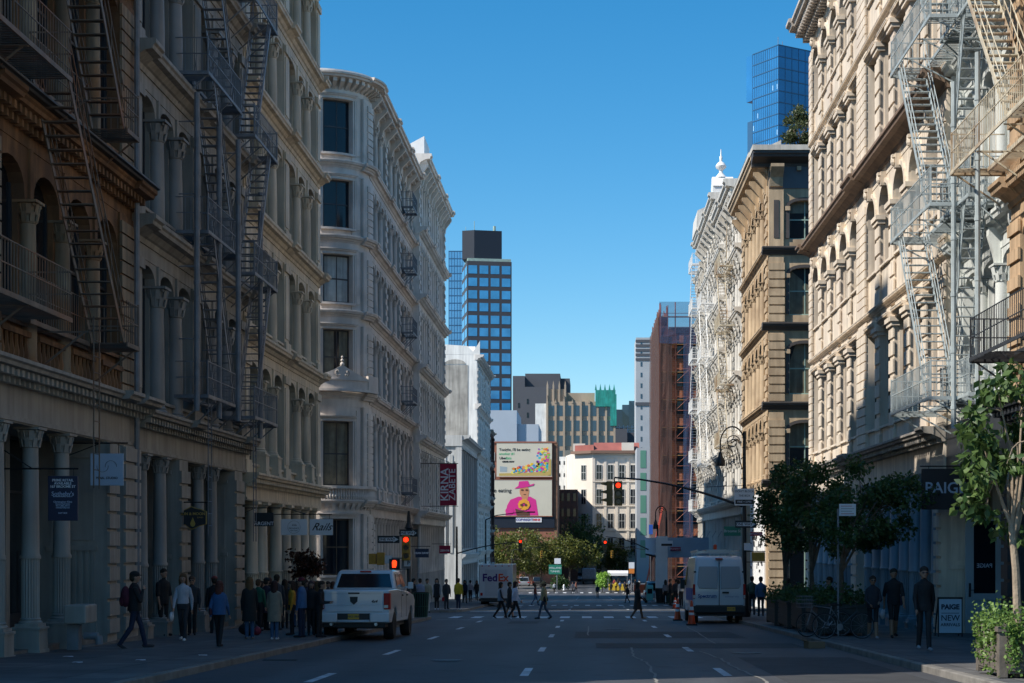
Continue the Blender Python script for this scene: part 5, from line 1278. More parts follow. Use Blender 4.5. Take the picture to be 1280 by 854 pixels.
# open shop door facing the camera
Yd = 48.6; a = P(1207, 792, Yd); r_ = thing('shop_door', 'tall grey blue shop door with glass panel and reversed PAIGE lettering', 'door', (a.x, Yd, gz(Yd)))
w = 48/(F/Yd); h = 3.5
M['door_paint'] = mat('door_paint', (.36, .42, .45), .5, var=.08)
b = MB(); b.box(0, .24, 0, .08, 0, h); b.box(w-.24, w, 0, .08, 0, h); b.box(.24, w-.24, 0, .08, 0, .28); b.box(.24, w-.24, 0, .08, .95, 1.15); b.box(.24, w-.24, 0, .08, h-.25, h); b.box(.24, w-.24, .03, .06, .28, .95); b.box(.34, w-.34, .015, .05, .38, .85)
mk('door_leaf', b, M['door_paint'], r_, bevel=.008); mk('pane', MB().box(.24, w-.24, .035, .055, 1.15, h-.25), M['glass'], r_)
o = text('PAIGE', .17, M['pale_blue_sign'], r_, (w/2, .028, 1.95), bold=.003); o.scale.x = -1; b = MB(); b.box(.09, .15, -.03, 0, 1.05, 1.45); b.tube((.12, -.03, 1.25), (.12, -.1, 1.25), .012); b.tube((.12, -.1, 1.25), (.22, -.1, 1.25), .012); mk('handle', b, M['black'], r_)
# ---------------------------------------------------------------- street poles, signals
def signal_head(parent, x, y, z, facing=-1, on=True, m='yellow_sig', n=3, name='signal_head'):
    b = MB(); b.box(x-.17, x+.17, y-.12, y+.14, z-.53, z+.53)
    h_ = mk(name, b, M[m], parent, bevel=.02)
    vis = MB()
    for k in range(3):
        zz_ = z+.35-.35*k
        for q in range(9):
            a0, a1 = pi*(-.05)+pi*1.1*q/9, pi*(-.05)+pi*1.1*(q+1)/9
            if facing: vis.bar((x+.135*cos(a0), y-.13*1, zz_+.135*sin(a0)), (x+.135*cos(a1), y-.13, zz_+.135*sin(a1)), .012, .2, up=(0, 1, 0))
    vs = mk('visor', vis, M['black'], h_)
    for k in range(3):
        zz_ = z+.35-.35*k; l = MB(); n_ = 14
        l.add([(x+.105*cos(2*pi*i/n_), y-.124, zz_+.105*sin(2*pi*i/n_)) for i in range(n_)], [list(range(n_))])
        mk('lens', l, M['red_on'] if (on and k == 0) else M['lens_off'], h_)
    return h_
def side_head(parent, x, y, z, s=-1):
    b = MB(); b.box(x-.13, x+.13, y-.17, y+.17, z-.53, z+.53); h_ = mk('signal_head', b, M['olive_sig'], parent, bevel=.02)
    v = MB()
    for k in range(3): v.prism_y([(x+s*.13, z+.5-.35*k), (x+s*.38, z+.44-.35*k), (x+s*.38, z+.40-.35*k), (x+s*.13, z+.34-.35*k)], y-.14, y+.14)
    mk('visor', v, M['olive_sig'], h_)
def one_way(label, x, y, z, w=.92, grp='one way signs'):
    r_ = thing('one_way_sign', label, 'sign', (x, y, z), 0, grp); h = .31
    mk('plate', MB().box(0, w, 0, .015, 0, h), M['ink'], r_)
    b = MB(); b.add([(p, -.003, q) for p, q in ((.05, .08), (w*.72, .08), (w*.72, .03), (w-.04, h/2), (w*.72, h-.03), (w*.72, h-.08), (.05, h-.08))], [list(range(7))]); mk('arrow', b, M['sign_white'], r_)
    text('ONE WAY', .15, M['ink'], r_, (w*.42, -.006, h/2), bold=.004, extrude=.001); return r_
def ped_signal(parent, x, y, z, lit=True, m='black'):
    b = MB().box(x-.22, x+.22, y-.1, y+.1, z-.22, z+.22); h_ = mk('pedestrian_signal', b, M[m], parent, bevel=.02)
    if lit:
        c = MB(); c.prism_y([(x-.09, z-.15), (x+.06, z-.15), (x+.1, z-.02), (x+.1, z+.1), (x+.05, z+.16), (x-.06, z+.16), (x-.1, z+.08)], y-.112, y-.102); mk('lit_hand', c, M['hand_on'], h_)
# right corner pole with mast arm and bishop's crook lamp
Xp, Yp = 6.75, 72.5; zb_ = gz(Yp)
rp = thing('signal_pole', 'black lamp and signal pole with long mast arm at the near right corner', 'signal pole', (Xp, Yp, zb_))
b = MB(); b.lathe(0, 0, [(.26, 0), (.28, .1), (.2, .3), (.2, .9), (.13, 1.1), (.1, 1.3), (.085, 4.5), (.07, 8.0)], 14); mk('pole', b, M['black'], rp, smooth=True)
top = CZ-(532-HY)/(F/Yp)-zb_
b = MB(); pts = []
z0 = top-1.0; 
for k in range(22):
    a = pi*k/21; pts.append((-.52+.52*cos(a), 0, z0+.75*sin(a)+.2))
pts = [(0, 0, z0-.8)]+pts+[(-1.04, 0, z0-.15)]
b.path(pts, .035, 6)
sp_ = []
for k in range(26):
    a = pi*.1+k*.42; rr = .32*(1-k/28); sp_.append((-.5+rr*cos(a), 0, z0+.28+rr*sin(a)))
b.path(sp_, .022, 5); b.tube((-.1, 0, z0-.9), (-.35, 0, z0+.1), .02, 5); mk('crook', b, M['black'], rp)
b = MB(); b.lathe(-1.04, 0, [(.2, z0-.75), (.22, z0-.62), (.2, z0-.5), (.1, z0-.32), (.07, z0-.15)], 12); mk('lamp', b, M['black'], rp, smooth=True)
# mast arm
a0 = P(928, 633, Yp)-Vector((Xp, Yp, zb_)); a1 = P(768, 597, Yp)-Vector((Xp, Yp, zb_))
b = MB(); pts = [(a0.x, 0, a0.z)]+[(a0.x+(a1.x-a0.x)*t, 0, a0.z+(a1.z-a0.z)*(1-(1-t)**1.7)) for t in (.15, .3, .45, .6, .8, 1)]
b.path(pts, .06, 8, .035); b.tube((a0.x*.2, 0, a0.z+.9), pts[3], .012, 4); mk('mast_arm', b, M['black'], rp)
for px_, kind in ((770.5, 'on'), (762, 'side')):
    p = P(px_, 617, Yp)-Vector((Xp, Yp, zb_))
    if kind == 'on': signal_head(rp, p.x+.08, 0, p.z, m='olive_sig')
    else: side_head(rp, p.x-.0, .0, p.z)
b = MB(); p = P(768, 603, Yp)-Vector((Xp, Yp, zb_)); b.tube((p.x, 0, p.z+.2), (p.x, 0, p.z-.35), .03); b.box(p.x-.35, p.x+.2, -.03, .03, p.z-.02, p.z+.03); mk('hanger', b, M['black'], rp)
p = P(893, 677, 96)-Vector((Xp, Yp, zb_))
ped = P(948, 696, Yp)-Vector((Xp, Yp, zb_)); b = MB().box(ped.x-.28, ped.x+.28, -.1, .12, ped.z-.2, ped.z+.2); mk('pedestrian_signal', b, M['yellow_sig'], rp, bevel=.02)
b = MB(); b.box(0, ped.x+.3, -.03, .03, ped.z+.21, ped.z+.25); b.box(0, ped.x+.3, -.03, .03, ped.z-.25, ped.z-.21); mk('bracket', b, M['black'], rp)
r_, w, h = board('white sign beginning DON\'T BLOCK, on the near right signal pole', 918, 943, 611, 632, Yp-.14, M['sign_white'], name='street_sign', t=.02)
T_(r_, "DON'T BLOCK", .12, M['ink'], w/2, h*.84, bold=.001); T_(r_, 'THE BOX', .12, M['ink'], w/2, h*.58, bold=.001); mk('bar', MB().box(.04, w-.04, -.004, 0, .06, .25), M['ink'], r_); text('FINE + 2 PTS', .11, M['sign_white'], r_, (w/2, -.008, .155), bold=.001)
p = P(919, 660, Yp-.14); one_way('black and white ONE WAY arrow on the near right signal pole', p.x, Yp-.14, p.z)
r_, w, h = board('green street name sign seen left of the near right pole', 905, 926, 658, 670, Yp+1, M['sign_green'], name='street_sign', t=.02); T_(r_, 'Broome St', .17, M['ink_white'], w/2, h/2)
r_, w, h = board('small brown strip sign under the ONE WAY arrow at right', 938, 953, 665, 670, Yp-.1, M['banner_red'], name='street_sign', t=.02); T_(r_, 'BROADWAY', .1, M['ink_white'], w/2, h/2)
r_, w, h = board('small blank white plate low on the near right pole', 930, 938, 679, 688, Yp-.15, M['sign_white'], name='street_sign', t=.02)
# left corner pole
Xq, Yq = P(511, 700, 71).x, 71.; zb_ = gz(Yq); o = Vector((Xq, Yq, zb_)); s = F/Yq
lp = thing('signal_pole', 'dark signal pole with pointed cap at the near left corner', 'signal pole', (Xq, Yq, zb_))
b = MB(); b.lathe(0, 0, [(.2, 0), (.2, .4), (.1, .6), (.085, 4.2), (.05, 4.5)], 12); zt = (P(0, 648, Yq)-o).z; b.lathe(0, 0, [(.04, 4.4), (.04, zt-.5), (.19, zt-.42), (.10, zt-.2), (.02, zt)], 10); mk('pole', b, M['black'], lp, smooth=True)
p = P(508.5, 685, Yq)-o; signal_head(lp, p.x, -.25, p.z, m='yellow_sig')
p = P(494, 705, Yq)-o; ped_signal(lp, p.x, -.2, p.z)
p = P(471, 698, Yq)-o; b = MB().box(p.x-.32, p.x-.02, -.2, .2, p.z-.25, p.z+.2).box(p.x+.02, p.x+.34, -.18, .2, p.z-.28, p.z+.25); mk('pedestrian_signal', b, M['yellow_sig'], lp, bevel=.02)
b = MB(); p2 = P(505, 705, Yq)-o; b.box(p.x, 0, -.03, .03, p.z-.02, p.z+.03); b.box(p2.x-.6, 0, -.03, .03, p2.z-.25, p2.z-.21); b.box(p2.x-.1, p2.x+.25, -.1, .06, p2.z-.2, p2.z+.22); mk('bracket', b, M['iron_grey'], lp)
p = P(472, 679, Yq-.12); one_way('larger ONE WAY arrow left of the red signal at the left corner', p.x, Yq-.12, p.z)
p = P(499.5, 671, Yq-.3); one_way('ONE WAY arrow just under the pointed cap of the left corner pole', p.x, Yq-.3, p.z, w=.76)
r_, w, h = board('white notice plate beside the yellow pedestrian signal at left', 481, 489.5, 694.5, 704.5, Yq-.2, M['sign_white'], name='street_sign', t=.02)
r_, w, h = board('pale plate with a black P beside the lit red hand', 505, 513, 700, 708, Yq-.25, M['sign_white'], name='street_sign', t=.02); T_(r_, 'P', .22, M['ink'], w*.7, h/2, bold=.004)
# far mast arms
def far_pole(label, X0, Y0_, h, arm_px, arm_py, base_py, heads, back=True):
    zb_ = gz(Y0_) if Y0_ < 250 else zg(300)+.15; r_ = thing('signal_pole', label, 'signal pole', (X0, Y0_, zb_)); o = Vector((X0, Y0_, zb_))
    b = MB(); b.lathe(0, 0, [(.2, 0), (.2, .6), (.11, 1), (.08, h)], 10); mk('pole', b, M['black'], r_, smooth=True)
    p1 = P(arm_px, arm_py, Y0_)-o; p0 = Vector((0, 0, (P(0, base_py, Y0_)-o).z)); b = MB()
    b.path([p0+Vector(((p1.x-p0.x)*t, 0, (p1.z-p0.z)*(1-(1-t)**1.8))) for t in (0, .2, .4, .6, .8, 1)], .06, 6, .04); mk('mast_arm', b, M['black'], r_)
    for px, py, on in heads:
        q = P(px, py, Y0_)-o; signal_head(r_, q.x, 0, q.z, on=on, m='olive_sig' if on else 'yellow_sig')
    return r_
X1 = P(826, 0, 150).x; far_pole('second mast arm pole on the right, behind the white van', P(822, 0, 146).x, 146, 6.5, 757, 671, 694, [(756.5, 683, True)])
far_pole('mast arm pole at the second corner on the left', P(571, 0, 144).x, 144, 6.3, 652, 678, 692, [(650.5, 682, True)])
far_pole('amber backed signal pole far down the street at left', P(640, 0, 255).x, 255, 5.2, 677, 684, 688, [(677, 693, False)])
far_pole('amber backed signal pole far down the street in the centre', P(812, 0, 250).x, 250, 5.6, 765, 684, 688, [(765, 693, False)])
for lab, px, pyt, Y_, d_ in (('black crook lamp post beside the scaffolding', 833, 633, 140, -1), ('slim dark lamp post before the brick building on the left', 607, 640, 190, 1)):
    zb_ = gz(Y_); r_ = thing('street_lamp', lab, 'street lamp', (P(px, 0, Y_).x, Y_, zb_)); H_ = (P(0, pyt, Y_).z-zb_)
    b = MB(); b.lathe(0, 0, [(.22, 0), (.22, .5), (.12, .9), (.08, H_-.9)], 10); mk('pole', b, M['black'], r_, smooth=True)
    b = MB()
    if d_ < 0:
        b.path([(0, 0, H_-1)]+[(-.45+.45*cos(pi*k/10), 0, H_-.6+.6*sin(pi*k/10)) for k in range(11)]+[(-.9, 0, H_-1.1)], .05, 6)
        b.path([(-.45+.28*(1-k/20)*cos(k*.45), 0, H_-.4+.28*(1-k/20)*sin(k*.45)) for k in range(18)], .03, 5)
        b.lathe(-.9, 0, [(.22, H_-1.9), (.2, H_-1.6), (.06, H_-1.1)], 10)
    else: b.path([(0, 0, H_-.9), (1.2, 0, H_-.4), (4.2, 0, H_), (5, 0, H_)], .07, 6, .04); b.box(4.7, 5.6, -.2, .2, H_-.1, H_+.05)
    mk('lamp', b, M['black'], r_)
# green/orange far signs
r_, w, h = board('tall green highway style sign far down the street', 686, 702, 706, 718, 250, M['sign_green'], name='street_sign', t=.05); T_(r_, 'HOLLAND', .38, M['ink_white'], w/2, h*.66); T_(r_, 'TUNNEL', .38, M['ink_white'], w/2, h*.3)
mk('post', MB().box(w*.6, w*.6+.12, .06, .16, -4, 0), M['iron_grey'], r_)
r_, w, h = board('small white sign on top of the green one', 693, 701, 698, 705, 250, M['sign_white'], name='street_sign', t=.05)
mk('post', MB().box(w*.5, w*.5+.12, .06, .16, -1.5, 0), M['iron_grey'], r_)
r_, w, h = board('white parking notice high on a thin post in the dark tree', 1049, 1070, 630, 645, 46, M['sign_white'], name='street_sign', t=.02)
for k in range(4): mk('print', MB().box(.05, w-.05-.06*(k % 2), -.003, 0, .05+k*.07, .066+k*.07), flatc('print_red', (.45, .1, .12)) if k in (0, 3) else flatc('print_grey', (.3, .3, .32)), r_)
mk('post', MB().box(-.05, .0, .03, .07, -(P(0, 645, 46).z-gz(46)), .2), M['iron_grey'], r_)
# sidewalk shed with pale blue parapet and white hoarding (right, second corner)
Ys = 130.; s = F/Ys; zb_ = gz(Ys); a = P(820, 0, Ys); sh = thing('sidewalk_shed', 'pale blue sidewalk shed with white hoarding post under the scaffolding side', 'shed', (a.x, Ys, zb_))
b = MB(); zp = P(0, 697, Ys).z-zb_; zq = P(0, 672, Ys).z-zb_; b.box(0, 66/s, 0, .1, zp, zq); b.box(0, .1, .1, 24, zp, zq); b.box(0, 66/s, .1, 24, zp, zp+.15); mk('parapet', b, mat('shed_blue', (.30, .40, .50), .7, var=.1), sh)
b = MB(); b.box(0, .9, -.06, -.001, 0, zq+.1); b.box(0, .9, .1, 1.2, 0, zp); mk('hoarding', b, M['white_paint'], sh)
b = MB()
for k in range(6):
    for xx in (.4, 4.0): b.box(xx, xx+.1, 1.5+k*4, 1.6+k*4, 0, zp)
for k in range(9): b.bar((1.2+k*.45, .2, zq), (1.5+k*.45, .2, zq+.5), .04, .04)
mk('posts', b, M['iron_grey'], sh)
r_, w, h = board('brown and white strip sign on the blue shed', 838, 851, 684, 688.5, Ys-.2, M['banner_red'], name='street_sign', t=.02); T_(r_, 'BROADWAY', .16, M['ink_white'], w/2, h/2)
r_, w, h = board('small white sign at the top of the shed beside the lamp post', 826, 841, 676, 683, 128, M['sign_white'], name='street_sign', t=.02); mk('bar', MB().box(.04, w-.04, -.004, 0, .03, .2), M['ink'], r_)
# red crane-like pole and blue sign near it
b = MB(); b.bar((0, 0, 0), (2.2, 0, 10.5), .2, .2); o = mk('boom', b, M['red_boom'] if 'red_boom' in M else mat('red_boom', (.62, .10, .06), .6), None, (P(805, 0, 200).x, 200, gz(200))); o['label'] = 'slanted red lift boom left of the white hoarding'; o['category'] = 'boom lift'; o.name = 'boom_lift'
b = MB(); b.box(-1.2, 1.0, -.8, .8, .3, 1.3); mk('chassis', b, M['red_boom'] if 'red_boom' in M else M['cone'], o)
r_, w, h = board('narrow blue sign high beside the scaffolding corner', 811, 816, 656, 668, 180, flatc('blue_sign', (.02, .10, .45)), name='street_sign', t=.05); mk('post', MB().box(w*.4, w*.4+.1, .06, .14, -5, 0), M['iron_grey'], r_)
r_, w, h = board('orange and white roadworks sign far right of the parked cars', 786, 793, 703, 717, 240, flatc('orange_sign', (.65, .2, .03)), name='street_sign', t=.05); mk('plate', MB().box(0, w, -.01, 0, h*.45, h), M['sign_white'], r_); mk('post', MB().box(w*.4, w*.4+.1, .06, .14, -2.5, 0), M['iron_grey'], r_)
# traffic cones
def cone(label, X0, Y0_, h=.92):
    z_ = zg(Y0_)+.012; r_ = thing('traffic_cone', label, 'traffic cone', (X0, Y0_, z_), 0, 'orange cones by the white van')
    mk('base', MB().box(-.2, .2, -.2, .2, 0, .05), M['rubber'], r_); b = MB(); b.lathe(0, 0, [(.15, .05), (.035, h), (.03, h+.01)], 16); mk('body', b, M['cone'], r_, smooth=True)
    for za, zc in ((.62, .76), (.42, .52)):
        f_ = lambda z: .15+(.035-.15)*(z-.05)/(h-.05)+.004
        b = MB(); b.lathe(0, 0, [(f_(za*h), za*h), (f_(zc*h), zc*h)], 16); mk('band', b, M['sign_white'], r_, smooth=True)
p = gp(847, 776); cone('orange cone standing left of the white van, slightly farther away', *p); p = gp(864.5, 782); cone('orange cone directly behind the left rear wheel of the white van', *p)
p = gp(836, 759); cone('small orange cone on the far side of the crossing', p[0], 104, .7)
for i, (x_, y_) in enumerate(((-2.9, 34.5), (.9, 57.5), (3.6, 38.0), (-.2, 88))):
    b = MB(); b.lathe(0, 0, [(.34, 0), (.34, .004)], 24); o = mk('manhole_cover', b, M['iron_dark'], None, (x_, y_, zg(y_)+.016)); o.rotation_euler = (-math.atan(.02476), 0, 0)
    b = MB()
    for k in range(5): b.box(-.26, .26, -.2+k*.1-.02, -.2+k*.1+.02, .0045, .008)
    mk('tread', b, M['iron_grey'], o); tag(o, ['round iron cover in the lane right of the pickup', 'round iron cover in the middle lane before the crossing', 'round iron cover near the pale cracks at right', 'round iron cover inside the crossroads'][i], 'manhole cover', 'manhole covers in the road')
# litter bins, hydrant etc.
def bin_(label, X0, Y0_, c_, h=1.05, zz_=None):
    r_ = thing('litter_bin', label, 'litter bin', (X0, Y0_, gz(Y0_))); b = MB(); n = 20
    for k in range(n):
        a = 2*pi*k/n; b.bar((.27*cos(a), .27*sin(a), .06), (.34*cos(a), .34*sin(a), h), .03, .02)
    for z_ in (.06, .5, h): b.lathe(0, 0, [(.28+.06*z_/h, z_-.03), (.28+.06*z_/h, z_)], 20)
    mk('mesh_basket', b, c_, r_); mk('liner', MB().lathe(0, 0, [(.25, .05), (.31, h-.04), (.33, h+.03)], 14), M['rubber'], r_)
M['bin_green'] = mat('bin_green', (.02, .085, .06), .5)
bin_('dark green litter basket at the left corner by the pickup', P(526, 0, 70).x, 70, M['bin_green']); bin_('green litter basket by the far right corner', P(838, 0, 118).x, 118, M['bin_green'])
bin_('dark litter basket close to the white hoarding', P(825, 0, 122).x, 122, M['black'])
r_ = thing('newspaper_box', 'turquoise newspaper box near the white hoarding', 'newspaper box', (P(811, 0, 130).x, 128, gz(128)-.1)); b = MB(); b.box(-.25, .25, -.22, .22, .25, 1.2); b.prism_x([(-.22, 1.2), (-.1, 1.4), (.22, 1.4), (.22, 1.2)], -.25, .25); mk('case', b, mat('turquoise', (.12, .45, .42), .5), r_, bevel=.02); mk('window', MB().box(-.18, .18, -.232, -.222, .75, 1.12), M['glass'], r_); mk('legs', MB().box(-.2, -.14, -.1, .1, 0, .25).box(.14, .2, -.1, .1, 0, .25), M['iron_grey'], r_)
r_ = thing('fire_hydrant', 'small white hydrant at the edge of the far island', 'hydrant', (P(708, 0, 262).x-.4, 263, zg(300)+.15)); mk('barrel', MB().lathe(0, 0, [(.2, 0), (.2, .1), (.13, .12), (.13, .7), (.17, .72), (.12, .85), (.04, .95)], 10), M['white_paint'], r_, smooth=True); mk('nozzle', MB().tube((-.25, 0, .5), (.25, 0, .5), .07), M['white_paint'], r_)
# standpipe box in front of A1
p = P(88, 0, 35.8); zb_ = gz(35.8); r_ = thing('standpipe_cover', 'white metal standpipe cover in front of the near left columns', 'standpipe', (XL+.75, 36.2, zb_))
b = MB(); b.box(-.22, .25, -.42, .42, .58, .98); mk('cover', b, M['ground_cream'], r_, bevel=.03); b = MB(); b.box(-.25, .0, -.1, .15, 0, .55); b.tube((.1, 0, .3), (.4, .0, .3), .08, 10); b.tube((.4, 0, .3), (.42, 0, .12), .08, 10); mk('pipe', b, M['iron_grey'], r_)
# cardboard box & bag & plates on the ground
p = gp(1018, 811); b = MB(); b.box(-.22, .22, -.14, .14, 0, .16); b.prism_y([(-.22, .16), (-.3, .2), (-.28, .22), (-.2, .17)], -.14, .14); o = mk('cardboard_box', b, mat('cardboard', (.22, .14, .085), .9), None, (p[0], p[1], zg(p[1])+.012), .3); tag(o, 'flattened brown cardboard scrap lying on the road at right', 'cardboard')
p = P(308, 0, 46.3); r_ = thing('shoulder_bag', 'black bag with a red side pocket on the left kerb', 'bag', (-9.4, 46.6, gz(46.6))); b = MB(); b.ball((0, 0, .17), .3, .18, .18, 10, 8); mk('body', b, M['rubber'], r_, smooth=True); b = MB(); b.ball((.22, -.03, .13), .13, .15, .13, 8, 6); mk('pocket', b, mat('maroon', (.25, .02, .04), .7), r_, smooth=True); b = MB(); b.path([(-.18, 0, .3), (-.1, 0, .42), (.08, 0, .42), (.16, 0, .3)], .015); mk('strap', b, M['rubber'], r_)
p = gp(350, 826); o = mk('steel_plate', MB().box(-.35, .35, -.1, .1, 0, .004), M['rubber'], None, (p[0], p[1], zg(p[1])+.014)); tag(o, 'thin dark strip lying on the road near the left kerb', 'road plate'); o.name = 'road_plate'
random.seed(11)
for i, (x_, y_) in enumerate(((-9.3, 30.6), (-8.4, 31.5), (-10.2, 33), (-7.7, 33.6))):
    b = MB(); n = 7; b.add([(random.uniform(.07, .13)*cos(2*pi*k/n), random.uniform(.05, .1)*sin(2*pi*k/n), .01+.01*(k % 2)) for k in range(n)], [list(range(n))])
    o = mk('paper_scrap', b, M['sign_white'], None, (x_, y_, gz(y_)-.004)); tag(o, 'scrap of pale paper on the near left pavement', 'litter', 'paper scraps on the near left pavement')
# ---------------------------------------------------------------- vehicles (local: +y forward (away from camera), x right, z up; origin under the middle)
M['car_white'] = mat('car_white', (.62, .64, .67), .28, spec=.5, coat=.6); M['car_dark'] = mat('car_dark', (.03, .032, .036), .3, coat=.5); M['car_silver'] = mat('car_silver', (.35, .37, .40), .3, metal=.3, coat=.5)
M['car_glass'] = mat('car_glass', (.012, .016, .02), .05, spec=.8); M['tail_red'] = mat('tail_red', (.42, .008, .006), .4, spec=.3); M['tail_white'] = mat('tail_white', (.6, .58, .55), .2)
M['plate_y'] = mat('plate_y', (.62, .33, .03), .5); M['trim_black'] = mat('trim_black', (.02, .02, .022), .55); M['rim'] = mat('rim', (.35, .35, .36), .35, metal=.8)
def wheel(parent, x, y, r, w=.26):
    s_ = 1 if x > 0 else -1
    t = MB(); pr = [(r*.62, -w/2), (r*.93, -w/2), (r, -w*.32), (r, w*.32), (r*.93, w/2), (r*.62, w/2)]; t.lathe(0, 0, pr, 26)
    t.v = [(z, x_, y_) for x_, y_, z in t.v]; o = mk('wheel', t, M['rubber'], parent, (x, y, r), smooth=True)
    rm = MB(); rm.lathe(0, 0, [(r*.6, w*.1*1), (r*.62, w*.42), (r*.55, w*.4), (r*.5, w*.2), (r*.12, w*.22), (r*.1, w*.3)], 20)
    for k in range(5):
        a = 2*pi*k/5; rm.bar((r*.1*cos(a), r*.1*sin(a), w*.3), (r*.55*cos(a), r*.55*sin(a), w*.36), r*.2, .03, up=(0, 0, 1))
    rm.v = [(s_*z, x_, y_) for x_, y_, z in rm.v]; mk('rim', rm, M['rim'], o)
def side_profile(pts, arches, zb):
    """closed polygon (y,z) with wheel arch cut-outs on the underside; pts = upper outline rear->front"""
    low = []
    for (cy, cz, R_) in arches:
        c_ = sqrt(max(0, R_*R_-(zb-cz)**2)); a0 = atan2(zb-cz, -c_); a1 = atan2(zb-cz, c_)
        if a0 < 0: a0 += 2*pi
        for k in range(11):
            a = a0+(a1-a0)*k/10; low.append((cy+R_*cos(a), cz+R_*sin(a)))
    return pts+[(p[0], p[1]) for p in reversed(low)]
def tumble(b, z0, amt, zmax):
    b.v = [(x*(1-amt*max(0, min(1, (z-z0)/(zmax-z0)))), y, z) for x, y, z in b.v]; return b
def text_on(r_, s_, size, m, x, y, z, **k): return text(s_, size, m, r_, (x, y, z), **k)
# ---- pickup
Yr = 46.6; xc = P(444.5, 0, Yr).x
pk = thing('pickup_truck', 'white four door pickup truck seen from behind, parked at the left kerb', 'pickup truck', (xc, Yr+2.9, zg(Yr+2.9)+.01), radians(-1.2))
pk.rotation_euler = (-math.atan(.02476), 0, radians(-1.0))
R_ = .40; wh = ((-1.72, R_), (1.86, R_)); zb0 = .48
up = [(-2.86, .62), (-2.88, 1.36), (-2.84, 1.40), (-.95, 1.42), (1.35, 1.34), (2.55, 1.24), (2.86, 1.08), (2.9, .55)]
prof = side_profile([(-2.86, zb0)]+up+[(2.9, zb0)], [(-1.72, .40, .50), (1.86, .40, .50)], zb0)
b = MB(); b.prism_x(prof, -1.0, 1.0); b.v = [(x*(1-.05*max(0, abs(z-.95)-.2)/.4), y, z) for x, y, z in b.v]
mk('body', b, M['car_white'], pk, bevel=.05, smooth=True)
b = MB(); b.prism_x([(-.98, 1.41), (-.72, 1.93), (-.45, 1.98), (.75, 1.97), (1.55, 1.38)], -.93, .93); tumble(b, 1.4, .16, 2.0); mk('cab', b, M['car_white'], pk, bevel=.06, smooth=True)
b = MB(); b.add([(-.80, -.945, 1.46), (.80, -.945, 1.46), (.70, -.735, 1.86), (-.70, -.735, 1.86)], [(0, 1, 2, 3)]); b.v = [(x, y-.025, z) for x, y, z in b.v]; mk('rear_window', b, M['car_glass'], pk)
for sx in (-1, 1):
    b = MB()
    for ya, yb, yc, yd in ((-.72, .18, .12, -.58), (.26, 1.22, .82, .22)):
        vs = [(sx*.926, ya, 1.47), (sx*.926, yb, 1.47), (sx*.835, yc, 1.86), (sx*.835, yd, 1.86)]; b.add(vs, [(0, 1, 2, 3) if sx > 0 else (3, 2, 1, 0)])
    mk('side_window', b, M['car_glass'], pk)
b = MB(); b.add([(-.8, 1.50, 1.45), (.8, 1.50, 1.45), (.68, .84, 1.90), (-.68, .84, 1.90)], [(3, 2, 1, 0)]); b.v = [(x, y+.03, z) for x, y, z in b.v]; mk('windscreen', b, M['car_glass'], pk)
b = MB(); b.box(-.80, .80, -2.91, -2.87, .80, 1.375); b.box(-.78, .78, -2.925, -2.905, 1.30, 1.37); b.box(-.72, .72, -2.922, -2.905, .98, 1.0); tg = mk('tailgate', b, M['car_white'], pk, bevel=.015)
mk('handle', MB().box(-.16, .16, -2.94, -2.91, 1.285, 1.33), M['trim_black'], tg, bevel=.01)
mk('emblem', MB().prism_y([(-.11, 1.21), (-.1, 1.08), (0, .99), (.1, 1.08), (.11, 1.21)], -2.935, -2.91), M['trim_black'], tg)
text_on(tg, '4x4', .11, M['trim_black'], .57, -2.914, 1.08, bold=.004, shear=.2)
for sx in (-1, 1):
    b = MB(); b.box(sx*.825, sx*1.0, -2.90, -2.62, .86, 1.31); l = mk('tail_light', b, M['tail_red'], pk, bevel=.02); mk('reversing_lens', MB().box(sx*.84, sx*.95, -2.908, -2.898, .9, .98), M['tail_white'], l)
b = MB(); b.box(-1.0, -.45, -3.02, -2.85, .50, .76); b.box(.45, 1.0, -3.02, -2.85, .50, .76); b.box(-.45, .45, -3.02, -2.85, .50, .56); b.box(-.45, .45, -2.96, -2.85, .56, .76); bp = mk('rear_bumper', b, M['car_white'], pk, bevel=.04, smooth=True)
mk('step_pad', MB().box(-.46, .46, -2.975, -2.96, .58, .75), M['trim_black'], bp); pl = mk('number_plate', MB().box(-.155, .155, -2.99, -2.978, .585, .735), M['plate_y'], pk); text_on(pl, 'HKS 1964', .075, M['navy_sign'], 0, -2.994, .66, bold=.001)
b = MB(); b.tube((-.62, -2.98, .45), (-.62, -2.5, .45), .045, 10); b.tube((.62, -2.98, .45), (.62, -2.5, .45), .045, 10); mk('exhaust', b, M['steel'], pk)
b = MB(); b.box(-.85, .85, -2.8, 2.7, .36, .56); b.box(-.7, .7, -1.8, -1.64, .3, .46); mk('underbody', b, M['trim_black'], pk)
mk('high_brake_light', MB().box(-.16, .16, -.77, -.70, 1.905, 1.945), M['tail_red'], pk)
for sx in (-1, 1):
    b = MB(); b.box(sx*1.0, sx*1.16, 1.05, 1.17, 1.42, 1.62); b.box(sx*.9, sx*1.02, 1.08, 1.14, 1.44, 1.5); mk('mirror', b, M['car_white'], pk, bevel=.02)
    b = MB(); b.box(sx*1.001, sx*1.006, -.42, -.41, .6, 1.4); b.box(sx*1.001, sx*1.006, .7, .71, .6, 1.4); b.box(sx*1.0, sx*1.03, -.3, -.12, 1.22, 1.26); b.box(sx*1.0, sx*1.03, .78, .96, 1.22, 1.26); mk('door_seams', b, M['trim_black'], pk)
for x_, y_ in ((-.84, -1.72), (.84, -1.72), (-.84, 1.86), (.84, 1.86)): wheel(pk, x_, y_, .40, .28)
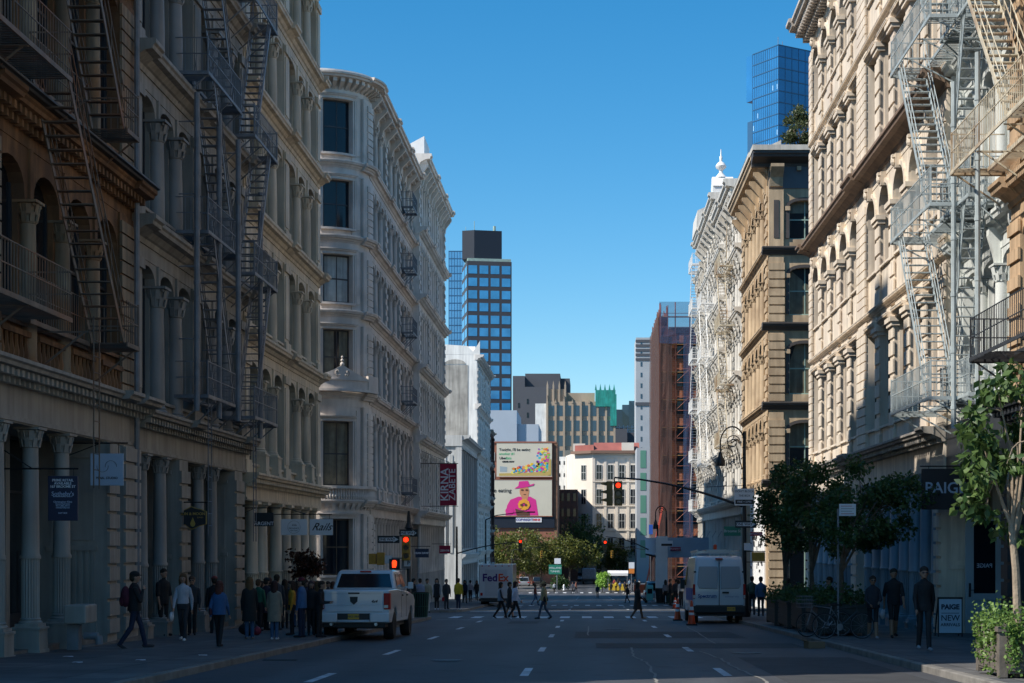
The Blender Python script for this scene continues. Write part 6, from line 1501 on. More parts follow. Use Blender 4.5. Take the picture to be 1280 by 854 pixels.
# ---- white van
Yr = 66.0; xc = P(898, 0, Yr).x
vn = thing('cargo_van', 'white high roof cargo van with roof ladder rack, parked at the right kerb', 'van', (xc, Yr+2.9, zg(Yr+2.9)+.01)); vn.rotation_euler = (-math.atan(.02476), 0, radians(.6))
prof = side_profile([(-2.9, .5), (-2.94, 1.2), (-2.88, 2.3), (-2.78, 2.58), (-2.5, 2.66), (1.0, 2.68), (1.55, 2.5), (2.25, 1.5), (2.85, 1.15), (2.95, .5)], [(-1.75, .36, .46), (2.0, .36, .46)], .45)
b = MB(); b.prism_x(prof, -1.03, 1.03); b.v = [(x*(1-.11*max(0, min(1, (z-1.1)/1.5))**1.4), y, z) for x, y, z in b.v]; mk('body', b, M['car_white'], vn, bevel=.07, smooth=True)
b = MB(); b.box(-.012, .012, -2.965, -2.90, .72, 2.45); b.box(-.93, .93, -2.96, -2.9, .70, .725)
for sx in (-1, 1): b.box(sx*.9, sx*.99, -2.9, -2.89, 2.0, 2.06)
mk('door_seam', b, M['trim_black'], vn)
for sx in (-1, 1):
    b = MB(); x0, x1 = .06*sx, .86*sx
    b.prism_y([(x0, 1.35), (x0, 2.25), (x1*.93, 2.25), (x1, 1.55), (x1*.92, 1.38)], -2.975, -2.92); mk('rear_window', b, mat('van_window', (.36, .39, .43), .3, spec=.6) if 'vw' not in M else M['vw'], vn, bevel=.02)
    b = MB(); b.box(sx*.94, sx*1.03, -2.96, -2.86, .98, 1.55); l = mk('tail_light', b, M['tail_red'], vn, bevel=.015); mk('reversing_lens', MB().box(sx*.95, sx*1.02, -2.968, -2.958, 1.0, 1.12), M['tail_white'], l)
    b = MB(); b.box(sx*1.03, sx*1.22, 1.75, 1.85, 1.35, 1.75); mk('mirror', b, M['trim_black'], vn, bevel=.02)
    b = MB(); vs = [(sx*1.028, 1.05, 1.5), (sx*1.028, 2.0, 1.5), (sx*.955, 1.5, 2.25), (sx*.95, 1.05, 2.3)]; b.add(vs, [(0, 1, 2, 3) if sx > 0 else (3, 2, 1, 0)]); mk('side_window', b, M['car_glass'], vn)
b = MB(); b.box(-1.02, 1.02, -3.05, -2.88, .42, .70); mk('rear_bumper', b, M['trim_black'], vn, bevel=.03); mk('underbody', MB().box(-.9, .9, -2.8, 2.8, .3, .5), M['trim_black'], vn)
pl = mk('number_plate', MB().box(.30, .62, -3.065, -3.052, .5, .65), M['plate_y'], vn); text_on(pl, '48271 MD', .07, M['navy_sign'], .46, -3.07, .575, bold=.001)
mk('handle', MB().box(.12, .38, -2.985, -2.955, 1.18, 1.25), M['trim_black'], vn); mk('high_brake_light', MB().box(-.14, .14, -2.93, -2.80, 2.52, 2.57), M['tail_red'], vn)
text_on(vn, 'Spectrum', .19, flatc('van_blue', (.02, .09, .28)), -.47, -2.972, 1.08, bold=.006); text_on(vn, 'TV  INTERNET  VOICE', .055, flatc('van_blue', (.02, .09, .28)), .5, -2.972, 1.05)
mk('side_stripe', MB().box(-1.045, -1.03, -2.6, .9, .9, 1.4), flatc('van_stripe', (.02, .08, .30)), vn)
b = MB()
for yy in (-2.5, -1.2, .2): b.box(-.86, .86, yy-.03, yy+.03, 2.80, 2.85); b.box(-.86, -.82, yy-.03, yy+.03, 2.66, 2.80); b.box(.82, .86, yy-.03, yy+.03, 2.66, 2.80)
for xx in (-.86, -.5, .5, .82): b.box(xx, xx+.05, -2.7, .8, 2.852, 2.91)
for k in range(9): b.box(-.5, .55, -2.5+k*.32, -2.46+k*.32, 2.88, 2.915)
mk('roof_rack', b, M['steel'], vn); b = MB(); b.lathe(-.12, -2.5, [(.07, 2.92), (.07, 3.08), (.03, 3.12)], 10); mk('beacon', b, M['cone'], vn)
for x_, y_ in ((-.88, -1.75), (.88, -1.75), (-.88, 2.0), (.88, 2.0)): wheel(vn, x_, y_, .36, .24)
# ---- delivery step van
Yr = 116.; xc = P(620, 0, Yr).x
fx = thing('delivery_truck', 'white FedEx step van stopped at the far left crossing', 'delivery truck', (xc, Yr+3.2, zg(Yr+3.2)+.01)); 
b = MB(); b.box(-1.17, 1.17, -3.2, 2.4, .62, 2.95); b.prism_x([(2.4, .62), (2.4, 2.8), (2.9, 2.5), (3.5, 1.5), (3.6, .7)], -1.1, 1.1); mk('body', b, M['car_white'], fx, bevel=.05)
b = MB(); b.box(-.78, .78, -3.23, -3.205, .8, 2.6); b.box(-.7, .7, -3.24, -3.23, .85, 2.55); mk('rear_door', b, mat('fx_door', (.52, .53, .56), .5), fx)
text_on(fx, 'Fed', .72, flatc('fx_purple', (.05, .012, .16)), -.42, -3.25, 2.02, bold=.02); text_on(fx, 'Ex', .72, flatc('fx_orange', (.62, .07, .02)), .50, -3.25, 2.02, bold=.02)
mk('rear_bumper', MB().box(-1.15, 1.15, -3.5, -3.2, .42, .6), M['trim_black'], fx); mk('underbody', MB().box(-1, 1, -3, 3.3, .35, .62), M['trim_black'], fx)
for sx in (-1, 1): mk('tail_light', MB().box(sx*.92, sx*1.08, -3.23, -3.2, .8, 1.0), M['tail_red'], fx)
b = MB()
for k in range(5): b.box(-1+k*.46, -.9+k*.46, -3.22, -3.2, 2.82, 2.88)
mk('marker_lights', b, M['tail_red'], fx)
for x_, y_ in ((-.95, -1.9), (.95, -1.9), (-.95, 2.3), (.95, 2.3)): wheel(fx, x_, y_, .42, .3)
# ---- generic far cars
def car(label, X0, Y0_, m, kind='suv', front=False, L_=4.6, W_=1.85, rz=0, grp='cars far down the street'):
    zb_ = (zg(Y0_) if Y0_ < 250 else zg(300))+.01; r_ = thing('parked_car' if kind != 'truck' else 'box_truck', label, 'car' if kind != 'truck' else 'truck', (X0, Y0_+L_/2, zb_), pi if front else 0, grp)
    h1 = .95 if kind != 'sedan' else .85; h2 = 1.7 if kind == 'suv' else 1.42; hl = L_/2
    prof = side_profile([(-hl, .35), (-hl-.02, h1-.1), (-hl+.1, h1), (hl-1.2, h1), (hl-.1, h1-.25), (hl, .35)], [(-hl+.85, .34, .4), (hl-.85, .34, .4)], .35)
    b = MB().prism_x(prof, -W_/2, W_/2); mk('body', b, m, r_, bevel=.06, smooth=True)
    b = MB(); e = -hl+.12 if kind == 'suv' else -hl+.75
    b.prism_x([(e, h1-.02), (e+.3, h2-.05), (e+.6, h2), (hl-2.2, h2), (hl-1.25, h1-.02)], -W_/2+.06, W_/2-.06); tumble(b, h1, .15, h2); mk('cabin', b, m, r_, bevel=.05, smooth=True)
    b = MB(); b.add([(-.72, e-.0, h1+.05), (.72, e-.0, h1+.05), (.64, e+.26, h2-.12), (-.64, e+.26, h2-.12)], [(0, 1, 2, 3)]); b.v = [(x, y-.03, z) for x, y, z in b.v]; mk('rear_window', b, M['car_glass'], r_)
    b = MB(); b.add([(-.74, hl-1.3, h1+.03), (.74, hl-1.3, h1+.03), (.64, hl-2.15, h2-.08), (-.64, hl-2.15, h2-.08)], [(3, 2, 1, 0)]); b.v = [(x, y+.06, z+.02) for x, y, z in b.v]; mk('windscreen', b, M['car_glass'], r_)
    for sx in (-1, 1):
        b = MB(); vs = [(sx*(W_/2-.05), e+.35, h1+.04), (sx*(W_/2-.05), hl-1.5, h1+.04), (sx*(W_/2-.15), hl-2.2, h2-.1), (sx*(W_/2-.15), e+.6, h2-.1)]; b.add(vs, [(0, 1, 2, 3) if sx > 0 else (3, 2, 1, 0)]); mk('side_window', b, M['car_glass'], r_)
        mk('tail_light', MB().box(sx*(W_/2-.3), sx*(W_/2-.02), -hl-.03, -hl+.05, h1-.28, h1-.08), M['tail_red'], r_)
        mk('headlight', MB().box(sx*(W_/2-.4), sx*(W_/2-.05), hl-.12, hl+.01, h1-.42, h1-.27), M['sign_white'], r_)
    for x_, y_ in ((-W_/2+.12, -hl+.85), (W_/2-.12, -hl+.85), (-W_/2+.12, hl-.85), (W_/2-.12, hl-.85)): wheel(r_, x_, y_, .33, .22)
    return r_
car('silver suv waiting at the far right kerb behind the walking woman in black', P(818, 0, 138).x, 134, M['car_silver'], L_=4.5, rz=0)
car('white suv facing us far down the street, left of the box truck', P(724, 0, 330).x, 330, M['car_white'], front=True); car('white car facing us directly behind the box truck', P(747, 0, 345).x, 345, M['car_white'], front=True)
car('black suv facing us beyond the box truck', P(746, 0, 370).x, 372, M['car_dark'], front=True); car('silver car partly hidden by the far trees', P(718, 0, 375).x, 378, M['car_silver'], front=True, kind='sedan')
car('white suv beyond the far right crowd', P(768, 0, 340).x, 338, M['car_white'], front=True); car('pale car at the far end of the road, high in view', P(733, 0, 430).x, 430, M['car_silver'], front=True); car('dark car at the far end of the road', P(742, 0, 440).x, 441, M['car_dark'], front=True)
for i, (px, Y_, m_, fr) in enumerate(((716, 352, 'car_white', True), (722, 395, 'car_dark', True), (729, 405, 'car_silver', True), (753, 362, 'car_dark', True), (760, 372, 'car_white', True), (741, 470, 'car_white', True), (729, 500, 'car_silver', True), (775, 350, 'car_silver', False), (672, 290, 'car_dark', False), (655, 288, 'car_silver', False))):
    car(['white suv left of the first white suv in the far queue', 'black car second row in the far queue at left', 'silver car second row in the far queue at centre', 'black car right of the box truck', 'white car right of the black one by the box truck', 'white car at the very end of the road, right one', 'silver car at the very end of the road, left one', 'silver car by the far right pavement', 'dark car parked behind the far island trees', 'silver car parked behind the far island trees'][i], P(px, 0, Y_).x, Y_, M[m_], front=fr)
Y_ = 305.; bt = thing('box_truck', 'grey tarped truck seen from behind far down the street', 'truck', (P(736, 0, Y_).x, Y_+3, zg(300)+.01)); b = MB(); b.box(-1.25, 1.25, -3, 2, .9, 2.9); mk('cargo_box', b, M['iron_grey'], bt, bevel=.2); b = MB(); b.box(-1.3, 1.3, -3.1, 3.4, .55, .9); b.box(-1.1, 1.1, 2, 3.6, .9, 2.4); mk('chassis', b, M['trim_black'], bt)
for x_, y_ in ((-1, -2), (1, -2), (-1, 2.6), (1, 2.6)): wheel(bt, x_, y_, .45, .3)
# market umbrella/awning & yellow stall far right
Y_ = 262.; r_ = thing('street_stall', 'long white stall canopy far down the street on the right', 'stall', (P(760, 0, Y_).x, Y_, zg(300)+.15)); b = MB(); b.box(0, 3.1, 0, 2, 2.3, 2.7); b.prism_x([(0, 2.7), (1, 3.1), (2, 2.7)], -.05, 3.15); mk('canopy', b, M['white_paint'], r_); b = MB()
for x_ in (.05, 3.0): 
    for y_ in (.05, 1.9): b.tube((x_, y_, 0), (x_, y_, 2.3), .04)
mk('posts', b, M['iron_grey'], r_); mk('counter', MB().box(.1, 3.0, .2, .8, 0, 1.0), flatc('stall_yellow', (.6, .42, .04)), r_)
# ---- bicycles
def bicycle(label, X0, Y0_, rz, m, basket=False):
    r_ = thing('bicycle', label, 'bicycle', (X0, Y0_, gz(Y0_)), rz, 'bicycles locked by the planters'); R_ = .33
    for yy, nm in ((-.52, 'wheel'), (.52, 'wheel')):
        b = MB(); n = 28
        for k in range(n):
            a0, a1 = 2*pi*k/n, 2*pi*(k+1)/n; b.tube((R_*cos(a0), 0, R_+R_*sin(a0)), (R_*cos(a1), 0, R_+R_*sin(a1)), .017, 5)
        w_ = mk(nm, b, M['rubber'], r_, (yy, 0, 0)); sp = MB()
        for k in range(12): sp.tube((0, 0, R_), (R_*cos(2*pi*k/12), 0, R_+R_*sin(2*pi*k/12)), .003, 3)
        for k in range(n):
            a0, a1 = 2*pi*k/n, 2*pi*(k+1)/n; sp.tube((R_*.94*cos(a0), 0, R_+R_*.94*sin(a0)), (R_*.94*cos(a1), 0, R_+R_*.94*sin(a1)), .008, 4)
        mk('rim', sp, M['iron_grey'], w_)
    b = MB(); bb_, st, hd, rr, fr_ = (-.1, 0, .3), (-.22, 0, .82), (.36, 0, .84), (-.52, 0, R_), (.52, 0, R_)
    for p, q in ((bb_, st), (bb_, (.4, 0, .72)), ((-.2, 0, .76), hd), (bb_, rr), ((-.2, 0, .76), rr), (hd, (.4, 0, .7)), ((.4, 0, .7), fr_)): b.tube(p, q, .016, 6)
    mk('frame', b, m, r_); mk('saddle', MB().prism_z([(-.36, -.07), (-.36, .07), (-.1, .02), (-.08, 0), (-.1, -.02)], .86, .9).tube((-.22, 0, .8), (-.23, 0, .87), .012), M['black'], r_)
    mk('handlebar', MB().path([(.34, -.27, 1.0), (.38, -.15, .98), (.35, 0, .97), (.38, .15, .98), (.34, .27, 1.0)], .012).tube((.36, 0, .84), (.35, 0, .97), .014), M['black'], r_)
    mk('crank', MB().tube((-.1, -.09, .3), (.03, -.09, .22), .01).tube((-.1, .09, .3), (-.2, .09, .4), .01).tube((-.1, -.04, .3), (-.1, -.03, .3), .09, 14), M['steel'], r_)
    if basket:
        b = MB()
        for z_ in (.8, .9, 1.0, 1.1):
            for p, q in (((.45, -.2), (.75, -.2)), ((.75, -.2), (.75, .2)), ((.75, .2), (.45, .2)), ((.45, .2), (.45, -.2))): b.tube((p[0], p[1], z_), (q[0], q[1], z_), .006, 4)
        for k in range(7):
            for yy in (-.2, .2): b.tube((.45+.05*k, yy, .8), (.45+.05*k, yy, 1.1), .004, 3)
            b.tube((.45, -.2+.066*k, .8), (.45, -.2+.066*k, 1.1), .004, 3)
        mk('basket', b, M['iron_grey'], r_)
bicycle('bicycle with pale wire basket locked at the planter', P(1030, 0, 45.6).x+.05, 45.9, radians(200), M['iron_grey'], True)
bicycle('dark bicycle leaning nearest the kerb side planter end', P(1054, 0, 44).x, 44.0, radians(12), M['iron_dark'])
# ---------------------------------------------------------------- trees
def foliage_mat(name, c1, c2, tr=.35):
    m = bpy.data.materials.new(name); m.use_nodes = True; nt = m.node_tree; b = nt.nodes['Principled BSDF']; L = nt.links.new
    at = _n(nt, 'ShaderNodeAttribute'); at.attribute_name = 'shade'
    mx = _n(nt, 'ShaderNodeMix', data_type='RGBA'); L(at.outputs['Fac'], mx.inputs[0]); mx.inputs[6].default_value = (*c1, 1); mx.inputs[7].default_value = (*c2, 1)
    L(mx.outputs[2], b.inputs['Base Color']); b.inputs['Roughness'].default_value = .45; b.inputs['Specular IOR Level'].default_value = .4
    t = _n(nt, 'ShaderNodeBsdfTranslucent'); L(mx.outputs[2], t.inputs['Color']); ms = _n(nt, 'ShaderNodeMixShader'); ms.inputs[0].default_value = tr
    L(b.outputs[0], ms.inputs[1]); L(t.outputs[0], ms.inputs[2]); L(ms.outputs[0], nt.nodes['Material Output'].inputs['Surface']); return m
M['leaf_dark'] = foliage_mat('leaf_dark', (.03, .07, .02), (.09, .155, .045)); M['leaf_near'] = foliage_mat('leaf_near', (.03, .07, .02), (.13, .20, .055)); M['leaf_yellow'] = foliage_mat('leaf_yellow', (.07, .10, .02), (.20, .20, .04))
M['leaf_ivy'] = foliage_mat('leaf_ivy', (.07, .15, .03), (.26, .38, .10)); M['leaf_lime'] = foliage_mat('leaf_lime', (.2, .4, .05), (.35, .55, .1)); M['leaf_rust'] = foliage_mat('leaf_rust', (.05, .02, .012), (.11, .04, .02))
def leaf_mesh(name, pts, nrm, size, m, rng, elong=1.6, droop=.4):
    n = len(pts); d = rng.normal(size=(n, 3)); d[:, 2] -= droop; d += nrm*.5; d /= np.linalg.norm(d, axis=1)[:, None]
    u = rng.normal(size=(n, 3)); u -= (u*d).sum(1)[:, None]*d; u /= np.linalg.norm(u, axis=1)[:, None]; w = np.cross(d, u)
    s_ = size*rng.uniform(.6, 1.25, n)[:, None]; l = s_*elong
    v = np.stack([pts, pts+d*l*.45+u*s_*.5-w*s_*.12, pts+d*l, pts+d*l*.45-u*s_*.5-w*s_*.12], 1).reshape(-1, 3)
    me = bpy.data.meshes.new(name); me.vertices.add(n*4); me.vertices.foreach_set('co', v.ravel().astype(np.float32))
    idx = np.arange(n)*4; tri = np.stack([idx, idx+1, idx+2, idx, idx+2, idx+3], 1).ravel()
    me.loops.add(n*6); me.loops.foreach_set('vertex_index', tri.astype(np.int32)); me.polygons.add(n*2)
    me.polygons.foreach_set('loop_start', (np.arange(n*2)*3).astype(np.int32)); me.update(calc_edges=True)
    sh = np.repeat(np.clip(rng.normal(.45, .28, n), 0, 1), 4).astype(np.float32)
    a = me.attributes.new('shade', 'FLOAT', 'POINT'); a.data.foreach_set('value', sh); me.materials.append(m); return me
def make_tree(name, label, loc, h, trunk_h, r_tr, crown, n_clump, n_leaf, leaf, m, seed, tm='trunk', clump_r=.55, lean=(0, 0), cat='tree', group=None, droop=.4, limbs=6):
    """crown = (cx,cy,cz,rx,ry,rz) relative to base"""
    rng = np.random.default_rng(seed); r_ = thing(name, label, cat, loc, 0, group)
    cx, cy, cz, rx, ry, rz = crown; cl = []
    while len(cl) < n_clump:
        p = rng.normal(size=3); p /= np.linalg.norm(p); q = p*rng.uniform(.25, 1.0)**.55
        bump = 1+.22*math.sin(3*p[0]+seed)+.2*math.sin(4*p[1]+2*p[2]+seed*2)
        cl.append((cx+q[0]*rx*bump, cy+q[1]*ry*bump, cz+q[2]*rz*bump))
    cl = np.array(cl); b = MB(); top = Vector((lean[0], lean[1], trunk_h))
    b.path([(0, 0, -.1), (lean[0]*.2, lean[1]*.2, trunk_h*.35), (lean[0]*.6+.02, lean[1]*.6, trunk_h*.7), top], r_tr, 9, r_tr*.72)
    ends = []
    for k in range(limbs):
        a = 2*pi*k/limbs+rng.uniform(-.4, .4); t = rng.uniform(.35, .75)
        e = Vector((cx+rx*t*.6*cos(a), cy+ry*t*.6*sin(a), cz+rz*rng.uniform(-.3, .55))); mid = top.lerp(e, .5)+Vector((rng.uniform(-.1, .1), rng.uniform(-.1, .1), .12*h*.3))
        st = top if k % 2 else Vector((lean[0]*.8, lean[1]*.8, trunk_h*.85)); b.path([st, st.lerp(mid, .5)+Vector((0, 0, -.03)), mid, e], r_tr*.5, 6, r_tr*.2); ends.append(e); ends.append(mid)
    for c_ in cl:
        cv = Vector(c_); e = min(ends, key=lambda q: (q-cv).length); m_ = e.lerp(cv, .5)+Vector((0, 0, .08)); b.path([e, m_, cv], r_tr*.17, 4, r_tr*.05)
    mk('trunk', b, M[tm], r_, smooth=True)
    w = rng.integers(0, len(cl), n_leaf); off = rng.normal(size=(n_leaf, 3)); off /= np.linalg.norm(off, axis=1)[:, None]; off *= (rng.uniform(0, 1, n_leaf)**.5)[:, None]*clump_r*rng.uniform(.6, 1.3, len(cl))[w][:, None]*np.array([1, 1, .75])
    pts = cl[w]+off; nrm = off/(np.linalg.norm(off, axis=1)[:, None]+1e-6)
    inst('crown', leaf_mesh('crown', pts, nrm, leaf, m, rng, droop=droop), r_); return r_
# nearest tree at right edge
Yt = 26.2; X0 = P(1274, 0, Yt).x; zb_ = gz(Yt)
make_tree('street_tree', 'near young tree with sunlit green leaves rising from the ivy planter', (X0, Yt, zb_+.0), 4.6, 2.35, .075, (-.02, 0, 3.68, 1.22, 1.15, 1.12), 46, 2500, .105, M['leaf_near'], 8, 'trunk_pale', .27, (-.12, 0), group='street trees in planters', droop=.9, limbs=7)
# dark trees in the middle planters
for i, (px, Y_, cw_, hh, lab) in enumerate(((981, 57, 1.45, 5.6, 'dark street tree farthest along the right planters, beside the white van'), (1014, 51.5, 1.5, 5.2, 'dark street tree in the middle planter, between two others'), (1051, 47, 1.85, 4.8, 'dark spreading street tree nearest the black PAIGE sign'))):
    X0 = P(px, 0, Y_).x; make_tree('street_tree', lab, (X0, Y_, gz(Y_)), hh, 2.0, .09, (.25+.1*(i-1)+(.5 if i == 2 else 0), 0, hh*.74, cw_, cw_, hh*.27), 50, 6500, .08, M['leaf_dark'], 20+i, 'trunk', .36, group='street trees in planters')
# far yellow green trees on the island and beyond
for i, (px, Y_, cw_, hh, lab) in enumerate(((640, 272, 4.6, 9.8, 'yellow green tree on the far island, leftmost'), (676, 280, 4.4, 9.2, 'yellow green tree on the far island, third from the left of the row'), (712, 292, 4.6, 9.0, 'yellow green tree on the far island, rightmost beside the road'), (764, 330, 3.6, 8.2, 'olive tree on the right of the far road, nearer one'), (784, 345, 3.4, 7.6, 'small olive tree beside the cream corner building'), (657, 300, 4.5, 9.6, 'yellow green tree half hidden behind the front row on the far island'))):
    X0 = P(px, 0, Y_).x; make_tree('street_tree', lab, (X0, Y_, zg(300)+.15), hh, 3.2, .2, (0, 0, hh*.62, cw_, cw_*.8, hh*.36), 70, 5200, .26, M['leaf_yellow'], 40+i, 'trunk', 1.25, group='trees far down the street')
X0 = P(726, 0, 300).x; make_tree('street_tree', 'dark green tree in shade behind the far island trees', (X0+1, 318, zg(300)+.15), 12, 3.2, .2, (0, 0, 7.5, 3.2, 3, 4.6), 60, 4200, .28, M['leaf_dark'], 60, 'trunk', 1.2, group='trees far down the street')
# rooftop tree
r_ = make_tree('rooftop_tree', 'green conifer like tree on the roof behind the tan block', P(1000, 212, 125), 6, 1.2, .15, (0, 0, 2.4, 1.25, 1.2, 2.3), 40, 5000, .14, foliage_mat('leaf_roof', (.05, .075, .03), (.12, .13, .05)), 77, 'trunk', .55)
hs_ = MB().box(0, 12, 0, 12, 0, P(0, 214, 125).z-gz(125)); o = mk('rear_building', hs_, M['d_tan'], None, (P(985, 0, 122).x, 118, gz(125)), 0); tag(o, 'plain building behind the tan corner block that carries the rooftop tree', 'building', 'buildings lining the street')
rf = mk('roof', MB().box(.2, 11.8, .2, 11.8, P(0, 214, 125).z-gz(125)+.002, P(0, 214, 125).z-gz(125)+.1), M['roof'], o)
# red leaved shrub by the left group, lime bush, hedges
make_tree('shrub', 'dark red leaved shrub behind the waiting crowd at left', (P(385, 0, 64).x-.0, 63.5, gz(64)), 2.6, .9, .05, (0, 0, 2.2, .5, .5, .55), 18, 1300, .10, M['leaf_rust'], 80, 'trunk', .35, cat='shrub')
make_tree('shrub', 'bright lime bush far down the street', (P(753, 0, 258).x, 258, zg(260)+.15), 2.6, .5, .06, (0, 0, 1.7, .9, .9, 1.5), 26, 1800, .16, M['leaf_lime'], 81, 'trunk', .5, cat='shrub')
for k, (px, Y_) in enumerate(((700, 264), (622, 262))): make_tree('shrub', ['low green shrub at the right tip of the far island', 'low green shrub at the left end of the far island'][k], (P(px, 0, Y_).x, Y_, zg(300)+.15), 2, .3, .06, (0, 0, 1.1, 1.6, 1, .9), 24, 1800, .18, M['leaf_dark'], 90+k, 'trunk', .6, cat='shrub')
# planters
def planter(label, X0, Y0_, w, d, h, m, leafm, n, leaf, hang=0, seed=1, spread=.25):
    zb_ = gz(Y0_); r_ = thing('planter', label, 'planter', (X0, Y0_, zb_), 0, 'planters along the right kerb'); b = MB()
    b.box(0, w, 0, d, .06, h-.08)
    for x_ in (0, w-.1): 
        for y_ in (0, d-.1): b.box(x_-.02, x_+.12, y_-.02, y_+.12, 0, h)
    for k in range(4): b.box(.12, w-.12, -.018, -.002, .1+k*(h-.2)/4, .1+(k+.85)*(h-.2)/4); b.box(-.018, -.002, .12, d-.12, .1+k*(h-.2)/4, .1+(k+.85)*(h-.2)/4)
    b.box(-.05, w+.05, -.05, d+.05, h-.08, h-.001); mk('box', b, m, r_, bevel=.008)
    rng = np.random.default_rng(seed); p = np.stack([rng.uniform(-.1, w+.1, n), rng.uniform(-.1, d+.1, n), h+np.abs(rng.normal(0, spread, n))], 1)
    if hang:
        k_ = int(n*.62); strands = rng.uniform(0, 1, (46, 2)); wi = rng.integers(0, 46, k_); ln = rng.uniform(.25, 1, 46)*hang; t = rng.uniform(0, 1, k_)
        side = wi % 3 != 0
        p[:k_, 0] = np.where(side, strands[wi, 0]*w, -.04)+rng.normal(0, .035, k_); p[:k_, 1] = np.where(side, -.06, strands[wi, 1]*d)-t*.1*rng.uniform(.5, 1, k_); p[:k_, 2] = h+.06-t*ln[wi]
    nr = rng.normal(size=(n, 3)); inst('plants', leaf_mesh('plants', p, nr, leaf, leafm, rng, 1.1, .1), r_)
M['planter_near'] = mat('planter_near', (.13, .11, .09), .8, var=.25, scale=5, bump=.3); M['planter_dark'] = mat('planter_dark', (.03, .035, .032), .7, var=.2)
planter('stone grey planter spilling ivy under the nearest tree', P(1252, 0, 25.6).x, 25.7, 1.3, 1.5, .78, M['planter_near'], M['leaf_ivy'], 3600, .055, hang=.85, seed=3, spread=.16)
for k, (Y_, lab) in enumerate(((46.3, 'dark planter nearest the bicycles'), (49.8, 'dark planter second from the bicycles'), (53.4, 'dark planter third from the bicycles'), (57.0, 'dark planter farthest away, beside the white van'))):
    planter(lab, 6.35, Y_, 1.35, 2.6, .85, M['planter_dark'], M['leaf_dark'], 1500, .08, seed=10+k, spread=.2)
# ---------------------------------------------------------------- people
SK = [mat('skin_a', (.36, .20, .135), .6), mat('skin_b', (.28, .15, .09), .55), mat('skin_c', (.10, .055, .035), .55)]
def cm(c): return cached(('cm', c), lambda: mat('cloth', c, .85, var=.15, scale=9, bump=.3, bscale=60))
BLK, CHAR, NAVY, DENIM, WHITE, BEIGE, KHAKI = (.012, .012, .014), (.035, .035, .04), (.015, .022, .05), (.05, .10, .19), (.66, .66, .68), (.33, .27, .20), (.22, .17, .10)
def capsule(b, p0, p1, r0, r1, n=10):
    p0, p1 = Vector(p0), Vector(p1); d = p1-p0
    q = d.to_track_quat('Z', 'Y') if d.length > 1e-6 else Vector((0,0,1)).to_track_quat('Z', 'Y'); L_ = d.length; rings = []
    for k in range(5): t = -pi/2+pi/2*k/4; rings.append((r0*cos(t) if k else 1e-3, r0*sin(t)))
    for k in range(5): t = pi/2*k/4; rings.append((r1*cos(t) if k < 4 else 1e-3, L_+r1*sin(t)))
    v = [p0+q@Vector((r*cos(2*pi*i/n), r*sin(2*pi*i/n), z)) for r, z in rings for i in range(n)]
    f = [(k*n+i, k*n+(i+1) % n, (k+1)*n+(i+1) % n, (k+1)*n+i) for k in range(9) for i in range(n)]+[list(range(n-1, -1, -1)), [9*n+i for i in range(n)]]
    b.add(v, f)
def loft(b, rings, n=14):   # rings (z, rx, ry, cx, cy)
    v = [(cx+rx*cos(2*pi*i/n), cy+ry*sin(2*pi*i/n), z) for z, rx, ry, cx, cy in rings for i in range(n)]; K = len(rings)
    f = [(k*n+i, k*n+(i+1) % n, (k+1)*n+(i+1) % n, (k+1)*n+i) for k in range(K-1) for i in range(n)]+[list(range(n-1, -1, -1)), [(K-1)*n+i for i in range(n)]]
    b.add(v, f)
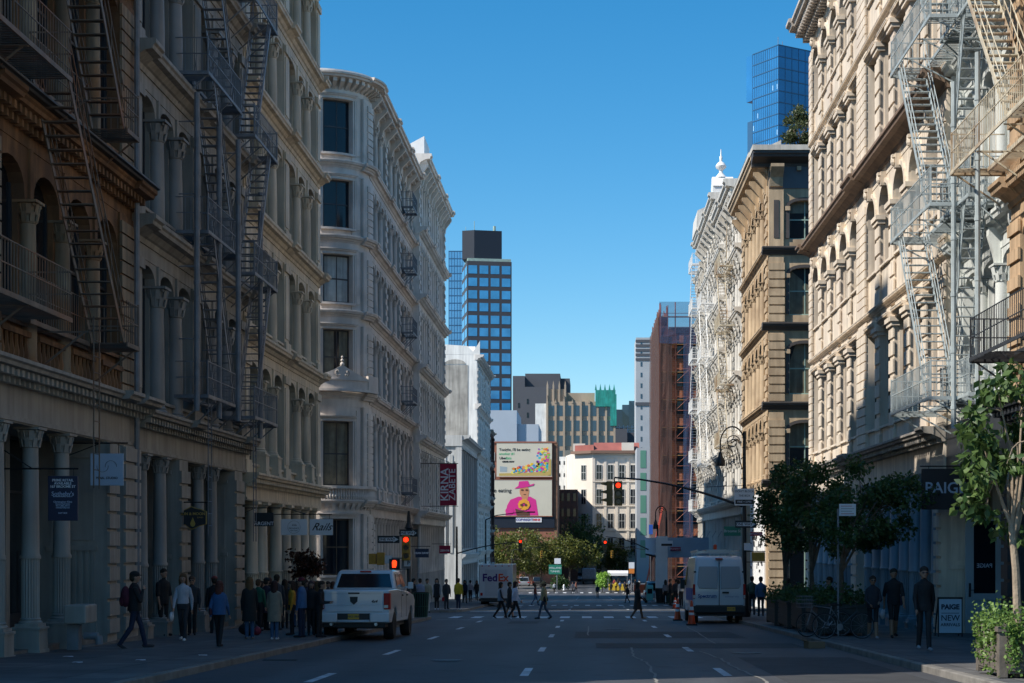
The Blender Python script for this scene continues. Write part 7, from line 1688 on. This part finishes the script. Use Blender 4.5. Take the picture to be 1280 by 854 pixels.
def person(label, X, Y, zb, h, face, top=CHAR, bottom=BLK, skin=0, shoe=BLK, hair=(.03, .018, .01), pose='stand', arms=None, long_hair=False, fem=False, extras=(), group=None, short=False, shorts=False, side=1, voxel=.014, lean=0):
    k = h/1.75; r_ = thing('person', label, 'person', (X, Y, zb), face, group)
    b = MB(); prims = []
    def cap(p0, p1, r0, r1, lab): capsule(b, p0, p1, r0, r1); prims.append((Vector(p0), Vector(p1), (r0+r1)/2, lab))
    D = radians
    if pose == 'walk': legs = {side: (21, 12), -side: (-10, -34)}
    elif pose == 'step': legs = {side: (13, 8), -side: (-8, -22)}
    else: legs = {1: (3, 0), -1: (-2, -3)}
    hz = .93; lo = 9; J = {}
    for s_, (a, c_) in legs.items():
        hp = Vector((s_*.088, 0, hz)); kn = hp+.43*Vector((-s_*.035, -sin(D(a)), -cos(D(a)))); an = kn+.42*Vector((0, -sin(D(c_)), -cos(D(c_)))); J[s_] = (hp, kn, an); lo = min(lo, an.z-(.075 if c_ > -30 else .10))
    for s_ in J: J[s_] = [p-Vector((0, 0, lo)) for p in J[s_]]
    dz = -lo; lx = lean
    wS = .175 if fem else .195
    for s_, (hp, kn, an) in J.items():
        cap(hp, kn, .082 if fem else .085, .058, 'skin' if shorts == 2 else 'bottom'); cap(kn, an, .062, .05, 'bottom' if not shorts else 'skin')
        c_ = legs[s_][1]; ang = 0 if c_ > -30 else D(38)
        fwd = Vector((0, -cos(ang), -sin(ang))); hl = an+Vector((0, .03, -.03)); cap(hl, an+fwd*.17+Vector((s_*.015, 0, -.04)), .040, .034, 'shoe')
    hip = Vector((0, 0, hz+dz)); ln = Vector((0, -sin(D(lean)), cos(D(lean))))
    rg = [(-.10, .14, .115), (0, .17 if fem else .165, .125), (.10, .15 if fem else .165, .115), (.20, .14 if fem else .165, .11), (.34, .165 if fem else .19, .125), (.44, .172 if fem else .195, .112), (.485, .155, .095), (.52, .10, .075), (.555, .06, .06)]
    loft(b, [(hip.z+z, rx, ry, 0, -sin(D(lean))*z) for z, rx, ry in rg]); prims.append((hip, hip+ln*.06, .12, 'bottom')); prims.append((hip+ln*.12, hip+ln*.44, .14, 'top'))
    sh = hip+ln*.475; ne = hip+ln*.52; hd = hip+ln*.685+Vector((0, -.015, 0))
    cap(ne, hd-Vector((0, -.015, .06)), .055, .052, 'skin'); 
    st = len(b.v); b.ball((hd.x, hd.y, hd.z+.01), .084, .102, .118, 14, 10); prims.append((hd, hd+Vector((0, 0, .03)), .095, 'skin'))
    b.ball((hd.x, hd.y-.035, hd.z-.06), .056, .058, .056, 10, 8); capsule(b, (hd.x, hd.y-.098, hd.z+.01), (hd.x, hd.y-.112, hd.z-.02), .010, .014, 6)
    for s_ in (-1, 1): b.ball((hd.x+s_*.084, hd.y+.008, hd.z-.005), .014, .022, .03, 6, 5)
    arms = arms or {1: (6, 12), -1: (6, 12)}
    if pose in ('walk', 'step') and arms == {1: (6, 12), -1: (6, 12)}: arms = {side: (-18, -4), -side: (14, 34)}
    for s_, (a, e) in arms.items():
        so = sh+Vector((s_*(wS-.02), 0, -.055)); out = .17
        el = so+.28*Vector((s_*out, -sin(D(a)), -cos(D(a)))).normalized(); wr = el+.25*Vector((-s_*(.02 if e < 60 else .35), -sin(D(e)), -cos(D(e)))).normalized()
        cap(so, el, .062 if not fem else .053, .05, 'top'); cap(el, wr, .05 if not short else .038, .030 if not short else .026, 'skin' if short else 'top')
        dr = (wr-el).normalized(); pl = wr+dr*.075; cap(wr+dr*.015, pl, .026, .030, 'skin'); ax = Vector((0, 1, 0)); ax = (ax-dr*ax.dot(dr)).normalized()
        inn = dr.cross(ax)*(s_)
        for q, (o_, l1) in enumerate(((-.027, .062), (-.009, .072), (.009, .068), (.026, .052))):
            f0 = pl+ax*o_+dr*.005; f1 = f0+dr*l1*.55+inn*.006; f2 = f1+dr*l1*.42+inn*.018; cap(f0, f1, .0095, .009, 'skin'); cap(f1, f2, .009, .008, 'skin')
        t0 = wr+dr*.03-ax*.024; t1 = t0-ax*.028+dr*.03; cap(t0, t1, .012, .011, 'skin'); cap(t1, t1+dr*.03-ax*.003, .011, .009, 'skin')
        J['w%d' % s_] = wr+dr*.1
    b.v = [(x*k, y*k, z*k) for x, y, z in b.v]; me0 = b.mesh('tmp', cm(top)); ob = bpy.data.objects.new('tmp', me0); C.objects.link(ob)
    md = ob.modifiers.new('r', 'REMESH'); md.mode = 'VOXEL'; md.voxel_size = voxel; sm = ob.modifiers.new('s', 'SMOOTH'); sm.iterations = 2; sm.factor = .5
    dg = bpy.context.evaluated_depsgraph_get(); dg.update(); me = bpy.data.meshes.new_from_object(ob.evaluated_get(dg)); bpy.data.objects.remove(ob); me.name = 'body'
    me.materials.clear(); labs = ['top', 'bottom', 'skin', 'shoe']
    for mm_ in (cm(top), cm(bottom), SK[skin], cm(shoe)): me.materials.append(mm_)
    n = len(me.polygons); cen = np.empty(n*3, np.float32); me.polygons.foreach_get('center', cen); cen = cen.reshape(-1, 3)/k
    best = np.full(n, 9.); lab = np.zeros(n, np.int32)
    for p0, p1, r0, l_ in prims:
        a = np.array(p0); d = np.array(p1)-a; t = np.clip(((cen-a)@d)/max(1e-9, d@d), 0, 1); ds = np.linalg.norm(cen-a-t[:, None]*d, axis=1)-r0
        mm_ = ds < best; best[mm_] = ds[mm_]; lab[mm_] = labs.index(l_)
    me.polygons.foreach_set('material_index', lab); me.polygons.foreach_set('use_smooth', np.ones(n, bool)); me.update()
    body_o = inst('body', me, r_)
    S3 = lambda o: o
    def child(name, bb_, m, smooth=True): bb_.v = [(x*k, y*k, z*k) for x, y, z in bb_.v]; return mk(name, bb_, m, r_, smooth=smooth)
    hm_ = cm(hair)
    e_ = MB()
    for s_ in (-1, 1): e_.ball((hd.x+s_*.031, hd.y-.094, hd.z+.012), .011, .008, .007, 6, 4)
    child('eyes', e_, M['ink']); child('mouth', MB().ball((hd.x, hd.y-.089, hd.z-.052), .022, .007, .005, 6, 4), cm((.25, .06, .05)))
    if hair:
        hb = MB(); hb.ball((hd.x, hd.y+.016, hd.z+.054), .095, .112, .094, 14, 8); hb.ball((hd.x, hd.y+.045, hd.z+.0), .086, .085, .10, 10, 7)
        if long_hair:
            loft(hb, [(hd.z-.30, .05, .03, hd.x, hd.y+.09), (hd.z-.2, .085, .045, hd.x, hd.y+.085), (hd.z-.05, .088, .06, hd.x, hd.y+.06), (hd.z+.06, .075, .06, hd.x, hd.y+.04)])
            for s_ in (-1, 1): loft(hb, [(hd.z-.2, .02, .03, hd.x+s_*.085, hd.y+.02), (hd.z-.05, .03, .045, hd.x+s_*.088, hd.y+.01), (hd.z+.07, .025, .05, hd.x+s_*.075, hd.y)], 8)
        child('hair', hb, hm_)
    z0 = hip.z
    for ex in extras:
        kind, col = ex[0], ex[1]
        if kind == 'coat':
            L_ = ex[2]; c = MB(); loft(c, [(z0-L_, .215, .175, 0, 0), (z0-L_*.4, .20, .165, 0, 0), (z0+.05, .18, .14, 0, 0), (z0+.2, .168, .13, 0, 0), (z0+.38, .19, .128, 0, 0), (z0+.47, .185, .11, 0, 0), (z0+.53, .085, .08, 0, 0)]); child('coat', c, cm(col))
        elif kind == 'skirt':
            L_ = ex[2]; c = MB(); loft(c, [(z0-L_, .22, .22, 0, 0), (z0-L_*.4, .19, .17, 0, 0), (z0+.04, .16, .125, 0, 0), (z0+.1, .14, .11, 0, 0)]); child('skirt', c, cm(col))
        elif kind == 'jacket':
            c = MB(); loft(c, [(z0-.06, .195, .155, 0, 0), (z0+.15, .182, .142, 0, 0), (z0+.34, .20, .143, 0, 0), (z0+.43, .195, .125, 0, 0), (z0+.495, .15, .10, 0, 0), (z0+.535, .085, .08, 0, 0)]); child('jacket', c, cm(col))
        elif kind == 'backpack':
            c = MB(); c.ball((0, .19, z0+.26), .15, .11, .24, 12, 8); c.ball((0, .27, z0+.16), .10, .06, .12, 8, 6); o = child('backpack', c, cm(col))
            c = MB()
            for s_ in (-1, 1): c.path([(s_*.11, .10, z0+.46), (s_*.115, -.02, z0+.50), (s_*.12, -.12, z0+.40), (s_*.13, -.115, z0+.2), (s_*.13, .08, z0+.12)], .014, 5)
            c.v = [(x*k, y*k, z*k) for x, y, z in c.v]; mk('strap', c, cm(col), o)
        elif kind == 'cap':
            c = MB(); c.ball((hd.x, hd.y+.01, hd.z+.065), .100, .116, .085, 12, 8); c.ball((hd.x, hd.y-.1, hd.z+.05), .06, .07, .01, 8, 4); child('cap', c, cm(col))
        elif kind == 'hat':
            c = MB(); c.lathe(hd.x, hd.y, [(.19, hd.z+.035), (.2, hd.z+.045), (.1, hd.z+.065), (.088, hd.z+.13), (.06, hd.z+.16), (.01, hd.z+.165)], 16); child('hat', c, cm(col))
        elif kind == 'bag':
            w_ = J['w%d' % ex[2]]; c = MB(); c.ball((w_.x+ex[2]*.04, w_.y, w_.z-.14), .06, .13, .13, 8, 6); c.tube((w_.x, w_.y, w_.z), (w_.x, w_.y+.08, w_.z-.08), .01); c.tube((w_.x, w_.y, w_.z), (w_.x, w_.y-.08, w_.z-.08), .01); child('handbag', c, cm(col))
        elif kind == 'sling':
            c = MB(); c.ball((ex[2]*.2, .06, z0+.02), .05, .12, .14, 8, 6); c.path([(ex[2]*.2, .06, z0+.15), (ex[2]*.16, .05, z0+.5)], .012); child('shoulder_bag', c, cm(col))
        elif kind == 'glasses':
            c = MB()
            for s_ in (-1, 1): c.ball((hd.x+s_*.033, hd.y-.100, hd.z+.012), .028, .012, .02, 8, 5)
            c.tube((hd.x-.03, hd.y-.106, hd.z+.018), (hd.x+.03, hd.y-.106, hd.z+.018), .004); child('sunglasses', c, M['ink'])
    return r_
def pp(label, px, top_, feet, face_deg, road=False, **kw):
    Hs = 1.6 if road else 1.45
    Y = kw.pop('Y', F*Hs/(feet-729)); h = kw.pop('h', None) or max(1.52, min(1.86, (feet-top_)*Y/F))
    zb = (zg(Y)+.012) if road else gz(Y)
    if Y > 262: zb = zg(300)+.15
    if Y > 110: kw.setdefault('voxel', .03)
    elif Y > 60: kw.setdefault('voxel', .02)
    return person(label, (px-VX)*Y/F, Y, zb, h, radians(face_deg), **kw)
# facing: 0 = towards camera, 180 = away, 90 = to the right, -90 = to the left
ph = {1: (30, 150), -1: (5, 15)}
pp('man in black cap and dark jacket striding right with a maroon backpack, hand to face', 168, 712, 810, 110, top=BLK, bottom=NAVY, shoe=CHAR, pose='walk', arms={-1: (24, 166), 1: (-5, 10)}, extras=(('backpack', (.10, .015, .03)), ('cap', BLK), ('jacket', BLK)), voxel=.010)
pp('woman in a pale sweater, dark trousers and white shoes walking toward the camera', 229, 716, 801, 0, top=(.50, .48, .52), bottom=CHAR, shoe=(.75, .75, .75), hair=(.12, .06, .025), long_hair=True, fem=True, pose='step', extras=(('bag', WHITE, -1),), voxel=.010)
pp('person with sunglasses half hidden behind the woman in the pale sweater', 240, 720, 794, 10, top=CHAR, bottom=BLK, hair=(.1, .05, .03), extras=(('glasses', BLK),))
pp('person in a dark coat and pinkish red knit hat by the pale columns', 268, 720, 792, 200, top=BLK, bottom=BLK, extras=(('cap', (.24, .045, .04)), ('coat', BLK, .1)))
pp('red haired woman in a blue denim jacket seen from behind with a shoulder bag', 274, 731, 809, 175, top=(.04, .10, .22), bottom=BLK, hair=(.10, .025, .015), long_hair=True, fem=True, pose='step', extras=(('sling', (.06, .015, .025), 1), ('jacket', (.04, .10, .22))), voxel=.010)
pp('long haired woman in a long black coat at the left end of the waiting crowd', 312, 721, 799, 200, top=BLK, bottom=DENIM, hair=(.16, .08, .03), long_hair=True, fem=True, extras=(('coat', (.018, .018, .018), .42),), shoe=(.3, .2, .15), voxel=.012)
pp('woman in a beige trench coat seen from behind with dark red hair', 343, 729, 800, 178, top=(.26, .21, .155), bottom=DENIM, hair=(.04, .012, .01), long_hair=True, fem=True, shoe=WHITE, extras=(('coat', (.26, .21, .155), .38), ('bag', BLK, -1)), voxel=.012)
pp('person in green top behind the long black coat', 323, 724, 789, 160, top=(.02, .11, .06), bottom=BLK, hair=(.1, .05, .02))
pp('person in black cap and plum coat between the black and beige coats', 333, 722, 788, 150, top=(.05, .03, .045), bottom=BLK, extras=(('cap', BLK), ('coat', (.05, .03, .045), .35)))
pp('tall dark haired man in a charcoal jacket behind the beige coat', 346, 718, 788, 170, top=CHAR, bottom=BLK, extras=(('jacket', (.05, .05, .06)),))
pp('dark haired woman in a black top behind the yellow sweater', 356, 724, 786, 190, top=BLK, bottom=BLK, long_hair=True, fem=True)
pp('woman in a bright mustard yellow sweater standing in the crowd facing left', 365, 727, 794, -70, top=(.60, .27, .02), bottom=BLK, hair=(.05, .02, .01), fem=True, long_hair=True, voxel=.012)
pp('man in a blue jacket and dark red cap next to the yellow sweater', 377, 722, 797, -95, top=(.05, .12, .26), bottom=NAVY, extras=(('cap', (.12, .01, .02)), ('jacket', (.06, .14, .28))), voxel=.012)
pp('woman in black facing the camera just left of the pickup', 389, 729, 794, 15, top=BLK, bottom=BLK, fem=True, hair=(.06, .03, .03), long_hair=True)
pp('brown haired woman in dark navy behind the pickup bed', 397, 731, 793, 150, top=NAVY, bottom=BLK, hair=(.12, .06, .02), long_hair=True, fem=True)
pp('pale blonde haired woman standing at the far side of the crowd', 404, 727, 785, 160, top=WHITE, bottom=BLK, hair=(.5, .40, .24), long_hair=True, fem=True)
pp('child sized person in black bent over a phone by the tail light', 399, 736, 797, 90, top=BLK, bottom=BLK, arms={1: (5, 95), -1: (5, 90)}, lean=6)
pp('person at the doorway between the near left columns wearing black', 204, 706, 792, 60, Y=46, top=BLK, bottom=BLK, short=True)
for i, (px, t0, f0, fc, c1, c2, fm) in enumerate(((327, 726, 784, 100, (.09, .05, .07), BLK, True), (337, 722, 783, 200, BLK, NAVY, False), (361, 726, 782, 20, (.10, .10, .12), BLK, False), (371, 728, 784, 210, (.16, .05, .05), DENIM, True), (383, 725, 785, 30, NAVY, CHAR, False), (392, 728, 783, 180, (.03, .06, .05), BLK, True), (410, 728, 780, 60, CHAR, BLK, False), (416, 730, 780, 190, (.2, .2, .22), NAVY, True))):
    pp(['person in plum between the green top and the black cap', 'man in black at the back of the crowd, behind the beige coat', 'person in grey behind the mustard sweater facing the camera', 'woman in dull red behind the blue jacket', 'man in navy behind the woman in black', 'woman in dark green at the back of the crowd near the shrub', 'man in charcoal behind the pickup cab', 'woman in grey behind the pickup cab seen from behind'][i], px, t0, f0, fc, top=c1, bottom=c2, fem=fm, long_hair=fm, hair=(.05+.03*(i % 3), .03, .02))
for i, (px, Y_, c1, fc) in enumerate(((596, 136, BLK, 0), (588, 128, (.3, .3, .34), 180), (581, 120, NAVY, 20), (768, 270, (.3, .05, .05), 0), (773, 272, BLK, 180), (787, 268, (.2, .3, .4), 0), (794, 266, BLK, 20), (799, 264, (.4, .4, .38), 180), (647, 268, BLK, 90), (633, 266, (.3, .3, .3), 0), (832, 116, (.2, .2, .22), 180), (857, 112, BLK, 0), (848, 120, (.35, .3, .25), 180))):
    person(['figure in black by the slim lamp post', 'figure in pale grey left of the delivery truck', 'figure in navy at the left corner before the delivery truck', 'figure in dark red behind the stall', 'figure in black behind the stall seen from behind', 'figure in pale blue by the orange roadworks sign', 'figure in black right of the orange roadworks sign', 'figure in pale grey beside the boom lift', 'figure in black under the far island trees', 'figure in grey at the left of the far island', 'figure in grey between the green basket and the hoarding', 'figure in black just left of the white van roof', 'figure in tan just beyond the cones on the right pavement'][i], (px-VX)*Y_/F, Y_, gz(Y_) if Y_ < 250 else zg(300)+.15, 1.7, radians(fc), top=c1, bottom=BLK, pose='step', voxel=.035, fem=i % 2 == 0, long_hair=i % 2 == 0)
# corner group left, beyond the pickup
for i, (px, t0, f0, fc, c1, c2, lab) in enumerate(((500, 727, 766, 160, (.20, .25, .34), CHAR, 'person in a pale blue shirt left of the corner pole'), (517, 728, 765, 120, BLK, CHAR, 'person in black just right of the corner pole'), (525, 727, 765, 200, (.22, .26, .36), NAVY, 'person in a pale shirt by the litter basket'), (534, 729, 766, 20, (.3, .28, .2), (.5, .48, .45), 'person in cream trousers right of the litter basket'), (558, 731, 764, 30, CHAR, CHAR, 'person in grey carrying a red bag on the left corner'))):
    pp(lab, px, t0, f0, fc, Y=78+i*1.5 if i < 4 else 93, h=1.68, top=c1, bottom=c2, extras=(('bag', (.4, .01, .02), -1),) if i == 4 else (), hair=(.04, .025, .015))
pp('woman in a black open coat and white shoes facing the camera on the left corner', 546, 729, 766, 0, Y=92, h=1.72, top=(.3, .3, .32), bottom=BLK, shoe=WHITE, long_hair=True, fem=True, extras=(('coat', BLK, .25),))
pp('man in a bright yellow jacket with hands in pockets at the left corner', 573, 729, 766, 170, Y=92, h=1.72, top=(.50, .34, .015), bottom=NAVY, shoe=WHITE, extras=(('jacket', (.50, .34, .015)),))
# on the crossing
pp('woman in a black coat walking right in front of the delivery truck', 626, 727, 773, 85, road=True, top=CHAR, bottom=BLK, long_hair=True, fem=True, pose='walk', extras=(('jacket', (.25, .28, .34)), ('bag', (.15, .08, .05), 1)), voxel=.016)
pp('woman in a pale jacket and black trousers striding right, arm stretched back', 644, 726, 774, 85, road=True, top=(.50, .54, .66), bottom=BLK, shoe=WHITE, hair=(.03, .01, .01), long_hair=True, fem=True, pose='walk', side=-1, extras=(('jacket', (.50, .54, .66)),), voxel=.016)
pp('dark haired person in a black skirt just behind the pale jacket', 637, 728, 773, 90, road=True, Y=77.5, top=BLK, bottom=BLK, shorts=True, fem=True, pose='step', extras=(('skirt', BLK, .4),))
pp('person in a straw hat and tan jacket walking left over the crossing', 680, 726, 774, -85, road=True, top=(.46, .32, .16), bottom=(.05, .08, .13), skin=1, pose='walk', extras=(('hat', (.42, .26, .12)), ('jacket', (.46, .32, .16)), ('sling', BLK, 1)), voxel=.016)
pp('woman in a black dress and tan shoes crossing at the right', 797, 727, 774, 100, road=True, top=BLK, bottom=BLK, skin=2, shoe=(.35, .2, .12), shorts=True, fem=True, long_hair=True, hair=(.01, .01, .01), pose='walk', arms={1: (10, 60), -1: (10, 60)}, extras=(('skirt', BLK, .45), ('jacket', BLK)), voxel=.016)
# beyond
road2 = [(669, 736, 757, 90, (.25, .06, .04), DENIM, 'small person in a rust top beyond the crossing'), (784, 735, 754, -60, CHAR, BLK, 'person in dark clothes stepping out beyond the dress'), (747, 731, 748, 180, NAVY, CHAR, 'cyclist like figure walking in mid road in the distance')]
for px, t0, f0, fc, c1, c2, lab in road2: pp(lab, px, t0, f0, fc, road=True, top=c1, bottom=c2, pose='walk')
for px, c1, c2, lab, Y_, fc in ((693, (.35, .38, .42), BLK, 'person in a pale grey top under the tall green sign', 251, 0), (716, NAVY, BLK, 'dark figure walking beside the far hydrant', 252, -80), (720, (.3, .1, .06), BLK, 'figure in a rust jacket behind the dark walker', 256, 60), (764, BLK, BLK, 'figure in black right of the lime bush', 252, 180), (775, (.12, .2, .35), (.3, .3, .3), 'figure in a blue top by the yellow stall', 259, 0), (781, BLK, BLK, 'figure in black right of the blue top by the stall', 255, 0), (770, (.55, .40, .03), BLK, 'figure in a yellow vest behind the stall', 260, 0), (790, BLK, NAVY, 'figure in black by the far right pavement edge', 250, 90)):
    pp(lab, px, 0, 0 or 742, fc, Y=Y_, h=1.72, top=c1, bottom=c2, pose='step', voxel=.035) if Y_ > 262 else person(lab, (px-VX)*Y_/F, Y_, zg(Y_)+(.16 if Y_ >= 262 else .012), 1.72, radians(fc), top=c1, bottom=c2, pose='step', voxel=.035)
for px, Y_, c1, lab, fc in ((845, 112, CHAR, 'person in grey on the right pavement beyond the cones', 180), (838, 108, BLK, 'person in black by the green basket across the crossing', 90), (852, 104, (.4, .38, .36), 'person in a pale shirt left of the van roof line', 0)):
    pp(lab, px, 0, 760, fc, Y=Y_, h=1.72, top=c1, bottom=BLK)
# right pavement
pp('woman in a black sweater, leggings and sunglasses walking toward the camera', 1155, 707, 813, 0, top=BLK, bottom=(.018, .018, .02), shoe=(.28, .30, .33), fem=True, skin=0, hair=(.02, .015, .012), pose='step', extras=(('glasses', BLK),), voxel=.009)
pp('man in a black t shirt and shorts carrying a white bag', 1117, 708, 797, 0, top=BLK, bottom=BLK, shoe=BLK, skin=1, short=True, shorts=True, pose='step', side=-1, extras=(('bag', WHITE, -1), ('sling', NAVY, 1)), voxel=.010)
pp('woman in black shorts and jacket with sunglasses left of the man in the t shirt', 1091, 719, 798, 0, top=(.02, .022, .03), bottom=BLK, shoe=(.3, .32, .36), skin=1, shorts=True, fem=True, pose='step', arms={1: (20, 75), -1: (15, 60)}, extras=(('glasses', BLK), ('jacket', (.02, .022, .03))), voxel=.010)
pp('dark clothed person looking at a phone behind the planters', 1037, 719, 0, -90, Y=52, h=1.65, top=BLK, bottom=BLK, arms={1: (30, 100), -1: (25, 95)})
pp('person in a blue jacket walking away beside the white van', 951, 726, 768, 180, Y=72.8, h=1.75, top=(.05, .12, .22), bottom=CHAR, pose='step', extras=(('jacket', (.05, .12, .22)),))
pp('person with a green pack between the van and the blue jacket', 940, 724, 768, 180, Y=75.5, h=1.78, top=(.03, .07, .05), bottom=CHAR, pose='step', extras=(('backpack', (.03, .07, .05)),))
pp('person in navy standing behind the first dark tree trunk', 985, 728, 0, 170, Y=66, h=1.65, top=NAVY, bottom=BLK)
# person on the fire escape of the grey iron front
# ---------------------------------------------------------------- unseen block added off frame to cast shade on the crossing
r_ = thing('shade_block', 'unseen tall brick block added off the frame to shade the crossing', 'building', (-62, 40, -1), 0, 'buildings lining the street')
mk('walls', MB().box(0, 26, 0, 32, 0, 52), M['brick_dark'], r_); mk('roof', MB().box(.2, 25.8, .2, 31.8, 52.002, 52.2), M['roof'], r_)
# ---------------------------------------------------------------- light, sky, camera
EL, AZ = radians(43), radians(65)    # sun: behind the camera to the left
sd = Vector((-sin(AZ)*cos(EL), -cos(AZ)*cos(EL), sin(EL)))
sl = bpy.data.lights.new('sun', 'SUN'); sl.energy = 4.6; sl.angle = radians(.55); sl.color = (1, .94, .85)
so = bpy.data.objects.new('sun', sl); C.objects.link(so); so.rotation_euler = sd.to_track_quat('Z', 'Y').to_euler()
w = bpy.data.worlds.new('World'); scene.world = w; w.use_nodes = True; nt = w.node_tree; bg = nt.nodes['Background']
sk = nt.nodes.new('ShaderNodeTexSky'); sk.sky_type = 'NISHITA'; sk.sun_disc = False; sk.sun_elevation = EL; sk.sun_rotation = radians(180)+AZ
sk.air_density = 1.0; sk.dust_density = .25; sk.ozone_density = 3.5; sk.altitude = 300
hs = nt.nodes.new('ShaderNodeHueSaturation'); hs.inputs['Saturation'].default_value = 1.38; hs.inputs['Hue'].default_value = .492
nt.links.new(sk.outputs[0], hs.inputs['Color']); nt.links.new(hs.outputs[0], bg.inputs['Color']); bg.inputs['Strength'].default_value = .115
cd = bpy.data.cameras.new('camera'); co = bpy.data.objects.new('camera', cd); C.objects.link(co); scene.camera = co
co.location = (0, 0, CZ); co.rotation_euler = (pi/2, 0, 0); cd.sensor_width = 36; cd.lens = F/1280*36; cd.clip_end = 6000; cd.clip_start = .2
cd.shift_x = (640-VX)/1280; cd.shift_y = (HY-427)/1280
scene.render.resolution_x = 1024; scene.render.resolution_y = 683
vs = scene.view_settings; vs.view_transform = 'Standard'; vs.look = 'None'; vs.exposure = .45; vs.gamma = 1
try: scene.cycles.max_bounces = 6; scene.cycles.transparent_max_bounces = 12; scene.cycles.caustics_reflective = False; scene.cycles.caustics_refractive = False
except Exception: pass
